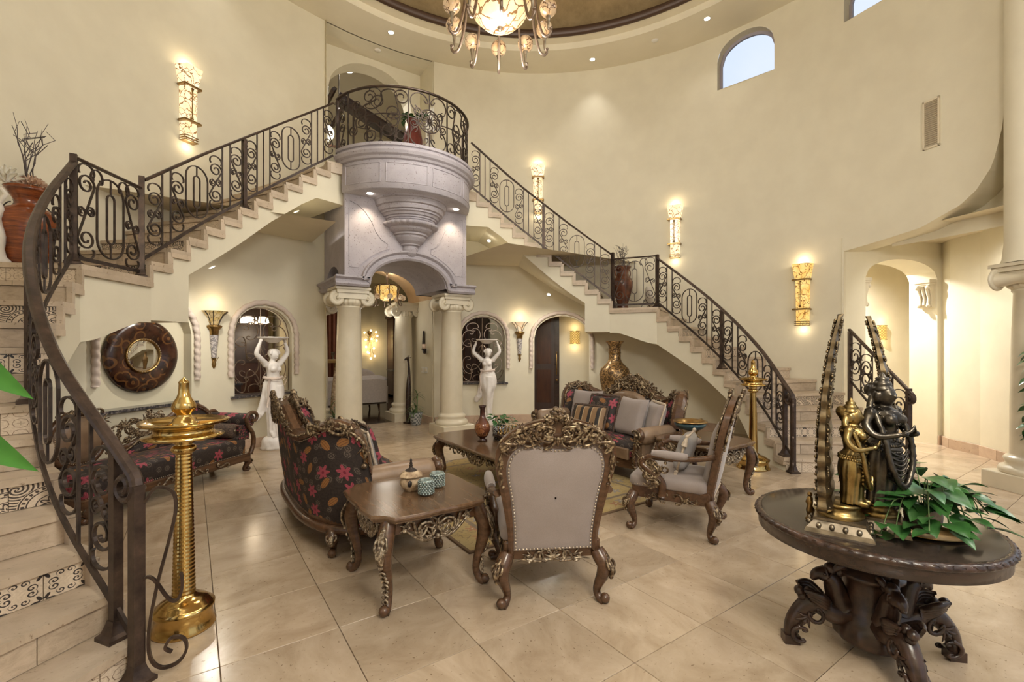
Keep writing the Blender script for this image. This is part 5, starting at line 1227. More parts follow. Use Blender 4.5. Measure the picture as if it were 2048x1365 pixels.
o = T_('side_chest', 'low dark chest with stone top behind the iron grille', 'chest', (-2.6, 9.1, 0)); mb = MB(); mb.box(-.3, .45, -.22, .22, 0, .86); P_('body', mb, 'ebony', o); mb = MB(); mb.bbox(-.33, .48, -.25, .25, .86, .90, .01); P_('top', mb, 'granite', o)
cluster((-3.05, 10.36, 1.55), 0, 'branching amber wall light seen through the grille behind the statue', 1.0)
o = T_('shade_chandelier', 'small chandelier with white beaded shades seen through the grille', 'chandelier', (-1.95, 8.9, 1.86)); mb = MB(); mb.lathe([(.01, .1), (.01, 1.34)], 8); P_('stem', mb, 'iron', o)
for i in range(5):
    a = 2 * pi * i / 5 + .3; x, y = .17 * cos(a), .17 * sin(a); mb = MB(); mb.tube([(0, 0, .1), (x * .6, y * .6, .0), (x, y, .02)], .006, 5); ar = P_('arm', mb, 'iron', o); mb = MB(); mb.lathe([(.065, .03), (.045, .13)], 12, (x, y, 0)); P_('shade', mb, 'shade_glow', ar)
ptl((-1.95, 8.9, 1.7), 9, (1, .8, .55), .1, 'shade_light')
# ------------------------------------------------------------------ upper gallery
mb = MB()
for sg in (-1, 1): quad(mb, [(sg * .975, 8.15, 4.1), (sg * .975, 8.8, 4.1), (sg * .975, 8.8, ZC), (sg * .975, 8.15, ZC)])
gf = lambda x: 6.15 + .67 * sqrt(max(0, 1 - (x / .80) ** 2)); xs = [-.8 + 1.6 * i / 32 for i in range(33)]
for a, b in zip(xs, xs[1:]): quad(mb, [(a, 8.8, gf(a)), (b, 8.8, gf(b)), (b, 8.8, ZC), (a, 8.8, ZC)]); quad(mb, [(a, 8.8, gf(a)), (b, 8.8, gf(b)), (b, 9.15, gf(b)), (a, 9.15, gf(a))])
for sg in (-1, 1): quad(mb, [(sg * .8, 8.8, 4.1), (sg * .98, 8.8, 4.1), (sg * .98, 8.8, ZC), (sg * .8, 8.8, ZC)]); quad(mb, [(sg * .8, 8.8, 4.1), (sg * .8, 9.15, 4.1), (sg * .8, 9.15, 6.15), (sg * .8, 8.8, 6.15)])
S_('wall_gallery', mb, 'paint')
mb = MB(); quad(mb, [(-1.2, 7.9, ZC + .001), (1.2, 7.9, ZC + .001), (1.2, 8.9, ZC + .001), (-1.2, 8.9, ZC + .001)]); S_('ceiling_gallery', mb, 'ceil')
mb = MB(); X0, X1, Y0, Y1, Z0, Z1 = -2.6, 3.2, 9.15, 13.0, 4.14, 7.4
for sx in (X0, X1): quad(mb, [(sx, Y0, Z0), (sx, Y1, Z0), (sx, Y1, Z1), (sx, Y0, Z1)])
quad(mb, [(X0, Y1, Z0), (X1, Y1, Z0), (X1, Y1, Z1), (X0, Y1, Z1)]); quad(mb, [(X0, Y0 + .001, Z0), (-.8, Y0 + .001, Z0), (-.8, Y0 + .001, Z1), (X0, Y0 + .001, Z1)]); quad(mb, [(.8, Y0 + .001, Z0), (X1, Y0 + .001, Z0), (X1, Y0 + .001, Z1), (.8, Y0 + .001, Z1)]); S_('wall_upper_hall', mb, 'paint')
mb = MB(); quad(mb, [(X0, Y0, Z0), (X1, Y0, Z0), (X1, Y1, Z0), (X0, Y1, Z0)]); S_('floor_upper_hall', mb, 'dark_floor'); mb = MB(); quad(mb, [(X0, Y0, Z1), (X1, Y0, Z1), (X1, Y1, Z1), (X0, Y1, Z1)]); S_('ceiling_upper_hall', mb, 'ceil')
can(-.05, 10.2, Z1, 'recessed downlight in the upper hall ceiling', 420, 165, .09)
can(2.2, 8.65, 3.1, 'added fill downlight in the small room behind the grille', 30, 150, .06)  # ceiling light added to brighten the niche room
can(1.2, 11.6, 3.4, 'recessed downlight over the pale sofa in the far room', 90, 150, .06)
mb = MB(); M_ = Matrix.Translation((.30, 9.75, 6.24)) @ Matrix.Rotation(.34, 4, 'Y'); mb.box(-.75, .70, -.10, .10, -.085, .085, M_); mb.box(-.75, .70, -.12, .12, .085, .105, M_); TM('sloped_beam', mb, 'ebony', 'dark sloping beam across the upper hall', 'beam')
o = T_('hanging_beam_light', 'dark slatted beam light hung from chains above the gallery', 'pendant light', (-.42, 9.9, 6.25), .5)
for i, (x, z) in enumerate(((-.16, .18), (.10, .0))): mb = MB(); mb.box(-.055, .055, -.35, .35, -.03, .03, Matrix.Translation((x, 0, z)) @ Matrix.Rotation(-.75, 4, 'Y') @ Matrix.Rotation(-.5, 4, 'X')); P_('slat', mb, 'ebony', o)
for x in (-.16, .12):
    mb = MB(); mb.tube([(x, 0, .1), (x, 0, 1.1)], .008, 5); P_('chain', mb, 'iron_dark', o)
mb = MB(); mb.ball((0, 0, 0), .16, 20, 14); TM('globe_light', mb, 'shade_glow', 'glowing white globe light behind the railing post at the gallery corner', 'globe light', (-.62, 9.75, 5.75)); ptl((-.62, 9.5, 5.4), 16, (1, .85, .62), .15, 'globe_glow')
o = T_('hall_railing', 'plain inner railing of square posts across the upper hall', 'railing', (0, 9.6, 4.14))
for x in (-.40, -.12, .16, .44): mb = MB(); mb.box(x - .016, x + .016, -.016, .016, 0, 2.05); P_('post', mb, 'iron', o)
mb = MB(); mb.box(-.60, .60, -.03, .03, 1.30, 1.33); P_('handrail', mb, 'ebony', o)
mb = MB(); mb.lathe([(.13, 0), (.15, .4), (.17, .9), (.18, 1.3), (.14, 1.5), (.10, 1.58), (.13, 1.66)], 20); TM('tall_red_vase', mb, 'plum', 'tall dark red vase standing on the gallery behind the rosette railing', 'vase', (.66, 8.40, 4.14))
# ------------------------------------------------------------------ carving helper
class Orn:
    def __init__(s, f, mir=True): s.mb = MB(); s.f = f; s.sx = (1, -1) if mir else (1,)
    def fill(s, centres, size, seed=1, n=3, r=.006):
        """dense small carving round the given centres"""
        rs = random.Random(seed)
        for cx, cz in centres:
            for k in range(n):
                x = cx + rs.uniform(-.5, .5) * size; z = cz + rs.uniform(-.5, .5) * size; m = rs.random()
                if m < .4: s.scr('c', x, z, size * .55, size * .6, rs.choice((1, -1)), rs.uniform(0, 3), r)
                elif m < .7: s.leaf(x, z, size * .7, r * 2.0, rs.uniform(0, 6.28), 2)
                else: s.ball(x, z, r * 1.5)
        return s
    def scr(s, kind, x, z, w_, h, fl=1, ro=0., r=.010):
        for k in s.sx: s.mb.tube([s.f(k * u, v, r * .5) for u, v in sc2(kind, x, z, w_, h, fl, ro)], taper(r, .5), 6)
        return s
    def crv(s, pts, r=.010, a=.4):
        q = catmull([(x, z, 0) for x, z in pts], 5)
        for k in s.sx: s.mb.tube([s.f(k * p.x, p.y, r * .4) for p in q], taper(r, a), 6)
        return s
    def ball(s, x, z, r, n=0.):
        for k in (s.sx if abs(x) > 1e-4 else (1,)): s.mb.ball(s.f(k * x, z, n + r * .3), r, 8, 5)
        return s
    def leaf(s, x, z, l, w_, ro=0., lobes=3, sp=.38):
        for k in s.sx:
            for i in range(-lobes + 1, lobes):
                a = ro + i * sp; ll = l * (1 - .17 * abs(i)); pts = []
                for t in range(6): q = t / 5; pts.append(s.f(k * (x + cos(a + .65 * sp * i * q) * ll * q), z + sin(a + .65 * sp * i * q) * ll * q, w_ * .45 * sin(pi * min(q * 1.1, 1))))
                s.mb.tube(pts, lambda q: w_ * (.25 + .75 * sin(pi * min(.12 + q * .88, 1))) * .5, 5)
        return s
    def grapes(s, x, z, r, n=7):
        for i in range(n): a = i * 2.4; q = r * .55 * sqrt(i); s.ball(x + q * cos(a) * 1.1, z + q * sin(a), r * .5)
        return s
    def rose(s, x, z, r):
        for k in (s.sx if abs(x) > 1e-4 else (1,)):
            for ring_, n_, rr in ((.75, 6, .5), (.35, 4, .42), (0, 1, .4)):
                for i in range(n_): a = 2 * pi * i / n_ + ring_; s.mb.ball(s.f(k * x + cos(a) * r * ring_, z + sin(a) * r * ring_, r * (.2 + .45 * (1 - ring_))), (r * rr, r * rr, r * rr * .9), 7, 5)
        return s
def cabriole(root, x, y, h, d, k=1.0, name='leg', mat='walnut', carve='carved'):
    d = V((d[0], d[1], 0)).normalized(); b = V((x, y, 0))
    pr = catmull([(0, h, 0), (.018 * k, h * .9, 0), (.048 * k, h * .74, 0), (.038 * k, h * .55, 0), (.012 * k, h * .34, 0), (.0, h * .18, 0), (.018 * k, h * .07, 0), (.048 * k, h * .03, 0)], 4)
    rr = catmull([(.036, 0, 0), (.042, 0, 0), (.042, 0, 0), (.034, 0, 0), (.025, 0, 0), (.020, 0, 0), (.022, 0, 0), (.026, 0, 0)], 4)
    mb = MB(); mb.tube([b + d * p.x + V((0, 0, p.y)) for p in pr], [q.x * k * (.8 + .2 * 1) for q in rr], 8)
    mb.ball(b + d * .05 * k + V((0, 0, .026 * k)), .027 * k); lg = P_(name, mb, mat, root)
    sd = V((-d.y, d.x, 0)); f = lambda u, v, n: b + d * (n + .035 * k + .055 * k * max(0, sin(pi * min(max((v / h - .35) / .65, 0), 1)))) + sd * u + V((0, 0, v))
    o = Orn(f); o.leaf(.003, h * .54, h * .34, .018 * k, 1.5, 2, .09); o.scr('c', .018 * k, h * .80, .024 * k, h * .16, 1, .2, .007 * k); o.leaf(.0, h * .97, h * .2, .014 * k, -1.5, 2, .1); o.ball(0, h * .56, .013 * k); o.ball(0, h * .93, .013 * k)
    if h > .35:
        for i in range(7): o.crv([(0.0, h * (.50 - .055 * i)), (.014 * k, h * (.47 - .055 * i)), (.004, h * (.445 - .055 * i))], .006 * k)
    P_('knee_carving', o.mb, carve, lg); return lg
def pillow(w_, h, t, n=14, p=4.):
    mb = MB()
    for s in (1, -1):
        rows = []
        for i in range(n + 1):
            u = -1 + 2 * i / n; row = []
            for j in range(n + 1):
                v = -1 + 2 * j / n; k = sqrt(max(0, 1 - abs(u) ** p)) * sqrt(max(0, 1 - abs(v) ** p)); q = 1 - .07 * (1 - abs(u) ** 2) * abs(v) ** 3
                q2 = 1 - .07 * (1 - abs(v) ** 2) * abs(u) ** 3
                row.append((u * w_ / 2 * q2, s * t / 2 * k ** .8, v * h / 2 * q))
            rows.append(row)
        mb.grid(rows if s > 0 else rows[::-1], uv=True)
    return mb
def softbox(x0, x1, y0, y1, z0, z1, r=.05, n=5, top=.02):
    """upholstered block with rounded plan and domed top"""
    def rr(q, inset):
        out = []
        for cx, cy, a0 in ((x1 - r, y1 - r, 0), (x0 + r, y1 - r, pi / 2), (x0 + r, y0 + r, pi), (x1 - r, y0 + r, 1.5 * pi)):
            for i in range(n + 1): a = a0 + pi / 2 * i / n; out.append(V((cx + (r - inset) * cos(a), cy + (r - inset) * sin(a), q)))
        return out
    mb = MB(); rows = [rr(z0, .012), rr(z0 + .012, 0), rr(z1 - .03, 0), rr(z1 - .01, .010), rr(z1, .03)]
    c = V(((x0 + x1) / 2, (y0 + y1) / 2, z1 + top)); rows.append([p.lerp(c, .45) + V((0, 0, top * .55)) for p in rr(z1, .03)]); rows.append([c.lerp(p, .02) for p in rr(z1 + top, .03)])
    mb.grid(rows, closev=True, smooth=True, uv=True); return mb
def nails(path, r=.0055, step=.02):
    mb = MB(); acc = 0.; P = [V(p) for p in path]
    for a, b in zip(P, P[1:]):
        L = (b - a).length
        while acc < L: mb.ball(a + (b - a) * (acc / L), r, 5, 3); acc += step
        acc -= L
    return mb
def nail_part(root, path, r=.0055, step=.02): o = P_('nailheads', nails(path, r, step), 'nailhead', root); o['kind'] = 'stuff'; return o

# ------------------------------------------------------------------ armchairs
def armchair(lab):
    root = T_('armchair', lab, 'chair', (0, 0, 0), 0, 'carved linen armchairs')
    yb = lambda z: -.285 - .20 * max(0, z - .36) - .05 * max(0, z - .8)
    fb = lambda x, z, n: V((x, yb(z) - n, z))
    out = catmull([(.262, .28, 0), (.266, .42, 0), (.300, .62, 0), (.336, .79, 0), (.343, .88, 0), (.325, .96, 0), (.268, 1.025, 0), (.17, 1.075, 0), (.08, 1.10, 0), (0, 1.11, 0)], 5)
    inn = catmull([(.230, .315, 0), (.234, .44, 0), (.252, .62, 0), (.277, .76, 0), (.279, .84, 0), (.255, .905, 0), (.20, .945, 0), (.12, .95, 0), (.055, .935, 0), (0, .928, 0)], 5)
    O = [(p.x, p.y) for p in out] + [(-p.x, p.y) for p in out[-2::-1]]; I = [(p.x, p.y) for p in inn] + [(-p.x, p.y) for p in inn[-2::-1]]
    rows = [[fb(*o, .020), fb((o[0] + i[0]) / 2, (o[1] + i[1]) / 2, .030), fb(*i, .020), fb(*i, -.025), fb((o[0] + i[0]) / 2, (o[1] + i[1]) / 2, -.035), fb(*o, -.025)] for o, i in zip(O, I)]
    mb = MB(); mb.grid(rows, closev=True, smooth=False, cap=True); P_('back_frame', mb, 'walnut', root)
    for nm, s in (('back_panel', 1), ('back_cushion', -1)):
        rows = []
        for k, n_ in ((1.0, .006), (.96, .014), (.85, .022), (.6, .03), (.3, .032), (.02, .032)):
            rows.append([fb(x * k, .64 + (z - .64) * k, s * n_ * (1 if s > 0 else 2.4) + (.008 if s > 0 else -.012)) for x, z in I])
        mb = MB(); mb.grid(rows if s < 0 else rows, closev=True, uv=True); P_(nm, mb, 'linen', root)
    nl = [fb(x * .955, .64 + (z - .64) * .965, .026) for x, z in I]; nl.append(nl[0]); nail_part(root, nl, .0066, .021)
    for s, nm in ((1, 'crest_carving'), (-1, 'crest_carving')):
        o = Orn(lambda u, v, n: fb(u, v, s * (.034 + n)))
        o.rose(0, 1.125, .034); o.rose(.050, 1.095, .024)
        o.scr('C', .078, 1.02, .10, .085, 1, .3, .009).scr('C', .052, .972, .08, .062, -1, -.5, .008).scr('S', .165, 1.0, .09, .10, 1, .5, .009).scr('C', .205, 1.005, .06, .08, -1, .2, .008)
        o.grapes(.045, 1.03, .015, 8).grapes(.145, 1.05, .016, 7).grapes(.02, .985, .012, 6)
        o.crv([(.02, 1.05), (.07, 1.075), (.12, 1.055), (.14, 1.01)], .008).crv([(0.0, .945), (.005, .98), (0.0, 1.0)], .008)
        o.scr('S', .262, .965, .07, .12, -1, .75, .010).leaf(.305, .92, .08, .016, 1.95, 3, .2).leaf(.312, .91, .11, .015, -1.5, 2, .12).crv([(.30, .86), (.322, .80), (.305, .76), (.316, .72)], .008).ball(.298, .715, .010).ball(.312, .79, .010)
        o.crv([(.10, 1.085), (.18, 1.055), (.25, 1.015), (.29, .975)], .011)
        o.fill([(.03, .975), (.06, 1.0), (.09, .985), (.11, 1.03), (.13, .99), (.16, 1.03), (.18, .985), (.21, 1.02), (.225, .975), (.25, .99), (.27, .95), (.29, .93), (.08, 1.06), (.03, 1.06)], .05, 5, 3, .0065)
        P_(nm, o.mb, 'carved', root)
    mb = MB(); mb.bbox(-.285, .285, -.29, .31, .265, .365, .01); P_('seat_rail', mb, 'walnut', root)
    P_('seat', softbox(-.30, .30, -.27, .335, .355, .445, .06), 'linen', root)
    nail_part(root, [(-.29, -.2, .372), (-.30, .28, .372), (-.25, .335, .372), (.25, .335, .372), (.30, .28, .372), (.29, -.2, .372)], .005)
    for nm, f in (('apron_carving', lambda u, v, n: V((u, .315 + n, v))), ('apron_carving', lambda u, v, n: V((u, -.295 - n, v)))):
        o = Orn(f); o.scr('C', .05, .285, .05, .07, 1, .4, .008).leaf(0.0, .255, .07, .014, 1.2, 3).scr('S', .11, .275, .045, .10, 1, 1.3, .008).leaf(.12, .28, .06, .010, .2, 2).crv([(.0, .255), (.08, .248), (.16, .262), (.22, .255)], .007); P_(nm, o.mb, 'carved_silver', root)
    for sx in (-1, 1):
        o = Orn(lambda u, v, n: V((sx * (.29 + n), u, v)), False)
        for s in (1, -1): o.scr('C', s * .06, .29, .06, .08, s, .3 * s, .008); o.leaf(s * .10, .28, .08, .012, .2 if s > 0 else pi - .2, 2); o.scr('s', s * .15, .285, .04, .10, s, 1.4, .007)
        P_('apron_carving', o.mb, 'carved', root)
    for x, y in ((-.265, -.285), (.265, -.285), (.27, .29), (-.27, .29)): cabriole(root, x, y, .30, (x, y * (.6 if y > 0 else 1)), 1.12)
    for sx in (-1, 1):
        pts = catmull([(sx * .325, yb(.66) + .01, .665), (sx * .345, -.20, .635), (sx * .355, -.02, .622), (sx * .355, .12, .628), (sx * .35, .19, .60)], 5)
        mb = MB(); mb.tube(pts, .022, 8); pts2 = catmull([(sx * .35, .19, .60), (sx * .35, .215, .56), (sx * .345, .17, .52), (sx * .33, .10, .46), (sx * .315, .06, .40), (sx * .31, .06, .30)], 5); mb.tube(pts2, lambda q: .026 + .008 * q, 8); arm = P_('arm', mb, 'walnut', root)
        mb = MB(); mb.tube(catmull([(sx * .35, -.14, .642), (sx * .355, -.02, .645), (sx * .355, .13, .650)], 5), lambda q: .034 * (.55 + .45 * sin(pi * min(max(q * .96 + .02, 0), 1)) ** .4), 10); P_('arm_pad', mb, 'linen', arm)
        o = Orn(lambda u, v, n: V((sx * (.352 + n), u, v)), False); o.scr('C', .17, .55, .13, .12, 1, .5, .013).scr('C', .13, .50, .10, .11, -1, .2, .012).scr('S', .14, .44, .09, .14, 1, -.4, .012).leaf(.20, .58, .08, .014, 2.6, 3).leaf(.08, .55, .10, .012, .3, 2).grapes(.20, .54, .02, 8).ball(.10, .42, .018).ball(.16, .40, .018).fill([(.17, .57), (.20, .53), (.14, .54), (.11, .50), (.16, .48), (.10, .45), (.14, .42), (.06, .55)], .075, 9, 4, .009); P_('arm_carving', o.mb, 'carved', arm)
    return root
def at_px(root, x, y, fx, fy): root.location = (x, y, 0); root.rotation_euler.z = atan2(fy, fx) - pi / 2
ch1 = armchair('carved armchair with plain linen back turned towards the room, behind the coffee table')
bk = V((-1.087, 2.116)); fd = V((.482, .876)); p = bk + fd * .285; at_px(ch1, p.x, p.y, fd.x, fd.y)
ch2 = dup(ch1, label='carved linen armchair holding a tasselled silver cushion, beside the round table')
bk = V((.69, 2.205)); fd = V((-.431, .902)); p = bk + fd * .285; at_px(ch2, p.x, p.y, fd.x, fd.y)
def tasselled(loc, rz, tilt, lab):
    o = T_('tassel_pillow', lab, 'pillow', loc); o.rotation_euler = (tilt, 0, rz); P_('cover', pillow(.34, .30, .13), 'silver_satin', o)
    mb = MB(); pts = [(.17, 0, .15), (.165, 0, 0), (.17, 0, -.15), (0, 0, -.14), (-.17, 0, -.15), (-.165, 0, 0), (-.17, 0, .15), (0, 0, .14)]
    mb.tube(pts, .010, 6, closed=True, twist=lambda i, a: 1 + .2 * sin(a * 3 + i)); P_('cord', mb, 'tassel', o)
    for x in (-1, 1):
        for z in (-1, 1):
            mb = MB(); mb.ball((x * .18, 0, z * .155), .016); mb.lathe([(.006, 0), (.014, -.02), (.024, -.075)], 8, (x * .185, 0, z * .15)); P_('tassel', mb, 'tassel', o)
    return o
p = bk + fd * .22; tasselled((p.x, p.y, .625), ch2.rotation_euler.z, .28, 'silver cushion with cream tassels on the armchair seat')
p = V((-1.087, 2.116)) + V((.482, .876)) * .22; tasselled((p.x, p.y, .625), ch1.rotation_euler.z, .28, 'silver tasselled cushion on the seat behind the plain linen back')

# ------------------------------------------------------------------ end tables and coffee table
def serp(hx, hy, amp=.03, ch=.10, n=12):
    """serpentine outline with cut corners"""
    out = []
    def edge(a, b, nrm):
        for i in range(n): t = i / n; o = amp * (cos(2 * pi * t) * -.5 + .5) - amp * .9 * (sin(pi * t) ** 6); out.append(a.lerp(b, t) + nrm * (o * .9))
    c = [(hx - ch, -hy), (hx, -hy + ch), (hx, hy - ch), (hx - ch, hy), (-hx + ch, hy), (-hx, hy - ch), (-hx, -hy + ch), (-hx + ch, -hy)]
    C = [V((x, y)) for x, y in c]
    edge(C[7], C[0], V((0, -1))); out.append(C[0]); out.append(C[0].lerp(C[1], .5) + V((-.012, .012))); 
    edge(C[1], C[2], V((1, 0))); out.append(C[2]); out.append(C[2].lerp(C[3], .5) + V((-.012, -.012)))
    edge(C[3], C[4], V((0, 1))); out.append(C[4]); out.append(C[4].lerp(C[5], .5) + V((.012, -.012)))
    edge(C[5], C[6], V((-1, 0))); out.append(C[6]); out.append(C[6].lerp(C[7], .5) + V((.012, .012)))
    return out
def tabletop(root, hx, hy, z, amp=.03, ch=.10):
    S = serp(hx, hy, amp, ch); rows = []
    for k, dz in ((.93, -.045), (.965, -.04), (.97, -.028), (1.0, -.022), (1.005, -.012), (.995, -.003), (.98, 0), (.5, 0), (.01, 0)): rows.append([(p.x * (1 - (1 - k) * .4 / hx) if k > .9 else p.x * k, p.y * (1 - (1 - k) * .4 / hy) if k > .9 else p.y * k, z + dz) for p in S])
    mb = MB(); mb.grid(rows, closev=True, smooth=False); P_('table_top', mb, 'walnut_top', root)
def apron_orn(root, f, w_, z, carve, rich=1):
    o = Orn(f); o.scr('C', .07, z, .10, .10, 1, .7, .010).scr('S', .14, z + .02, .07, .14, -1, -1.1, .010).leaf(.03, z - .05, .09, .014, .9, 3).scr('c', .03, z + .035, .05, .06, -1, .2, .008).leaf(.17, z + .03, .08, .012, .4, 2).crv([(0, z - .055), (.08, z - .06), (.15, z - .02), (.21, z + .035)], .009).ball(0, z - .05, .016).ball(.2, z + .05, .012)
    if rich > 1: o.scr('S', .30, z + .02, .08, .16, 1, -1.4, .010).leaf(.36, z + .03, .09, .012, .1, 3).scr('C', .44, z + .02, .07, .10, 1, .5, .010).leaf(.50, z + .03, .09, .012, .2, 2).scr('S', .60, z + .03, .06, .13, 1, -1.3, .009).grapes(.27, z, .016, 6)
    P_('apron_carving', o.mb, carve, root)
def end_table(lab):
    root = T_('end_table', lab, 'table', (0, 0, 0), 0, 'carved end tables'); tabletop(root, .385, .385, .555)
    mb = MB(); mb.bbox(-.31, .31, -.31, .31, .43, .512, .01); P_('apron', mb, 'walnut', root)
    for k in range(4):
        M_ = Matrix.Rotation(k * pi / 2, 3, 'Z'); apron_orn(root, lambda u, v, n: M_ @ V((u, -.318 - n, v)), .3, .425, 'carved_silver')
    for x, y in ((-1, -1), (1, -1), (1, 1), (-1, 1)): cabriole(root, x * .285, y * .285, .515, (x, y), 1.15, carve='carved_silver')
    return root
et = end_table('carved end table carrying the lidded jar and two green glass votives'); et.location = (-1.625, 2.855, 0)
et2 = dup(et, (1.50, 2.83, 0), 0, 'carved end table carrying the teal and brass bowl')
ct = T_('coffee_table', 'long carved walnut coffee table on the rug with vase and chess set', 'table', (0.0, 4.13, 0)); tabletop(ct, .53, .93, .47, .025, .12)
mb = MB(); mb.bbox(-.43, .43, -.83, .83, .36, .425, .01); P_('apron', mb, 'walnut', ct)
for k, hw in ((0, .835), (1, .435), (2, .835), (3, .435)):
    M_ = Matrix.Rotation(k * pi / 2, 3, 'Z'); apron_orn(ct, lambda u, v, n: M_ @ V((u, -hw - .008 - n, v)), .4, .355, 'carved_silver', 2 if k % 2 else 1)
for x, y in ((-.40, -.80), (.40, -.80), (.40, .80), (-.40, .80)): cabriole(ct, x, y, .43, (x * 2, y), 1.35, carve='carved')
mb = MB(); mb.bbox(-1.22, 1.22, -1.26, 1.26, 0, .012, .004); TM('area_rug', mb, 'rug', 'gold floral wool rug lying under the coffee table', 'rug', (.04, 4.20, .0005))
# ------------------------------------------------------------------ sofas
def sofa(lab):
    root = T_('sofa', lab, 'sofa', (0, 0, 0), 0, 'carved floral sofas')
    half = [(0, -.47), (.35, -.465), (.62, -.42), (.80, -.335), (.92, -.20), (.965, -.10)]
    bp = catmull([(-x, y, 0) for x, y in half[::-1]] + [(x, y, 0) for x, y in half[1:]], 6); path = Path([(p.x, p.y) for p in bp]); Lh = path.L / 2
    ztop = interp([(0, 1.02), (.10, 1.0), (.22, .93), (.36, .845), (.50, .845), (.62, .89), (.74, .955), (.82, .965), (.90, .93), (.95, .86), (.985, .74), (1.0, .62)])
    zt = lambda a: ztop(abs(a - Lh) / Lh)
    N = 72; rows_o = []; rows_i = []; topl = []
    for i in range(N + 1):
        a = path.L * i / N; p = path.at(a); t = path.tan(a); n = V((t.y, -t.x)); z1 = zt(a)   # outward normal
        lean = lambda z: .10 * max(0, (z - .25) / .8)
        P3 = lambda z, off: V((p.x + n.x * (lean(z) + off), p.y + n.y * (lean(z) + off), z))
        rows_o.append([P3(.16 + (z1 - .19) * k / 8, .012 * sin(pi * k / 8)) for k in range(9)]); rows_i.append([P3(.40 + (z1 - .43) * k / 6, -.085 - .035 * sin(pi * k / 6)) for k in range(7)]); topl.append((P3(z1, -.04), n, p))
    mb = MB(); mb.grid(rows_o, uv=True); P_('outer_back', mb, 'floral', root, 'floral brocade back')
    mb = MB(); mb.grid(rows_i, uv=True); P_('inner_back', mb, 'floral', root, 'floral brocade inner back')
    rows = []
    for q, n, p in topl:
        nn = V((n.x, n.y, 0)); rows.append([q + nn * .062 + V((0, 0, -.045)), q + nn * .065 + V((0, 0, -.005)), q + nn * .03 + V((0, 0, .022)), q - nn * .02 + V((0, 0, .022)), q - nn * .06 + V((0, 0, -.005)), q - nn * .058 + V((0, 0, -.045))])
    mb = MB(); mb.grid(rows, closev=True, smooth=False, cap=True); P_('top_rail', mb, 'walnut', root)
    nail_part(root, [r[8] + V((0, 0, -.022)) + V((topl[i][1].x, topl[i][1].y, 0)) * .006 for i, r in enumerate(rows_o)], .006, .026)
    nail_part(root, [r[0] + V((0, 0, .03)) + V((topl[i][1].x, topl[i][1].y, 0)) * .008 for i, r in enumerate(rows_o)], .005, .022)
    # crest and wing carving on the rail, both faces
    def fs(side):
        def f(u, v, n):
            a = Lh + u; a = min(max(a, .01), path.L - .01); p = path.at(a); t = path.tan(a); nr = V((t.y, -t.x)); off = .06 + (n + .004) if side > 0 else -.06 - n; le = .10 * max(0, (v - .25) / .8)
            return V((p.x + nr.x * (le - .04 + off), p.y + nr.y * (le - .04 + off), v))
        return f
    W = Lh
    for s in (1, -1):
        o = Orn(fs(s)); o.rose(0, 1.085, .045); o.rose(.07, 1.05, .032); o.scr('C', .08, 1.0, .13, .11, 1, .4, .013).scr('C', .05, .95, .10, .08, -1, -.5, .011).scr('S', .19, .965, .10, .16, 1, .75, .013).grapes(.13, 1.03, .022, 8).grapes(.05, 1.02, .018, 8).leaf(.22, .93, .10, .018, -.5, 3).scr('S', .33, .90, .08, .17, -1, 1.0, .013).leaf(.36, .885, .12, .016, -.2, 3).scr('C', .27, .96, .08, .10, -1, .9, .011).crv([(.05, 1.10), (.16, 1.03), (.26, .95), (.36, .885)], .015)
        for k in range(12): o.ball(W * (.38 + .02 * k), ztop(.38 + .02 * k) - .012, .009)
        o.scr('S', W * .72, .93, .06, .20, 1, -1.2, .013).leaf(W * .66, .90, .11, .016, .35, 3).scr('C', W * .82, .925, .07, .12, -1, 1.2, .012).leaf(W * .86, .93, .10, .016, -.6, 3).crv([(W * .90, .90), (W * .945, .84), (W * .965, .76), (W * .955, .68)], .013).ball(W * .955, .66, .022).leaf(W * .95, .80, .08, .012, -1.5, 2)
        o.fill([(.03, .96), (.07, .98), (.11, .97), (.15, .99), (.19, .93), (.23, .91), (.27, .90), (.31, .875), (.12, 1.03), (.05, 1.05), (W * .68, .91), (W * .74, .94), (W * .80, .94), (W * .86, .92), (W * .91, .88)], .075, 6, 3, .009)
        P_('crest_carving', o.mb, 'carved', root)
    # tufted oval on the inside
    rows = []; fo = fs(-1)
    for k in range(8):
        q = k / 7; row = []
        for j in range(36):
            a = 2 * pi * j / 36; x = .36 * cos(a) * (1 - q); z = .72 + .19 * sin(a) * (1 - q); tuft = .016 * (cos(x * 42) * cos((z - .72) * 42)); row.append(fo(x, z, .055 * sqrt(max(0, 1 - (1 - q) ** 2)) + .045 + (tuft if k > 0 else -.02)))
        rows.append(row)
    mb = MB(); mb.grid(rows, closev=True); P_('tufted_panel', mb, 'leather', root)
    mb = MB()
    for x in (-.225, -.075, .075, .225):
        for z in (.72 + .0375, .72 + .1125, .6825): mb.ball(fo(x, z, .105), .009, 6, 4)
    b_ = P_('buttons', mb, 'leather', root); b_['kind'] = 'stuff'
    # base, seat, arms
    S = [(p.x, p.y) for p in bp]; base = [(x * 1.0, y - .005) for x, y in S] + [(.93, .33), (.6, .40), (0, .43), (-.6, .40), (-.93, .33)]
    mb = MB(); mb.prism([V(q) for q in base], lambda p: V((p.x, p.y, .15)), lambda p: V((p.x, p.y, .27))); P_('base_rail', mb, 'walnut', root)
    mb = MB(); mb.tube([(x * 1.012, y - .012, .185) for x, y in S], .034, 8); P_('plinth_moulding', mb, 'walnut', root)
    for x0, x1 in ((-.76, .76),): P_('seat_cushion', softbox(x0, x1, -.36, .40, .26, .42, .06, 5, .03), 'floral', root)
    mb = MB(); mb.bbox(-.74, .74, .385, .425, .255, .375, .01); P_('seat_front', mb, 'leather', root)
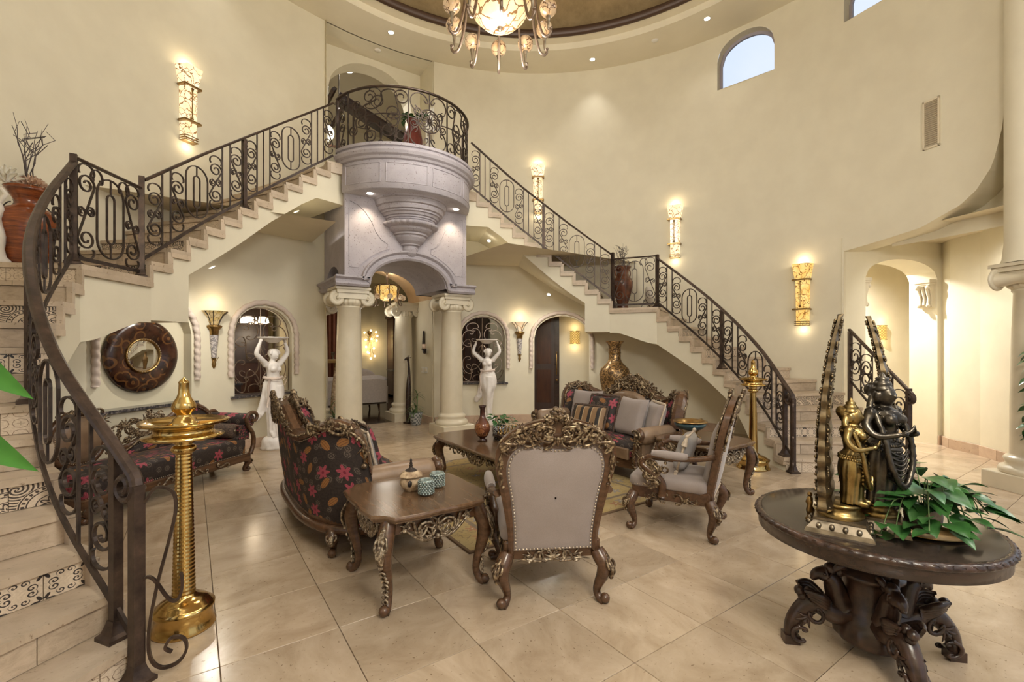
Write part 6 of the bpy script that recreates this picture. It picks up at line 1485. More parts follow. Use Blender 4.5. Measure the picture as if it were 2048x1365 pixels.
    for sx in (-1, 1):
        ax = sx * .865
        mb = MB(); rows = []
        for y, r in ((-.12, .088), (-.05, .092), (.15, .095), (.34, .095), (.39, .085), (.415, .05), (.42, .005)): rows.append([(ax + sx * .02 + r * cos(a), y, .525 + r * sin(a)) for a in [2 * pi * j / 18 for j in range(18)]])
        mb.grid(rows, closev=True, uv=True); P_('arm_roll', mb, 'leather_light', root)
        mb = MB(); mb.bbox(*sorted((ax - sx * .065, ax + sx * .055)), -.25, .38, .25, .52, .02); P_('arm_side', mb, 'leather', root)
        pts = catmull([(ax + sx * .02, .425, .60), (ax + sx * .075, .43, .56), (ax + sx * .05, .435, .48), (ax - sx * .0, .44, .40), (ax - sx * .01, .44, .30), (ax + sx * .02, .44, .20)], 5); mb = MB(); mb.tube(pts, lambda q: .034 - .006 * q, 8); ap = P_('arm_post', mb, 'walnut', root)
        o = Orn(lambda u, v, n: V((ax + sx * u, .455 + n, v)), False); o.scr('C', .03, .545, .10, .11, 1, .2, .014).leaf(.03, .50, .12, .018, -1.6, 3).leaf(0, .40, .12, .016, -1.5, 3).crv([(0, .40), (-.01, .30), (.015, .22)], .012).ball(.015, .20, .022).ball(.035, .545, .028)
        for i in range(5): o.crv([(-.03, .37 - .035 * i), (0, .355 - .035 * i), (.03, .37 - .035 * i)], .008)
        P_('arm_carving', o.mb, 'carved', ap)
    o = Orn(lambda u, v, n: V((u, .44 - .055 * (u / .7) ** 2 + n, v))); o.scr('C', .07, .17, .10, .09, 1, .6, .011).leaf(.03, .15, .10, .016, .6, 3).scr('S', .19, .185, .06, .17, 1, 1.3, .011).leaf(.28, .18, .11, .014, .1, 3).scr('S', .42, .195, .06, .16, -1, 1.4, .010).leaf(.5, .19, .1, .012, .1, 2).crv([(0, .14), (.1, .13), (.25, .16), (.45, .175)], .010); P_('front_carving', o.mb, 'carved_silver', root)
    for sx in (-1, 1):
        o = Orn(lambda u, v, n: V((sx * (.975 + n * 1.0) - sx * .03 * (u / .3) ** 2, u + .08, v)), True); o.scr('C', .06, .17, .10, .09, 1, .6, .011).leaf(.03, .14, .09, .015, .6, 3).scr('S', .16, .18, .05, .14, 1, 1.3, .010); P_('side_carving', o.mb, 'carved_silver', root)
    for x, y in ((-.86, .36), (.86, .36), (.80, -.33), (-.80, -.33)): cabriole(root, x, y, .19, (x, y), 1.15, carve='carved_silver')
    return root
so = sofa('dark floral brocade sofa with carved crest, its back to the near brass lamp'); so.location = (-1.655, 4.30, 0); so.rotation_euler.z = -pi / 2
so2 = dup(so, (1.52, 4.22, 0), pi / 2, 'dark floral sofa with tufted oval back, piled with cushions')
def cushion(name, w_, h, t, mat, loc, rz, tilt, lab, fringe=None, roll=0., grp='sofa cushions'):
    o = T_(name, lab, 'pillow', loc, 0, grp); o.rotation_euler = (tilt, roll, rz); P_('cover', pillow(w_, h, t), mat, o)
    if fringe:
        mb = MB(); pts = []
        for (x0, z0), (x1, z1) in (((-1, -1), (1, -1)), ((1, -1), (1, 1)), ((1, 1), (-1, 1)), ((-1, 1), (-1, -1))):
            for i in range(10): t_ = i / 10; pts.append(((x0 + (x1 - x0) * t_) * w_ / 2 * 1.02, 0, (z0 + (z1 - z0) * t_) * h / 2 * 1.02))
        mb.tube(pts, .017, 6, closed=True, flat=.5, twist=lambda i, a: 1 + .35 * sin(i * 2.3 + a * 2)); P_('fringe', mb, fringe, o)
    return o
R2 = pi / 2
cushion('sofa_pillow', .46, .46, .15, 'linen', (1.66, 4.72, .67), R2 + .25, .30, 'plain linen pillow leaning in the sofa corner by the dark door')
cushion('sofa_pillow', .46, .46, .15, 'linen', (1.50, 3.78, .66), R2 - .15, .32, 'plain linen pillow leaning against the tufted oval')
cushion('sofa_pillow', .42, .40, .15, 'linen', (1.58, 3.52, .65), R2 - .55, .30, 'linen pillow with tasselled edge in the sofa corner by the end table', 'tassel')
cushion('sofa_pillow', .44, .44, .14, 'floral', (1.46, 4.22, .66), R2 + .1, .34, 'dark floral fringed pillow in the middle of the tufted sofa', 'fringe')
cushion('sofa_pillow', .50, .32, .14, 'stripe', (1.32, 4.32, .59), R2 + .15, .36, 'brown and black striped oblong pillow in front of the floral one', 'fringe')
cushion('sofa_pillow', .40, .40, .13, 'silver_satin', (-1.72, 3.78, .64), -R2 + .25, .25, 'silver pillow tucked behind the carved wing of the near sofa', 'tassel')
cushion('sofa_pillow', .42, .42, .13, 'floral', (-1.60, 3.98, .64), -R2, .28, 'dark floral fringed pillow beside the silver one on the near sofa', 'fringe')
# ------------------------------------------------------------------ chaise under the left stair
def chaise():
    root = T_('chaise', 'floral chaise longue with leather medallion back below the round mirror', 'chaise', (-3.10, 6.05, 0), atan2(1.25, 1.36))
    # local x along the wall (towards the statue), y towards the wall
    P_('seat', softbox(-.90, .86, -.30, .26, .20, .40, .08, 5, .02), 'floral', root)
    mb = MB(); mb.bbox(-.92, .90, -.31, .28, .13, .215, .012); P_('seat_rail', mb, 'walnut', root)
    nail_part(root, [(-.9, -.312, .225), (.86, -.312, .225)], .005, .02)
    zt = interp([(-.15, .46), (.10, .56), (.35, .71), (.55, .79), (.68, .79), (.80, .72), (.90, .56)])
    rows = []; rail = []
    for i in range(25): x = -.18 + 1.08 * i / 24; z = zt(x); rows.append([(x, .20 + .06 * k / 5 - .035 * sin(pi * k / 5), .38 + (z - .38) * k / 5) for k in range(6)]); rail.append((x, .255, z + .008))
    mb = MB(); mb.grid(rows, uv=True); mb.grid([[(x, y + .05, z) for x, y, z in r] for r in rows], uv=True); P_('sloped_back', mb, 'floral', root)
    mb = MB(); mb.tube(rail, .030, 8); P_('back_rail', mb, 'walnut', root)
    nail_part(root, [(x, y - .035, z - .02) for x, y, z in rail], .005, .02)
    # leather medallion
    rows = []
    for k in range(7):
        q = k / 6; rows.append([(-.58 + .21 * cos(a) * (1 - q), .24 - .055 * sqrt(max(0, 1 - (1 - q) ** 2)), .63 + .225 * sin(a) * (1 - q)) for a in [2 * pi * j / 32 for j in range(32)]])
    mb = MB(); mb.grid(rows, closev=True); P_('medallion', mb, 'leather', root)
    ringp = [(-.58 + .235 * cos(a), .25, .63 + .25 * sin(a)) for a in [2 * pi * j / 36 for j in range(36)]]
    mb = MB(); mb.tube(ringp, .030, 8, closed=True); P_('medallion_frame', mb, 'walnut', root); nail_part(root, [(-.58 + .205 * cos(a), .21, .63 + .22 * sin(a)) for a in [2 * pi * j / 36 for j in range(37)]], .005, .02)
    mb = MB(); mb.box(-.64, -.52, .22, .28, .25, .42); mb.box(-.86, .86, .22, .28, .30, .40); P_('back_support', mb, 'walnut', root)
    o = Orn(lambda u, v, n: V((u, .215 - n, v)), False)
    o.rose(-.58, .91, .04); o.rose(-.65, .885, .03); o.rose(-.51, .885, .03); o.scr('C', -.72, .86, .07, .10, 1, .8, .012); o.scr('C', -.44, .86, .07, .10, -1, -.8, .012); o.leaf(-.40, .80, .10, .016, -.5, 3)
    o.fill([(-.32 + .05 * i, .50 + .018 * i + .07 * (i % 3)) for i in range(11)], .08, 3, 4, .010)
    for i in range(11): o.rose(-.30 + .045 * i, .52 + .075 * (i % 3) + .012 * i, .026)
    o.scr('S', -.24, .62, .09, .20, 1, .6, .013).scr('C', -.13, .66, .10, .12, -1, .4, .012).scr('S', .0, .64, .08, .18, 1, -.9, .012).scr('C', .10, .70, .08, .10, 1, .3, .011).leaf(-.20, .70, .10, .016, .6, 3).leaf(.0, .72, .10, .016, .3, 3).grapes(-.08, .60, .024, 9).grapes(-.30, .55, .024, 9).rose(.20, .735, .03).leaf(.12, .72, .12, .014, .4, 3).crv([(-.34, .46), (-.2, .44), (-.05, .52), (.1, .60), (.22, .68)], .014)
    P_('back_carving', o.mb, 'carved', root)
    # rolled arm at the far end
    rows = []
    for y in (-.30, -.28, .24, .27): rows.append([(.90 + (.0 if y in (-.30, .27) else 1) * 0 + (.060 if y in (-.30, .27) else .085) * cos(a), y, .60 + (.060 if y in (-.30, .27) else .085) * sin(a)) for a in [2 * pi * j / 18 for j in range(18)]])
    mb = MB(); mb.grid(rows, closev=True, cap=True, uv=True); P_('arm_roll', mb, 'floral', root)
    rows = [[(x, -.29, z), (x, .26, z)] for x, z in ((.70, .40), (.76, .46), (.80, .54), (.84, .60))]; mb = MB(); mb.grid(rows, uv=True); mb.grid([[(x + .1, y, z) for x, y, z in r] for r in rows], uv=True); mb.box(.74, .90, -.28, .25, .38, .56); P_('arm_inside', mb, 'floral', root)
    for y in (-.31, .275): mb = MB(); mb.tube(catmull([(.90, y, .60), (.97, y, .60), (.985, y, .66), (.92, y, .70), (.83, y, .66), (.84, y, .56), (.92, y, .44), (.93, y, .32), (.88, y, .20)], 5), lambda q: .018 + .010 * q, 8); P_('arm_scroll', mb, 'walnut', root)
    o = Orn(lambda u, v, n: V((.0 + u, -.315 - n, v))); o.scr('C', .06, .16, .08, .07, 1, .6, .010).leaf(.02, .15, .08, .014, .6, 3).scr('S', .2, .17, .045, .16, 1, 1.35, .009).scr('S', .48, .165, .045, .16, -1, 1.35, .009); P_('rail_carving', o.mb, 'carved_silver', root)
    for x, y in ((-.84, -.26), (.84, -.26), (.84, .22), (-.84, .22)): cabriole(root, x, y, .16, (x, y), 1.0)
    R_ = root.matrix_basis
    p = Matrix.Translation(root.location) @ Matrix.Rotation(root.rotation_euler.z, 4, 'Z')
    q = p @ V((.72, -.04, .50)); mb = MB(); rows = []
    for y, r in ((-.20, .005), (-.20, .06), (-.18, .085), (.18, .085), (.20, .06), (.20, .005)): rows.append([(r * cos(a), y, r * sin(a)) for a in [2 * pi * j / 18 for j in range(18)]])
    o = T_('bolster', 'black round bolster cushion against the rolled arm of the chaise', 'pillow', q, root.rotation_euler.z); mb.grid(rows, closev=True); P_('cover', mb, 'fringe', o); mb = MB(); mb.ball((0, -.205, 0), (.022, .012, .022)); P_('button', mb, 'pewter', o)
chaise()
# small white camera on the niche sill
o = T_('small_camera', 'small white round gadget on the granite sill by the mirror', 'camera', tuple(cp(-35.2, RW + .03, .785))); mb = MB(); mb.lathe([(.028, 0), (.03, .015), (.02, .03)], 14); P_('stand', mb, 'white_plastic', o); mb = MB(); mb.ball((0, 0, .065), .036, 14, 10); P_('head', mb, 'white_plastic', o); mb = MB(); mb.ball((.006, -.03, .066), .014, 10, 6); P_('lens', mb, 'iron_dark', o)
# wall outlet
o = T_('wall_outlet', 'white plastic wall outlet low on the wall beside the chaise', 'outlet', tuple(cp(-27.6, RW - .006, .34)), radians(27.6)); mb = MB(); mb.bbox(-.035, .035, -.006, .004, -.057, .057, .003); P_('plate', mb, 'white_plastic', o); mb = MB(); mb.box(-.016, .016, -.009, -.005, .012, .04); mb.box(-.016, .016, -.009, -.005, -.04, -.012); P_('socket', mb, 'vent', o)
for i, y in enumerate((8.50, 8.66)):
    o = T_('light_switch', ('white double light switch plate under the wall candle holder', 'white double light switch plate next to the far column of the passage')[i], 'switch', (.972, y, 1.03), 0, 'switch plates on the passage wall'); mb = MB(); mb.bbox(-.006, .006, -.06, .06, -.057, .057, .003); P_('plate', mb, 'white_plastic', o)
    for s in (-.024, .024): mb = MB(); mb.box(-.010, -.005, s - .014, s + .014, -.03, .03); P_('rocker', mb, 'vent', o)
# ------------------------------------------------------------------ round mirror
def mirror():
    phi = -40.4; p = cp(phi, RW + .13, 1.385); root = T_('round_mirror', 'large round mirror in a wide dark painted frame above the chaise', 'mirror', p, -radians(phi)); 
    m_ = Matrix.Rotation(radians(90), 4, 'X')
    def L(prof, n=56): mb = MB(); mb.lathe(prof, n); mb.v = [tuple(m_ @ V(q)) for q in mb.v]; return mb
    P_('frame', L([(.435, .0), (.445, .02), (.43, .04), (.36, .075), (.28, .06), (.215, .035), (.20, .03)]), 'mirror_frame', root)
    P_('inner_bead', L([(.212, .03), (.21, .05), (.195, .055), (.185, .045), (.18, .03)]), 'brass_dark', root)
    mb = MB()
    for i in range(40): a = 2 * pi * i / 40; mb.ball((.198 * cos(a), -.056, .198 * sin(a)), .007, 6, 4)
    b_ = P_('beads', mb, 'nailhead', root); b_['kind'] = 'stuff'
    P_('glass', L([(.001, .034), (.155, .034), (.185, .030)]), 'mirror_glass', root)
mirror()
# ------------------------------------------------------------------ brass floor lamps
def brass_lamp(loc, lab, plate, base, ribs):
    root = T_('brass_lamp', lab, 'oil lamp', loc, 0, 'tall brass oil lamps'); b = base
    mb = MB(); mb.lathe([(.001, 0), (b, 0), (b * 1.02, .012), (b * .93, .03), (b * .90, .085), (b * .97, .10), (b * .98, .115), (b * .85, .125), (b * .78, .14), (b * .60, .155), (b * .42, .165), (b * .36, .18)], 48); P_('base', mb, 'brass', root)
    prof = [(b * .40, .17)]; n = 74 if ribs else 10; z0, z1 = .18, .93
    for i in range(n + 1):
        t = i / n; r = .052 * (1 - t) + .036 * t; prof.append((r * (1.05 if (i % 2 and ribs) else 1.), z0 + (z1 - z0) * t))
    mb = MB(); mb.lathe(prof, 40, smooth=not ribs); P_('shaft', mb, 'brass', root)
    mb = MB(); mb.lathe([(.036, .925), (.056, .94), (.060, .955), (.05, .97), (.036, .975), (.05, .985), (.042, 1.0), (.04, 1.01)], 32); P_('collar', mb, 'brass', root)
    p = plate
    mb = MB(); mb.lathe([(.04, 1.0), (p * .55, 1.005), (p * .88, 1.015), (p * .92, 1.025), (p * .72, 1.035), (p * .66, 1.05), (p * .70, 1.075), (p * .95, 1.088), (p, 1.10), (p * .985, 1.105), (p * .90, 1.09), (p * .5, 1.078), (.05, 1.078)], 56, mod=lambda a, z: 1 + (.035 * cos(a * 5) if z > 1.08 else 0)); P_('oil_dish', mb, 'brass', root)
    for i in range(5):
        a = 2 * pi * i / 5; mb = MB(); mb.box(p * .3, p * .85, -.004, .004, 1.078, 1.094, Matrix.Rotation(a, 4, 'Z')); P_('wick_rib', mb, 'brass', root)
    mb = MB(); mb.lathe([(.07, 1.078), (.072, 1.09), (.055, 1.10), (.05, 1.115), (.036, 1.125), (.034, 1.14), (.052, 1.155), (.058, 1.175), (.050, 1.20), (.034, 1.225), (.026, 1.25), (.024, 1.30), (.026, 1.305), (.024, 1.31), (.001, 1.335)], 32); P_('finial', mb, 'brass', root)
    return root
brass_lamp((-2.862, 3.05, 0), 'tall ribbed brass oil lamp beside the near stair newel', .205, .145, True)
brass_lamp((2.875, 3.05, 0), 'tall smooth brass oil lamp beside the far stair newel', .155, .19, False)
# ------------------------------------------------------------------ marble statues
def statue(lab, loc, rz):
    root = T_('marble_statue', lab, 'statue', loc, rz, 'marble statues holding bowls'); mb = MB(); Z = .15
    tb = lambda pts, rr, n=10: mb.tube(catmull(pts, 4), [q.x for q in catmull([(r, 0, 0) for r in rr], 4)], n)
    tb([(0, 0, .99), (.005, 0, 1.05), (.0, -.005, 1.12), (-.005, -.01, 1.18), (-.005, 0, 1.235), (-.005, 0, 1.28), (0, -.01, 1.33)], [.115, .088, .086, .098, .092, .040, .036])
    for sx in (-1, 1): mb.ball((sx * .045 - .004, -.075, 1.165), .042, 10, 8)
    mb.ball((-.12, 0, 1.235), .046); mb.ball((.11, 0, 1.235), .046)
    # head
    mb.ball((.01, -.012, 1.375), (.062, .072, .084), 14, 10); mb.ball((.012, .015, 1.40), (.073, .075, .068), 14, 10); mb.ball((.014, .06, 1.385), .036); mb.ball((.016, -.085, 1.365), (.010, .014, .018)); mb.ball((.016, -.066, 1.33), (.022, .018, .012)); mb.ball((-.01, -.066, 1.385), (.012, .012, .008)); mb.ball((.042, -.066, 1.385), (.012, .012, .008))
    for i in range(9): a = pi * i / 8; mb.ball((.012 + .068 * cos(a), -.035 + .01 * sin(a), 1.395 + .052 * sin(a)), .020, 8, 6)
    # arms up to the bowl
    tb([(-.10, 0, 1.235), (-.18, -.01, 1.30), (-.262, -.015, 1.385), (-.255, -.02, 1.46), (-.215, -.02, 1.555)], [.044, .041, .034, .030, .022])
    tb([(.10, 0, 1.235), (.16, -.01, 1.30), (.225, -.015, 1.385), (.222, -.02, 1.46), (.19, -.02, 1.545)], [.044, .041, .034, .030, .022])
    for sx, x in ((-1, -.213), (1, .188)):
        mb.ball((x, -.02, 1.572), (.022, .026, .026))
        for k in range(4): tb([(x, -.035 + .014 * k, 1.58), (x - sx * .016, -.038 + .014 * k, 1.605), (x - sx * .038, -.036 + .014 * k, 1.612 - .003 * k)], [.009, .0085, .007], 6)
        tb([(x, -.04, 1.565), (x - sx * .02, -.05, 1.585)], [.009, .007], 6)
    # skirt, legs under cloth
    rows = []
    for i in range(22):
        t = i / 21; z = 1.03 - (1.03 - .16) * t; row = []
        for j in range(44):
            a = 2 * pi * j / 44; rx = .115 + .045 * sin(pi * min(t * 2.2, 1)) - .055 * max(0, t - .35) / .65 + .05 * max(0, t - .78); ry = .085 + .03 * sin(pi * min(t * 2, 1)) - .01 * t
            f = 1 + (.05 + .07 * t) * sin(a * 9 + t * 3) * (1 if sin(a) > -.3 or t > .7 else .35); bulge = .045 * max(0, cos(a + 1.9)) ** 2 * sin(pi * min(max((t - .15) / .6, 0), 1))
            row.append((.01 + rx * f * cos(a) + bulge * cos(-1.2), (ry * f + bulge) * sin(a), z))
        rows.append(row)
    mb.grid(rows, closev=True, cap=True)
    tb([(.035, -.07, .92), (.03, -.105, .62), (.02, -.075, .40), (.03, -.09, .20)], [.066, .056, .046, .034]); tb([(.03, -.09, .19), (.035, -.15, .175)], [.03, .018]); tb([(-.04, -.03, .25), (-.05, -.10, .175)], [.036, .018])
    # flying drape
    for k in range(5): tb([(-.08, .02 + .01 * k, .98), (-.13, .03, .80), (-.12 - .012 * k, .04, .62), (-.16 - .015 * k, .04 + .01 * k, .52 - .02 * k), (-.22 - .01 * k, .04 + .01 * k, .56 - .01 * k)], [.026, .030, .034, .036, .014], 7)
    o = P_('figure', mb, 'marble', root); r = o.modifiers.new('Remesh', 'REMESH'); r.mode = 'VOXEL'; r.voxel_size = .0085; r.use_smooth_shade = True; s = o.modifiers.new('Smooth', 'SMOOTH'); s.iterations = 3
    mb = MB(); mb.tube([(.125 * cos(a) + .005, .095 * sin(a), 1.035 + .012 * cos(a * 2 + 1)) for a in [2 * pi * j / 24 for j in range(24)]], .022, 7, closed=True, twist=lambda i, a: 1 + .2 * sin(a * 3 + i)); mb.tube([(-.10, -.07, 1.03), (-.13, -.08, .93), (-.12, -.07, .78), (-.135, -.06, .62)], lambda q: .020 - .008 * q, 7); P_('sash', mb, 'rope_stone', root)
    mb = MB(); mb.lathe([(.03, 1.545), (.06, 1.55), (.10, 1.575), (.13, 1.605), (.195, 1.615), (.20, 1.635), (.18, 1.632), (.10, 1.60), (.01, 1.585)], 64, (-.012, -.02, 0), mod=lambda a, z: 1 + .035 * abs(sin(a * 12))); P_('bowl', mb, 'marble', root)
    mb = MB(); mb.lathe([(.001, 0), (.15, 0), (.155, .03), (.14, .08), (.145, .12), (.125, .165), (.10, .18), (.001, .185)], 40, mod=lambda a, z: 1 + .05 * sin(a * 7 + z * 40) + .04 * sin(a * 13 - z * 60)); P_('rock_base', mb, 'marble', root)
    return root
s1 = statue('white statue of a draped woman lifting a bowl, between the chaise and floral sofa', (-1.845, 7.60, 0), radians(22)); s1.rotation_euler.z = radians(30)
dup(s1, (1.82, 7.58, 0), radians(-38), 'white statue of a draped woman lifting a bowl, behind the amber vase')
# ------------------------------------------------------------------ urns on the landings, floor vase
def rings(root, n, pts): pass
o = T_('red_urn', 'large glossy red brown urn with wire handles on the left landing', 'urn', (-3.95, 5.50, 13 * RZ)); mb = MB(); mb.lathe([(.001, 0), (.115, 0), (.125, .02), (.15, .15), (.175, .30), (.178, .42), (.155, .475), (.10, .50), (.085, .53), (.095, .57), (.13, .63), (.15, .66), (.14, .655), (.08, .57)], 40); P_('body', mb, 'urn_red', o)
for a in (0.4, 3.5): mb = MB(); mb.tube([(.10 * cos(a) + .05 * cos(a) * sin(t) , .10 * sin(a) + .05 * sin(a) * sin(t), .50 + .03 * cos(t * 2)) for t in [pi * j / 10 for j in range(11)]], .005, 5); P_('wire_handle', mb, 'iron_dark', o)
def twigs(loc, n, h, spread, lab, seed):
    random.seed(seed); o = T_('twig_bunch', lab, 'dried twigs', loc)
    for i in range(n):
        a = random.uniform(0, 6.28); s = random.uniform(.3, 1) * spread; pts = [V((0, 0, -.05))]; d = V((cos(a) * s, sin(a) * s, h))
        for k in range(1, 7): pts.append(V((d.x * k / 6 + random.uniform(-.02, .02), d.y * k / 6 + random.uniform(-.02, .02), h * k / 6 * random.uniform(.94, 1.0))))
        mb = MB(); mb.tube(pts, lambda q: .006 * (1 - .75 * q), 5)
        for k in (3, 4): b = pts[k]; mb.tube([b, b + V((random.uniform(-.08, .08), random.uniform(-.08, .08), .08)), b + V((random.uniform(-.1, .1), random.uniform(-.1, .1), .15))], .003, 4)
        P_('twig', mb, 'twig', o)
    return o
twigs((-3.95, 5.50, 13 * RZ + .60), 7, .62, .22, 'dark bare twigs rising from the red urn', 3)
def flower(loc, r, n, lab, mat):
    random.seed(int(r * 1000) + n); o = T_('dried_flower', lab, 'flower', loc); 
    for i in range(n):
        a = i * 2.4; t = sqrt((i + .5) / n); mb = MB(); el = 1.45 * (1 - t) + .1; d = V((cos(a) * cos(el), sin(a) * cos(el), sin(el))); b = V((0, 0, -.02)); sd = V((-sin(a), cos(a), 0)); up = d.cross(sd)
        pts = [b, b + d * r * .5 + up * r * .1, b + d * r]; mb.tube(pts, lambda q: r * .15 * sin(pi * min(.12 + .55 * q + .3 * q * q, 1)) + .004, 6, flat=.35); P_('petal', mb, mat, o)
    return o
flower((-3.94, 5.48, 13 * RZ + .66), .135, 80, 'big cream peach dried bloom filling the red urn mouth', 'flower_cream'); flower((-4.06, 5.42, 13 * RZ + .70), .13, 30, 'airy white dried bloom at the edge of the red urn', 'flower_white')
o = T_('plaster_figure', 'white plaster figurine standing beside the red urn', 'figurine', (-4.12, 5.38, 13 * RZ)); mb = MB(); mb.lathe([(.001, 0), (.09, 0), (.095, .03), (.07, .06), (.06, .12), (.075, .22), (.06, .30), (.045, .36), (.065, .43), (.05, .48), (.02, .50), (.001, .505)], 24, mod=lambda a, z: 1 + .05 * sin(a * 5 + z * 20)); P_('body', mb, 'plaster_white', o); mb = MB(); mb.tube([(.0, 0, .44), (.05, -.02, .52), (.075, -.03, .56), (.05, -.03, .60), (.01, -.02, .58)], .018, 8); P_('arm', mb, 'plaster_white', o)
o = T_('brown_urn', 'tall glossy brown two handled urn on the right landing', 'urn', (3.72, 5.92, 13 * RZ)); mb = MB(); mb.lathe([(.001, 0), (.10, 0), (.11, .03), (.095, .08), (.10, .14), (.15, .30), (.185, .44), (.19, .52), (.16, .585), (.12, .62), (.105, .68), (.115, .74), (.15, .79), (.155, .81), (.14, .80), (.09, .70)], 40); P_('body', mb, 'urn_brown', o)
for sx in (-1, 1): mb = MB(); mb.tube(catmull([(sx * .12, 0, .76), (sx * .19, 0, .75), (sx * .20, 0, .67), (sx * .16, 0, .61), (sx * .15, 0, .58)], 5), .013, 7); h_ = P_('handle', mb, 'urn_brown', o)
twigs((3.72, 5.92, 13 * RZ + .72), 9, .48, .22, 'thin grey twigs with red pods rising from the brown urn', 5)
o = T_('floor_vase', 'tall floor vase with black and gold figures behind the tufted sofa', 'vase', (3.38, 5.80, 0)); mb = MB(); mb.lathe([(.001, 0), (.16, 0), (.165, .04), (.15, .10), (.155, .30), (.20, .62), (.255, .86), (.27, 1.0), (.245, 1.10), (.17, 1.17), (.125, 1.22), (.105, 1.28), (.105, 1.48), (.125, 1.54), (.16, 1.575), (.165, 1.59), (.14, 1.585), (.09, 1.5)], 48); P_('body', mb, 'vase_gold', o); mb = MB(); mb.lathe([(.108, 1.37), (.113, 1.375), (.113, 1.385), (.108, 1.39)], 40); P_('gold_band', mb, 'brass_dark', o)
# ------------------------------------------------------------------ leaves and plants
def leaf_mesh(l, w_, curl=.25, n=8, fold=.18):
    mb = MB(); rows = []
    for i in range(n + 1):
        t = i / n; hw = w_ / 2 * (sin(pi * t ** .75) ** .9 if 0 < t < 1 else 0.001) * (1.15 - .3 * t); z = -curl * l * t * t
        rows.append([(-hw, l * t, z + hw * fold), (-hw * .5, l * t, z + hw * fold * .35), (0, l * t, z), (hw * .5, l * t, z + hw * fold * .35), (hw, l * t, z + hw * fold)])
    mb.grid(rows, smooth=True); return mb
LM = {}
def lm(kind):
    if kind not in LM:
        a = {'pothos': (.075, .055, .35), 'small': (.055, .038, .3), 'spiky': (.30, .030, .8), 'big': (.40, .13, .30)}[kind]
        LM[kind] = leaf_mesh(*a, n=10 if kind in ('spiky', 'big') else 7).mesh('leaf_' + kind)
    return LM[kind]
def add_leaf(root, kind, p, yaw, pitch, roll, sc, mat):
    me = lm(kind)
    if not me.materials: me.materials.append(MATS[mat])
    o = link('leaf', me, None, root); o.location = p; o.rotation_euler = (pitch, roll, yaw); o.scale = (sc, sc, sc); return o
def vine_plant(loc, n, R_, H, lab, kind='pothos', seed=1, drop=.1, cat='plant'):
    random.seed(seed); root = T_('pothos_plant', lab, cat, loc)
    for i in range(n):
        a = 2 * pi * i / n + random.uniform(-.3, .3); rr = R_ * random.uniform(.45, 1.0); hh = H * random.uniform(.3, 1.0)
        pts = catmull([(0, 0, -.02), (cos(a) * rr * .3, sin(a) * rr * .3, hh * .8), (cos(a) * rr * .7, sin(a) * rr * .7, hh), (cos(a) * rr, sin(a) * rr, hh * .6 - drop * random.uniform(0, 1))], 4)
        mb = MB(); mb.tube(pts, .0025, 4); P_('stem', mb, 'stem', root)
        for k in (3, 5, 7, 9, 11, 12):
            if k < len(pts): add_leaf(root, kind, pts[k] + V((0, 0, .004)), a - pi / 2 + random.uniform(-.9, .9), random.uniform(-.25, .45), random.uniform(-.4, .4), random.uniform(.85, 1.55) * (1.15 if kind == 'pothos' else 1), 'leaf')
    return root
def spiky_plant(loc, lab, seed, pot=True):
    random.seed(seed); root = T_('dracaena', lab, 'plant', loc)
    if pot:
        mb = MB(); mb.lathe([(.001, 0), (.085, 0), (.095, .02), (.12, .20), (.125, .235), (.115, .235), (.10, .20), (.001, .195)], 28); P_('pot', mb, 'pot_wicker', root)
    for (x, y, h) in ((0, 0, .34), (.03, .02, .58), (-.03, .01, .26)):
        mb = MB(); mb.tube([(x, y, .18), (x * 1.3, y, h)], .010, 6); P_('cane', mb, 'stem', root)
        for i in range(16): a = i * 2.4; add_leaf(root, 'spiky', (x * 1.3, y, h - .003 * i), a, .95 - .06 * i, 0, random.uniform(.5, .8), 'leaf_spiky')
    return root
spiky_plant((.70, 8.36, 0), 'spiky green plant in a grey woven pot at the right of the passage', 2); spiky_plant((-.70, 8.62, 0), 'spiky green plant in a pot between the wall and near column', 4)
# giraffe carving and wall candle holder
o = T_('giraffe_carving', 'tall dark wooden giraffe carving behind the grey pot', 'sculpture', (.66, 8.62, 0), radians(200))
mb = MB(); tb = lambda pts, rr: mb.tube(catmull(pts, 4), [q.x for q in catmull([(r, 0, 0) for r in rr], 4)], 8)
tb([(0, 0, .02), (.01, 0, .3), (.0, 0, .7), (-.01, 0, .95), (.0, 0, 1.15), (.02, 0, 1.25)], [.05, .055, .05, .03, .022, .022]); tb([(.015, 0, 1.27), (.06, 0, 1.26), (.10, 0, 1.235)], [.026, .022, .014])
for s in (-1, 1): tb([(.01, s * .015, 1.28), (.0, s * .02, 1.32)], [.006, .009]); tb([(-.01, s * .02, 1.27), (-.03, s * .045, 1.285)], [.010, .004])
P_('body', mb, 'ebony', o); mb = MB(); mb.bbox(-.08, .08, -.07, .07, 0, .03, .005); P_('base', mb, 'ebony', o)
o = T_('spotted_giraffe', 'small spotted giraffe ornament above the plant between wall and column', 'sculpture', (-.66, 9.0, 0)); mb = MB(); mb.tube(catmull([(0, 0, 0), (0, 0, .5), (.02, 0, .8), (.05, 0, 1.1)], 4), lambda q: .05 - .025 * q, 8); P_('body', mb, 'basket', o); mb = MB(); mb.ball((.08, 0, 1.13), (.05, .025, .028)); P_('head', mb, 'basket', o)
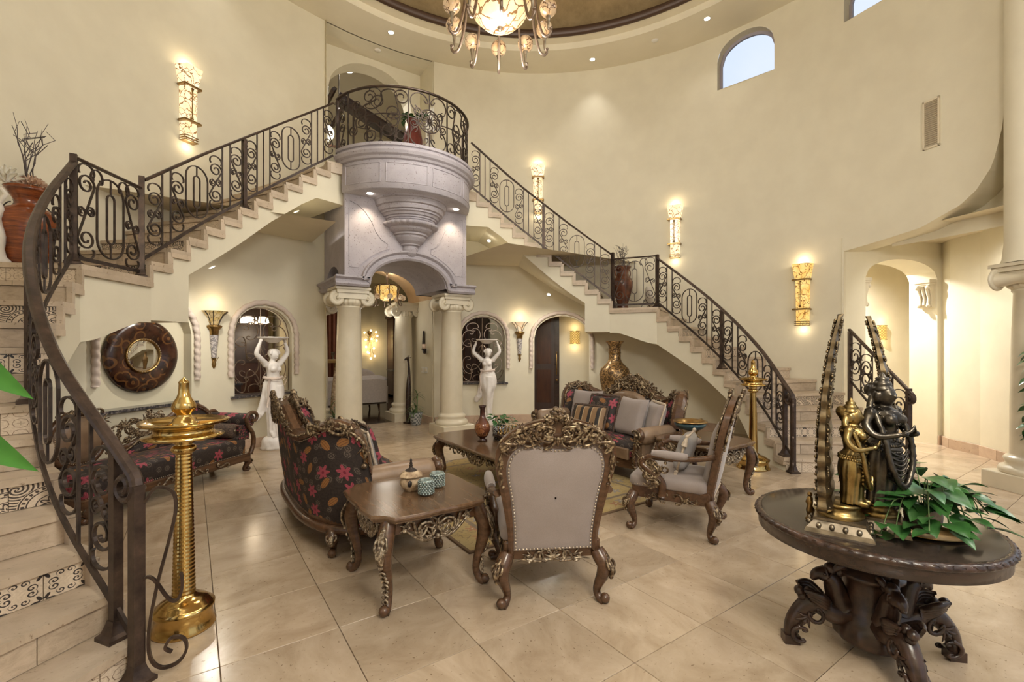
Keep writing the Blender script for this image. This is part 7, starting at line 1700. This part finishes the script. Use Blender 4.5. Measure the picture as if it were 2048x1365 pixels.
o = T_('wall_candle_holder', 'curved dark wall candle holder with a pink candle on the passage wall', 'candle holder', (.965, 8.52, 1.38)); mb = MB(); mb.tube(catmull([(-.01, .05, .42), (-.012, .055, .25), (-.012, .05, .08), (-.02, .0, 0), (-.03, -.06, .01), (-.03, -.08, .05)], 5), lambda q: .018 + .012 * sin(q * pi), 8); P_('arm', mb, 'iron_dark', o); mb = MB(); mb.lathe([(.001, .05), (.05, .055), (.055, .065)], 14, (-.06, -.07, 0)); P_('dish', mb, 'iron_dark', o); mb = MB(); mb.lathe([(.001, .065), (.035, .065), (.035, .16), (.001, .155)], 14, (-.06, -.07, 0)); P_('candle', mb, 'flower_cream', o)
# ------------------------------------------------------------------ things on the coffee table and end tables
ZT = .47
o = T_('amber_vase', 'dark amber glazed bottle vase on the coffee table', 'vase', (-.22, 4.36, ZT)); mb = MB(); mb.lathe([(.001, 0), (.052, 0), (.055, .012), (.03, .022), (.032, .035), (.06, .06), (.082, .11), (.085, .15), (.07, .20), (.038, .245), (.028, .28), (.026, .345), (.04, .375), (.042, .385), (.03, .38), (.02, .35)], 36); P_('body', mb, 'vase_amber', o)
o = T_('pothos_pot', 'black and white patterned pot on the coffee table', 'pot', (.05, 4.44, ZT)); mb = MB(); mb.lathe([(.001, 0), (.055, 0), (.06, .01), (.075, .05), (.08, .10), (.082, .13), (.072, .13), (.065, .10), (.001, .10)], 32); P_('body', mb, 'pot_blackwhite', o); mb = MB(); mb.lathe([(.001, .112), (.07, .112)], 20); P_('soil', mb, 'soil', o)
vine_plant((.05, 4.44, ZT + .115), 7, .22, .16, 'small trailing pothos in the black and white pot', 'small', 9, .05)
o = T_('chess_board', 'carved chess board on ball feet on the coffee table', 'chess board', (.10, 4.12, ZT)); mb = MB(); mb.bbox(-.21, .21, -.21, .21, .045, .072, .004); P_('board', mb, 'ebony', o)
for x in (-1, 1):
    for y in (-1, 1): mb = MB(); mb.ball((x * .18, y * .18, .023), .0235); P_('ball_foot', mb, 'iron_dark', o)
pawn = MB(); pawn.lathe([(.001, 0), (.013, 0), (.014, .008), (.007, .014), (.006, .03), (.010, .034), (.005, .04), (.011, .05), (.006, .062), (.001, .064)], 10); pm = pawn.mesh('chess_piece'); pm.materials.append(MATS['pewter']); pm2 = pawn.mesh('chess_piece'); pm2.materials.append(MATS['brass_dark'])
for k in range(32):
    i, j = k % 8, k // 8; x = -.165 + .047 * i; y = (-.165, -.118, .118, .165)[j]
    q = bpy.data.objects.new('chess_piece', pm if j < 2 else pm2); COL.objects.link(q); q.location = (.10 + x, 4.12 + y, ZT + .072); sc_ = 1.25 if j in (0, 3) else .9; q.scale = (1, 1, sc_); q['label'] = 'small pewter chess piece on the carved board' if j < 2 else 'small brass chess piece on the carved board'; q['category'] = 'chess piece'; q['group'] = 'pewter chess men' if j < 2 else 'brass chess men'
ZE = .555
def votive(x, y, lab):
    o = T_('votive', lab, 'votive', (x, y, ZE), 0, 'green glass votives'); mb = MB(); prof = [(.001, 0), (.034, 0), (.042, .008)]
    for i in range(1, 9): prof.append((.046 + .0015 * sin(i), .008 + .0105 * i))
    prof += [(.044, .10), (.040, .10), (.038, .02), (.001, .015)]
    mb.lathe(prof, 28); cup = P_('cup', mb, 'mercury', o); mb = MB()
    for r_ in range(7):
        for j in range(16): a = 2 * pi * (j + .5 * (r_ % 2)) / 16; mb.ball((.047 * cos(a), .047 * sin(a), .016 + .0118 * r_), (.0075, .0075, .0065), 6, 4)
    q = P_('hobnails', mb, 'mercury', o); q['kind'] = 'stuff'
votive(-1.47, 2.86, 'silvery green hobnail votive touching the sofa arm side of the lidded jar'); votive(-1.60, 2.75, 'silvery green hobnail votive in front of the lidded jar')
o = T_('lidded_jar', 'woven cream lidded jar with dark spire knob on the end table', 'jar', (-1.64, 2.90, ZE)); mb = MB(); mb.lathe([(.001, 0), (.045, 0), (.048, .008), (.065, .03), (.072, .055), (.062, .082), (.05, .09)], 32); P_('body', mb, 'basket', o)
mb = MB(); mb.lathe([(.05, .09), (.078, .094), (.078, .10), (.06, .118), (.04, .128), (.028, .134)], 8, smooth=False); P_('lid', mb, 'basket', o)
mb = MB(); mb.lathe([(.040, .128), (.03, .138), (.012, .145), (.010, .155), (.013, .16), (.008, .168), (.011, .176), (.006, .186), (.008, .194), (.001, .21)], 14); P_('knob', mb, 'iron_dark', o); mb = MB(); mb.ball((-.035, -.066, .06), (.016, .010, .022)); P_('clasp', mb, 'iron_dark', o)
o = T_('footed_bowl', 'wide teal bowl with brass rim on a stand', 'bowl', (1.38, 2.90, ZE)); mb = MB(); mb.lathe([(.001, .085), (.05, .085), (.11, .10), (.15, .135), (.155, .15), (.14, .165)], 36); P_('bowl', mb, 'teal_bowl', o); mb = MB(); mb.lathe([(.14, .165), (.165, .17), (.17, .18), (.155, .185), (.13, .17), (.10, .13), (.001, .11)], 36); P_('rim', mb, 'brass_dark', o)
for sx in (-1, 1): mb = MB(); mb.tube([(sx * .165, -.02, .175), (sx * .205, -.01, .18), (sx * .205, .01, .18), (sx * .165, .02, .175)], .006, 5); P_('handle', mb, 'brass_dark', o)
for i in range(4): a = pi / 4 + i * pi / 2; mb = MB(); mb.tube(catmull([(.09 * cos(a), .09 * sin(a), .10), (.06 * cos(a), .06 * sin(a), .05), (.10 * cos(a), .10 * sin(a), .005)], 4), .007, 6); P_('stand_leg', mb, 'brass_dark', o)
# ------------------------------------------------------------------ round carved table
def round_table():
    root = T_('round_table', 'round dark carved pedestal table with rope edge carrying bronze statues', 'table', (-.068, .895, 0), radians(-34.5)); R_ = .505; z = .65
    mb = MB(); mb.lathe([(.001, z), (R_ * .93, z), (R_ * .95, z - .003)], 72); P_('top', mb, 'ebony_top', root)
    mb = MB(); mb.lathe([(R_ * .945, z - .002), (R_ * .965, z + .001), (R_ * .99, z - .008), (R_, z - .02), (R_ * .985, z - .03)], 288, mod=lambda a, q: 1 + (.006 * sin(a * 72) if q < z - .001 and q > z - .029 else 0)); P_('carved_edge', mb, 'carved_ebony', root)
    mb = MB(); mb.lathe([(R_ * .975, z - .028), (R_ * .97, z - .035), (R_ * .965, z - .085), (R_ * .94, z - .09), (R_ * .5, z - .08), (.08, z - .08)], 72); P_('apron', mb, 'ebony', root)
    o = Orn(lambda u, v, n: V(((R_ * .985 + n) * cos(u / R_), (R_ * .985 + n) * sin(u / R_), v)), False)
    for i in range(46): u = 2 * pi * R_ * i / 46; o.scr('s', u, z - .014, .014, .05, 1 if i % 2 else -1, 1.45, .0035)
    P_('edge_carving', o.mb, 'carved_ebony', root)
    mb = MB(); mb.lathe([(.13, .05), (.15, .07), (.155, .11), (.135, .15), (.115, .17), (.11, .30), (.115, .36), (.14, .375), (.14, .39), (.09, .41), (.085, .43), (.13, .455), (.145, .49), (.135, .53), (.10, .55), (.09, .575)], 48, mod=lambda a, q: 1 + (.035 * sin(a * 12) if .44 < q < .54 or .06 < q < .15 else (.02 * sin(a * 8) if .17 < q < .36 else 0))); P_('pedestal', mb, 'carved_ebony', root)
    for k in range(4):
        a = pi / 4 + k * pi / 2 + radians(34.5); M_ = Matrix.Rotation(a, 4, 'Z'); q = lambda x, y, z_: M_ @ V((x, y, z_)); mb = MB()
        pts = catmull([(.08, 0, .16), (.16, 0, .17), (.22, 0, .20), (.27, 0, .205), (.31, 0, .17), (.345, 0, .115), (.36, 0, .06), (.355, 0, .02)], 5); mb.tube([M_ @ p for p in pts], [r.x for r in catmull([(.055, 0, 0), (.055, 0, 0), (.048, 0, 0), (.044, 0, 0), (.04, 0, 0), (.036, 0, 0), (.030, 0, 0), (.030, 0, 0)], 5)], 10)
        mb.box(.325, .395, -.03, .03, 0, .045, M_)
        lg = P_('leg', mb, 'carved_ebony', root); mb = MB()
        # griffin neck, head, beak, wing curls
        tb = lambda P, rr: mb.tube([M_ @ p for p in catmull(P, 4)], [v.x for v in catmull([(r, 0, 0) for r in rr], 4)], 8)
        tb([(.12, 0, .20), (.15, 0, .27), (.17, 0, .33), (.20, 0, .355)], [.055, .050, .042, .036]); tb([(.20, 0, .36), (.24, 0, .352), (.262, 0, .325)], [.038, .028, .010]); mb.ball(q(.175, 0, .385), .032); mb.ball(q(.14, 0, .375), .028)
        for s in (-1, 1):
            mb.ball(q(.215, s * .028, .368), .010); tb([(.17, s * .02, .39), (.145, s * .035, .415), (.12, s * .03, .40)], [.014, .016, .008])
            for w_ in range(4): tb([(.20, s * .035, .20 + .012 * w_), (.25, s * (.05 + .006 * w_), .235 + .014 * w_), (.29 + .008 * w_, s * .045, .25 + .012 * w_)], [.016, .018, .008])
            f = lambda u, v, n: M_ @ V((u, s * (.036 + n), v)); oo = Orn(f, False); oo.scr('C', .335, .065, .06, .07, 1, .2, .010); oo.scr('C', .255, .16, .06, .06, -1, 1.0, .010); oo.leaf(.29, .16, .08, .014, -1.0, 3); oo.ball(.31, .13, .012); oo.ball(.335, .10, .012); mb2 = oo.mb; b = len(mb.v); mb.v += mb2.v; mb.f += [tuple(b + i for i in fc) for fc in mb2.f]; mb.sm += mb2.sm
        for w_ in range(5): mb.ball(q(.26 + .015 * w_, .0, .245 + .02 * sin(w_ * 2)), .024)
        P_('griffin_carving', mb, 'carved_ebony', lg)
round_table()
ZR = .65
# bronze deity style figures on stepped plinths
def bronze_figure(loc, rz, lab, body, plate_mat, lean, h, pose, side=1, px=0.):
    root = T_('bronze_statue', lab, 'statue', loc, rz); f = h
    mb = MB()
    for s, z0, z1, t in ((.105, 0, .018, .10), (.098, .018, .05, .075), (.078, .05, .062, .078)):
        mb.grid([[(-s, -s, z0), (s, -s, z0), (s, s, z0), (-s, s, z0)], [(-t, -t, z1), (t, -t, z1), (t, t, z1), (-t, t, z1)]], closev=True, smooth=False, cap=True)
    for k in range(4):
        M_ = Matrix.Rotation(k * pi / 2, 3, 'Z')
        for x in (-.06, -.02, .02, .06): mb.ball(M_ @ V((x, -.092, .032)), (.014, .010, .014), 6, 4)
    P_('plinth', mb, 'pewter', root)
    mb = MB(); mb.lathe([(.070, .062), (.074, .075), (.066, .085), (.056, .10), (.060, .112), (.068, .12), (.060, .128), (.001, .13)], 36, mod=lambda a, z: 1 + .04 * abs(sin(a * 8))); P_('lotus_base', mb, 'bronze_gold', root)
    mb = MB(); tb = lambda P, rr, n=8: mb.tube(catmull(P, 4), [v.x for v in catmull([(r, 0, 0) for r in rr], 4)], n)
    Z = lambda t: .13 + t * f; g = f / .50
    rows = []   # pleated skirt over the legs
    for i in range(19):
        t = i / 18; z = .46 - .45 * t; row = []
        for j in range(48):
            a = 2 * pi * j / 48; rx = .060 + .012 * sin(pi * min(t * 1.6, 1)) + .010 * max(0, t - .7); ry = .046 + .010 * sin(pi * min(t * 1.6, 1)); cr = 1 - .10 * max(0, cos(2 * (a + pi / 2))) * t; k = 1 + (.03 + .05 * t) * sin(a * 14 + 4 * t)
            row.append((rx * g * k * cr * cos(a), ry * g * k * sin(a), Z(z)))
        rows.append(row)
    mb.grid(rows, closev=True, cap=True)
    tb([(0, 0, Z(.43)), (.004, -.004, Z(.50)), (0, -.002, Z(.57)), (-.002, -.004, Z(.65)), (0, 0, Z(.71)), (0, 0, Z(.755)), (0, -.004, Z(.78))], [.058 * g, .042 * g, .040 * g, .052 * g, .046 * g, .018 * g, .017 * g], 12)
    for s in (-1, 1):
        mb.ball((s * .026 * g, -.042 * g, Z(.650)), .023 * g, 10, 8); mb.ball((s * .066 * g, 0, Z(.70)), .022 * g)
        tb([(s * .064 * g, 0, Z(.70)), (s * .090 * g, .0, Z(.61)), (s * .084 * g, -.035 * g, Z(.535)), (s * .040 * g, -.085 * g, Z(.555))], [.020 * g, .016 * g, .014 * g, .010 * g]); mb.ball((s * .028 * g, -.094 * g, Z(.562)), .012 * g)
        for k in range(4): tb([(s * .026 * g, -.095 * g, Z(.565)), (s * (.014 - .003 * k) * g, -.104 * g, Z(.578 + .010 * k)), (s * (.005 - .002 * k) * g, -.108 * g, Z(.59 + .014 * k))], [.0046, .0042, .0036], 5)
        mb.ball((s * .034 * g, 0, Z(.815)), (.009 * g, .013 * g, .022 * g)); tb([(s * .03 * g, .02 * g, Z(.82)), (s * .045 * g, .018 * g, Z(.74)), (s * .052 * g, .008 * g, Z(.66))], [.012, .013, .007])
        mb.ball((s * .012 * g, -.036 * g, Z(.832)), (.007 * g, .006 * g, .004 * g)); tb([(s * .025 * g, -.03, Z(.02)), (s * .028 * g, -.07 * g, Z(.012))], [.016, .010])
    mb.ball((0, -.006, Z(.825)), (.031 * g, .036 * g, .045 * g), 16, 12); mb.ball((0, -.041 * g, Z(.818)), (.0055 * g, .009 * g, .010 * g)); mb.ball((0, -.036 * g, Z(.795)), (.011 * g, .007 * g, .005 * g)); mb.ball((0, .018, Z(.835)), (.036 * g, .034 * g, .044 * g), 12, 10); mb.ball((0, .04 * g, Z(.86)), (.030 * g, .028 * g, .030 * g))
    o = P_('figure', mb, body, root); r = o.modifiers.new('Remesh', 'REMESH'); r.mode = 'VOXEL'; r.voxel_size = .0042; r.use_smooth_shade = True; s_ = o.modifiers.new('Smooth', 'SMOOTH'); s_.iterations = 2
    mb = MB(); mb.lathe([(.034 * g, Z(.862)), (.037 * g, Z(.872)), (.032 * g, Z(.884)), (.028 * g, Z(.90)), (.031 * g, Z(.912)), (.024 * g, Z(.925)), (.020 * g, Z(.94)), (.022 * g, Z(.952)), (.012 * g, Z(.965)), (.008 * g, Z(.985)), (.001, Z(1.0))], 24, (0, .004, 0), mod=lambda a, z: 1 + .07 * sin(a * 12)); P_('crown', mb, body, root)
    mb = MB()
    for rr, t, tt, dr in ((.040, .735, .004, .02), (.050, .715, .005, .05), (.058, .69, .0055, .10), (.062, .455, .007, 0), (.064, .435, .006, .015)):
        n_ = int(rr * g * 620)
        for i in range(n_): a = 2 * pi * i / n_; mb.ball((rr * g * cos(a), rr * g * .80 * sin(a) - (.012 * g if t > .6 and sin(a) < 0 else 0), Z(t) - dr * g * max(0, -sin(a))), tt, 6, 4)
    for s in (-1, 1):
        pts = catmull([(s * .06 * g, -.01, Z(.71)), (s * .066 * g, -.05 * g, Z(.52)), (s * .058 * g, -.065 * g, Z(.34)), (s * .025 * g, -.072 * g, Z(.20)), (0, -.072 * g, Z(.16))], 8)
        mb.tube(pts, .010 * g, 7, twist=lambda i, a: 1 + .25 * sin(i * 2.2 + a * 2))
        for z in (.60, .545): pass
    for k in range(7): mb.tube([((-.05 + .1 * q) * g, (-.052 - .012 * sin(pi * q)) * g, Z(.43 - .035 * k) - .025 * sin(pi * q)) for q in [j / 8 for j in range(9)]], .0045, 5)
    q = P_('jewellery', mb, body, root); q['kind'] = 'stuff'
    # tall pierced back plate
    mb = MB(); rows = []; H = .90
    for i in range(151):
        t = i / 150; z = .10 + H * t; hw = .13 * (1 - t ** 2.2) ** .8 * (1 + .05 * sin(i * .55)) + .004; y = side * (.060 + .015 * sin(t * 2) - lean * (t ** 2.4)); th = .034 * (1 - .70 * t) * (1 + .10 * sin(i * .55))
        rows.append([(px + q * hw, y + g * th, z) for q, g in ((-1, -.5), (-.6, -1.1), (0, -1.2), (.6, -1.1), (1, -.5), (1, .5), (0, 1), (-1, .5))])
    mb.grid(rows, closev=True, smooth=False, cap=True)
    random.seed(4)
    for i in range(700):
        t = random.uniform(.02, .97); hw = .13 * (1 - t ** 2.2) ** .8; x = random.uniform(-1, 1) * hw * 1.02; y = side * (.060 + .015 * sin(t * 2) - lean * t ** 2.4); sd = random.choice((-1, 1)); mb.ball((px + x, y + sd * .027 * (1 - .5 * t), .10 + H * t), random.uniform(.004, .008), 5, 3)
    P_('back_plate', mb, plate_mat, root)
    return root
s_a = bronze_figure((-.335, .925, ZR), radians(18), 'gilded bronze figure before a tall pierced back plate on a square plinth', 'bronze_gold', 'bronze', .075, .42, 1)
s_b = bronze_figure((-.165, .845, ZR), radians(18), 'dark bronze crowned figure with garland beside the pothos on the round table', 'bronze_dark', 'bronze', .10, .54, 1, -1, .12)
for c_ in s_b.children:
    if c_.name.split('.')[0] in ('figure', 'crown', 'jewellery'): c_.rotation_euler.z = radians(-35); c_.location = (-.05, -.03, -.02); c_.scale = (1.12, 1.12, 1.12)
    elif c_.name.split('.')[0] in ('plinth', 'lotus_base'): c_.scale = (1.15, 1.15, 1); c_.location.y = -.01
for c_ in s_a.children:
    if c_.name.split('.')[0] in ('figure', 'crown', 'jewellery'): c_.rotation_euler.z = radians(-10); c_.location = (0, -.045, -.02); c_.scale = (1.15, 1.15, 1.15)
    elif c_.name.split('.')[0] in ('plinth', 'lotus_base'): c_.scale = (1.25, 1.25, 1)
o = T_('tiny_idol', 'tiny dark figurine at the foot of the bronze back plate', 'figurine', (-.345, 1.05, ZR)); mb = MB(); mb.lathe([(.001, 0), (.016, 0), (.018, .01), (.010, .02), (.014, .04), (.018, .055), (.010, .075), (.016, .09), (.012, .11), (.001, .125)], 12, mod=lambda a, z: 1 + .2 * sin(a * 3 + z * 90)); P_('body', mb, 'brass_dark', o); mb = MB(); mb.ball((0, 0, .128), .012); P_('head', mb, 'brass_dark', o)
for i, (x, y) in enumerate(((-.262, .800), (-.215, .775), (-.172, .765))):
    mb = MB(); mb.lathe([(.001, .012), (.03, .011), (.036, .006), (.034, 0), (.001, 0)], 20, (0, 0, 0), sx=1.25); TM('silver_coin_dish', mb, 'pewter', ['flat silver disc half under the gilded figure plinth', 'flat silver disc between the two bronze plinths', 'flat silver disc in front of the dark bronze plinth'][i], 'dish', (x, y, ZR), .4)
o = T_('brass_tray', 'oval brass tray under the metal plant pot', 'tray', (-.085, .665, ZR), radians(-52)); mb = MB(); mb.lathe([(.001, .004), (.095, .005), (.105, .012), (.112, .014), (.11, .008), (.09, .001), (.001, .001)], 40, sx=1.25, sy=.9); P_('dish', mb, 'brass_dark', o)
o = T_('metal_pot', 'embossed pewter plant pot on the brass tray', 'pot', (-.10, .685, ZR + .014)); mb = MB(); mb.lathe([(.001, 0), (.04, 0), (.05, .008), (.066, .04), (.07, .075), (.065, .10), (.07, .11), (.064, .11), (.058, .09), (.001, .085)], 36, mod=lambda a, z: 1 + .02 * sin(a * 16) * sin(z * 160)); P_('body', mb, 'pewter', o); mb = MB(); mb.lathe([(.001, .092), (.058, .092)], 16); P_('soil', mb, 'soil', o)
vine_plant((-.10, .685, ZR + .105), 21, .26, .18, 'lush trailing green pothos in the pewter pot on the round table', 'pothos', 21, .14)
vine_plant((.66, 8.40, 5.78), 9, .26, .22, 'leafy green plant in the tall red vase on the gallery', 'pothos', 31, .05)
o = T_('white_plate', 'white display plate on a stand behind the brown urn', 'plate', (4.05, 5.62, 13 * RZ), radians(58)); mb = MB(); mb.lathe([(.001, .01), (.12, .014), (.20, .03), (.205, .026), (.12, .0), (.001, 0)], 36); m_ = Matrix.Translation((0, 0, .24)) @ Matrix.Rotation(radians(80), 4, 'X'); mb.v = [tuple(m_ @ V(q)) for q in mb.v]; P_('dish', mb, 'plaster_white', o); mb = MB(); mb.tube([(-.08, -.06, .0), (-.06, .0, .10), (-.05, .06, .20)], .006, 5); mb.tube([(.08, -.06, .0), (.06, .0, .10), (.05, .06, .20)], .006, 5); mb.tube([(0, .14, 0), (0, .06, .20)], .006, 5); P_('stand', mb, 'iron_dark', o)
# trailing vine on the alcove column
o = T_('trailing_vine', 'trailing green vine hanging down the alcove column', 'plant', (4.05, .86, 0)); pts = catmull([(0, 0, 1.55), (-.04, .02, 1.30), (.0, 0, 1.0), (-.05, .02, .72), (-.02, 0, .50)], 8); mb = MB(); mb.tube(pts, .005, 5); P_('stem', mb, 'stem', o)
random.seed(8)
for i, p in enumerate(pts):
    for s in (1, -1): add_leaf(o, 'pothos', p, random.uniform(0, 6.28), random.uniform(-.9, .2), random.uniform(-.4, .4), random.uniform(1.3, 1.9), 'leaf')
# broad leaves close to the camera on the left
o = T_('broad_leaf_plant', 'broad leaved green plant leaning in front of the lowest stairs', 'plant', (-3.36, 1.60, 0)); mb = MB(); mb.lathe([(.001, 0), (.09, 0), (.12, .10), (.125, .42), (.115, .44), (.10, .40), (.001, .39)], 28); P_('pot', mb, 'urn_brown', o)
rt, fw = V((cos(.60294), -sin(.60294), 0)), V((sin(.60294), cos(.60294), 0)); base = V((-3.36, 1.60, 0)); cam0 = V((-2.8313, 0, 0))
for X_, z, dr, D in ((-1.275, 1.53, .80, 1.03), (-1.270, 1.35, .75, 1.03), (-1.62, 1.62, 2.2, 1.1), (-1.66, 1.20, 2.5, 1.2), (-1.75, 1.50, 2.4, 1.25)):
    p = cam0 + rt * X_ + fw * D + V((0, 0, z)); yv = (rt * cos(dr) - V((0, 0, sin(dr))) + fw * .15).normalized(); nv = (-fw + V((0, 0, .35)) + rt * .1); nv = (nv - yv * nv.dot(yv)).normalized(); xv = yv.cross(nv)
    q = p - base; mb = MB(); mb.tube([(0, 0, .38), (q.x * .4, q.y * .4, z * .75), tuple(q)], .008, 6); P_('stalk', mb, 'stem', o)
    l_ = add_leaf(o, 'big', (0, 0, 0), 0, 0, 0, 1, 'leaf_near'); M_ = Matrix((xv, yv, nv)).transposed().to_4x4(); M_.translation = q; l_.matrix_basis = M_ @ Matrix.Scale(.53, 4)
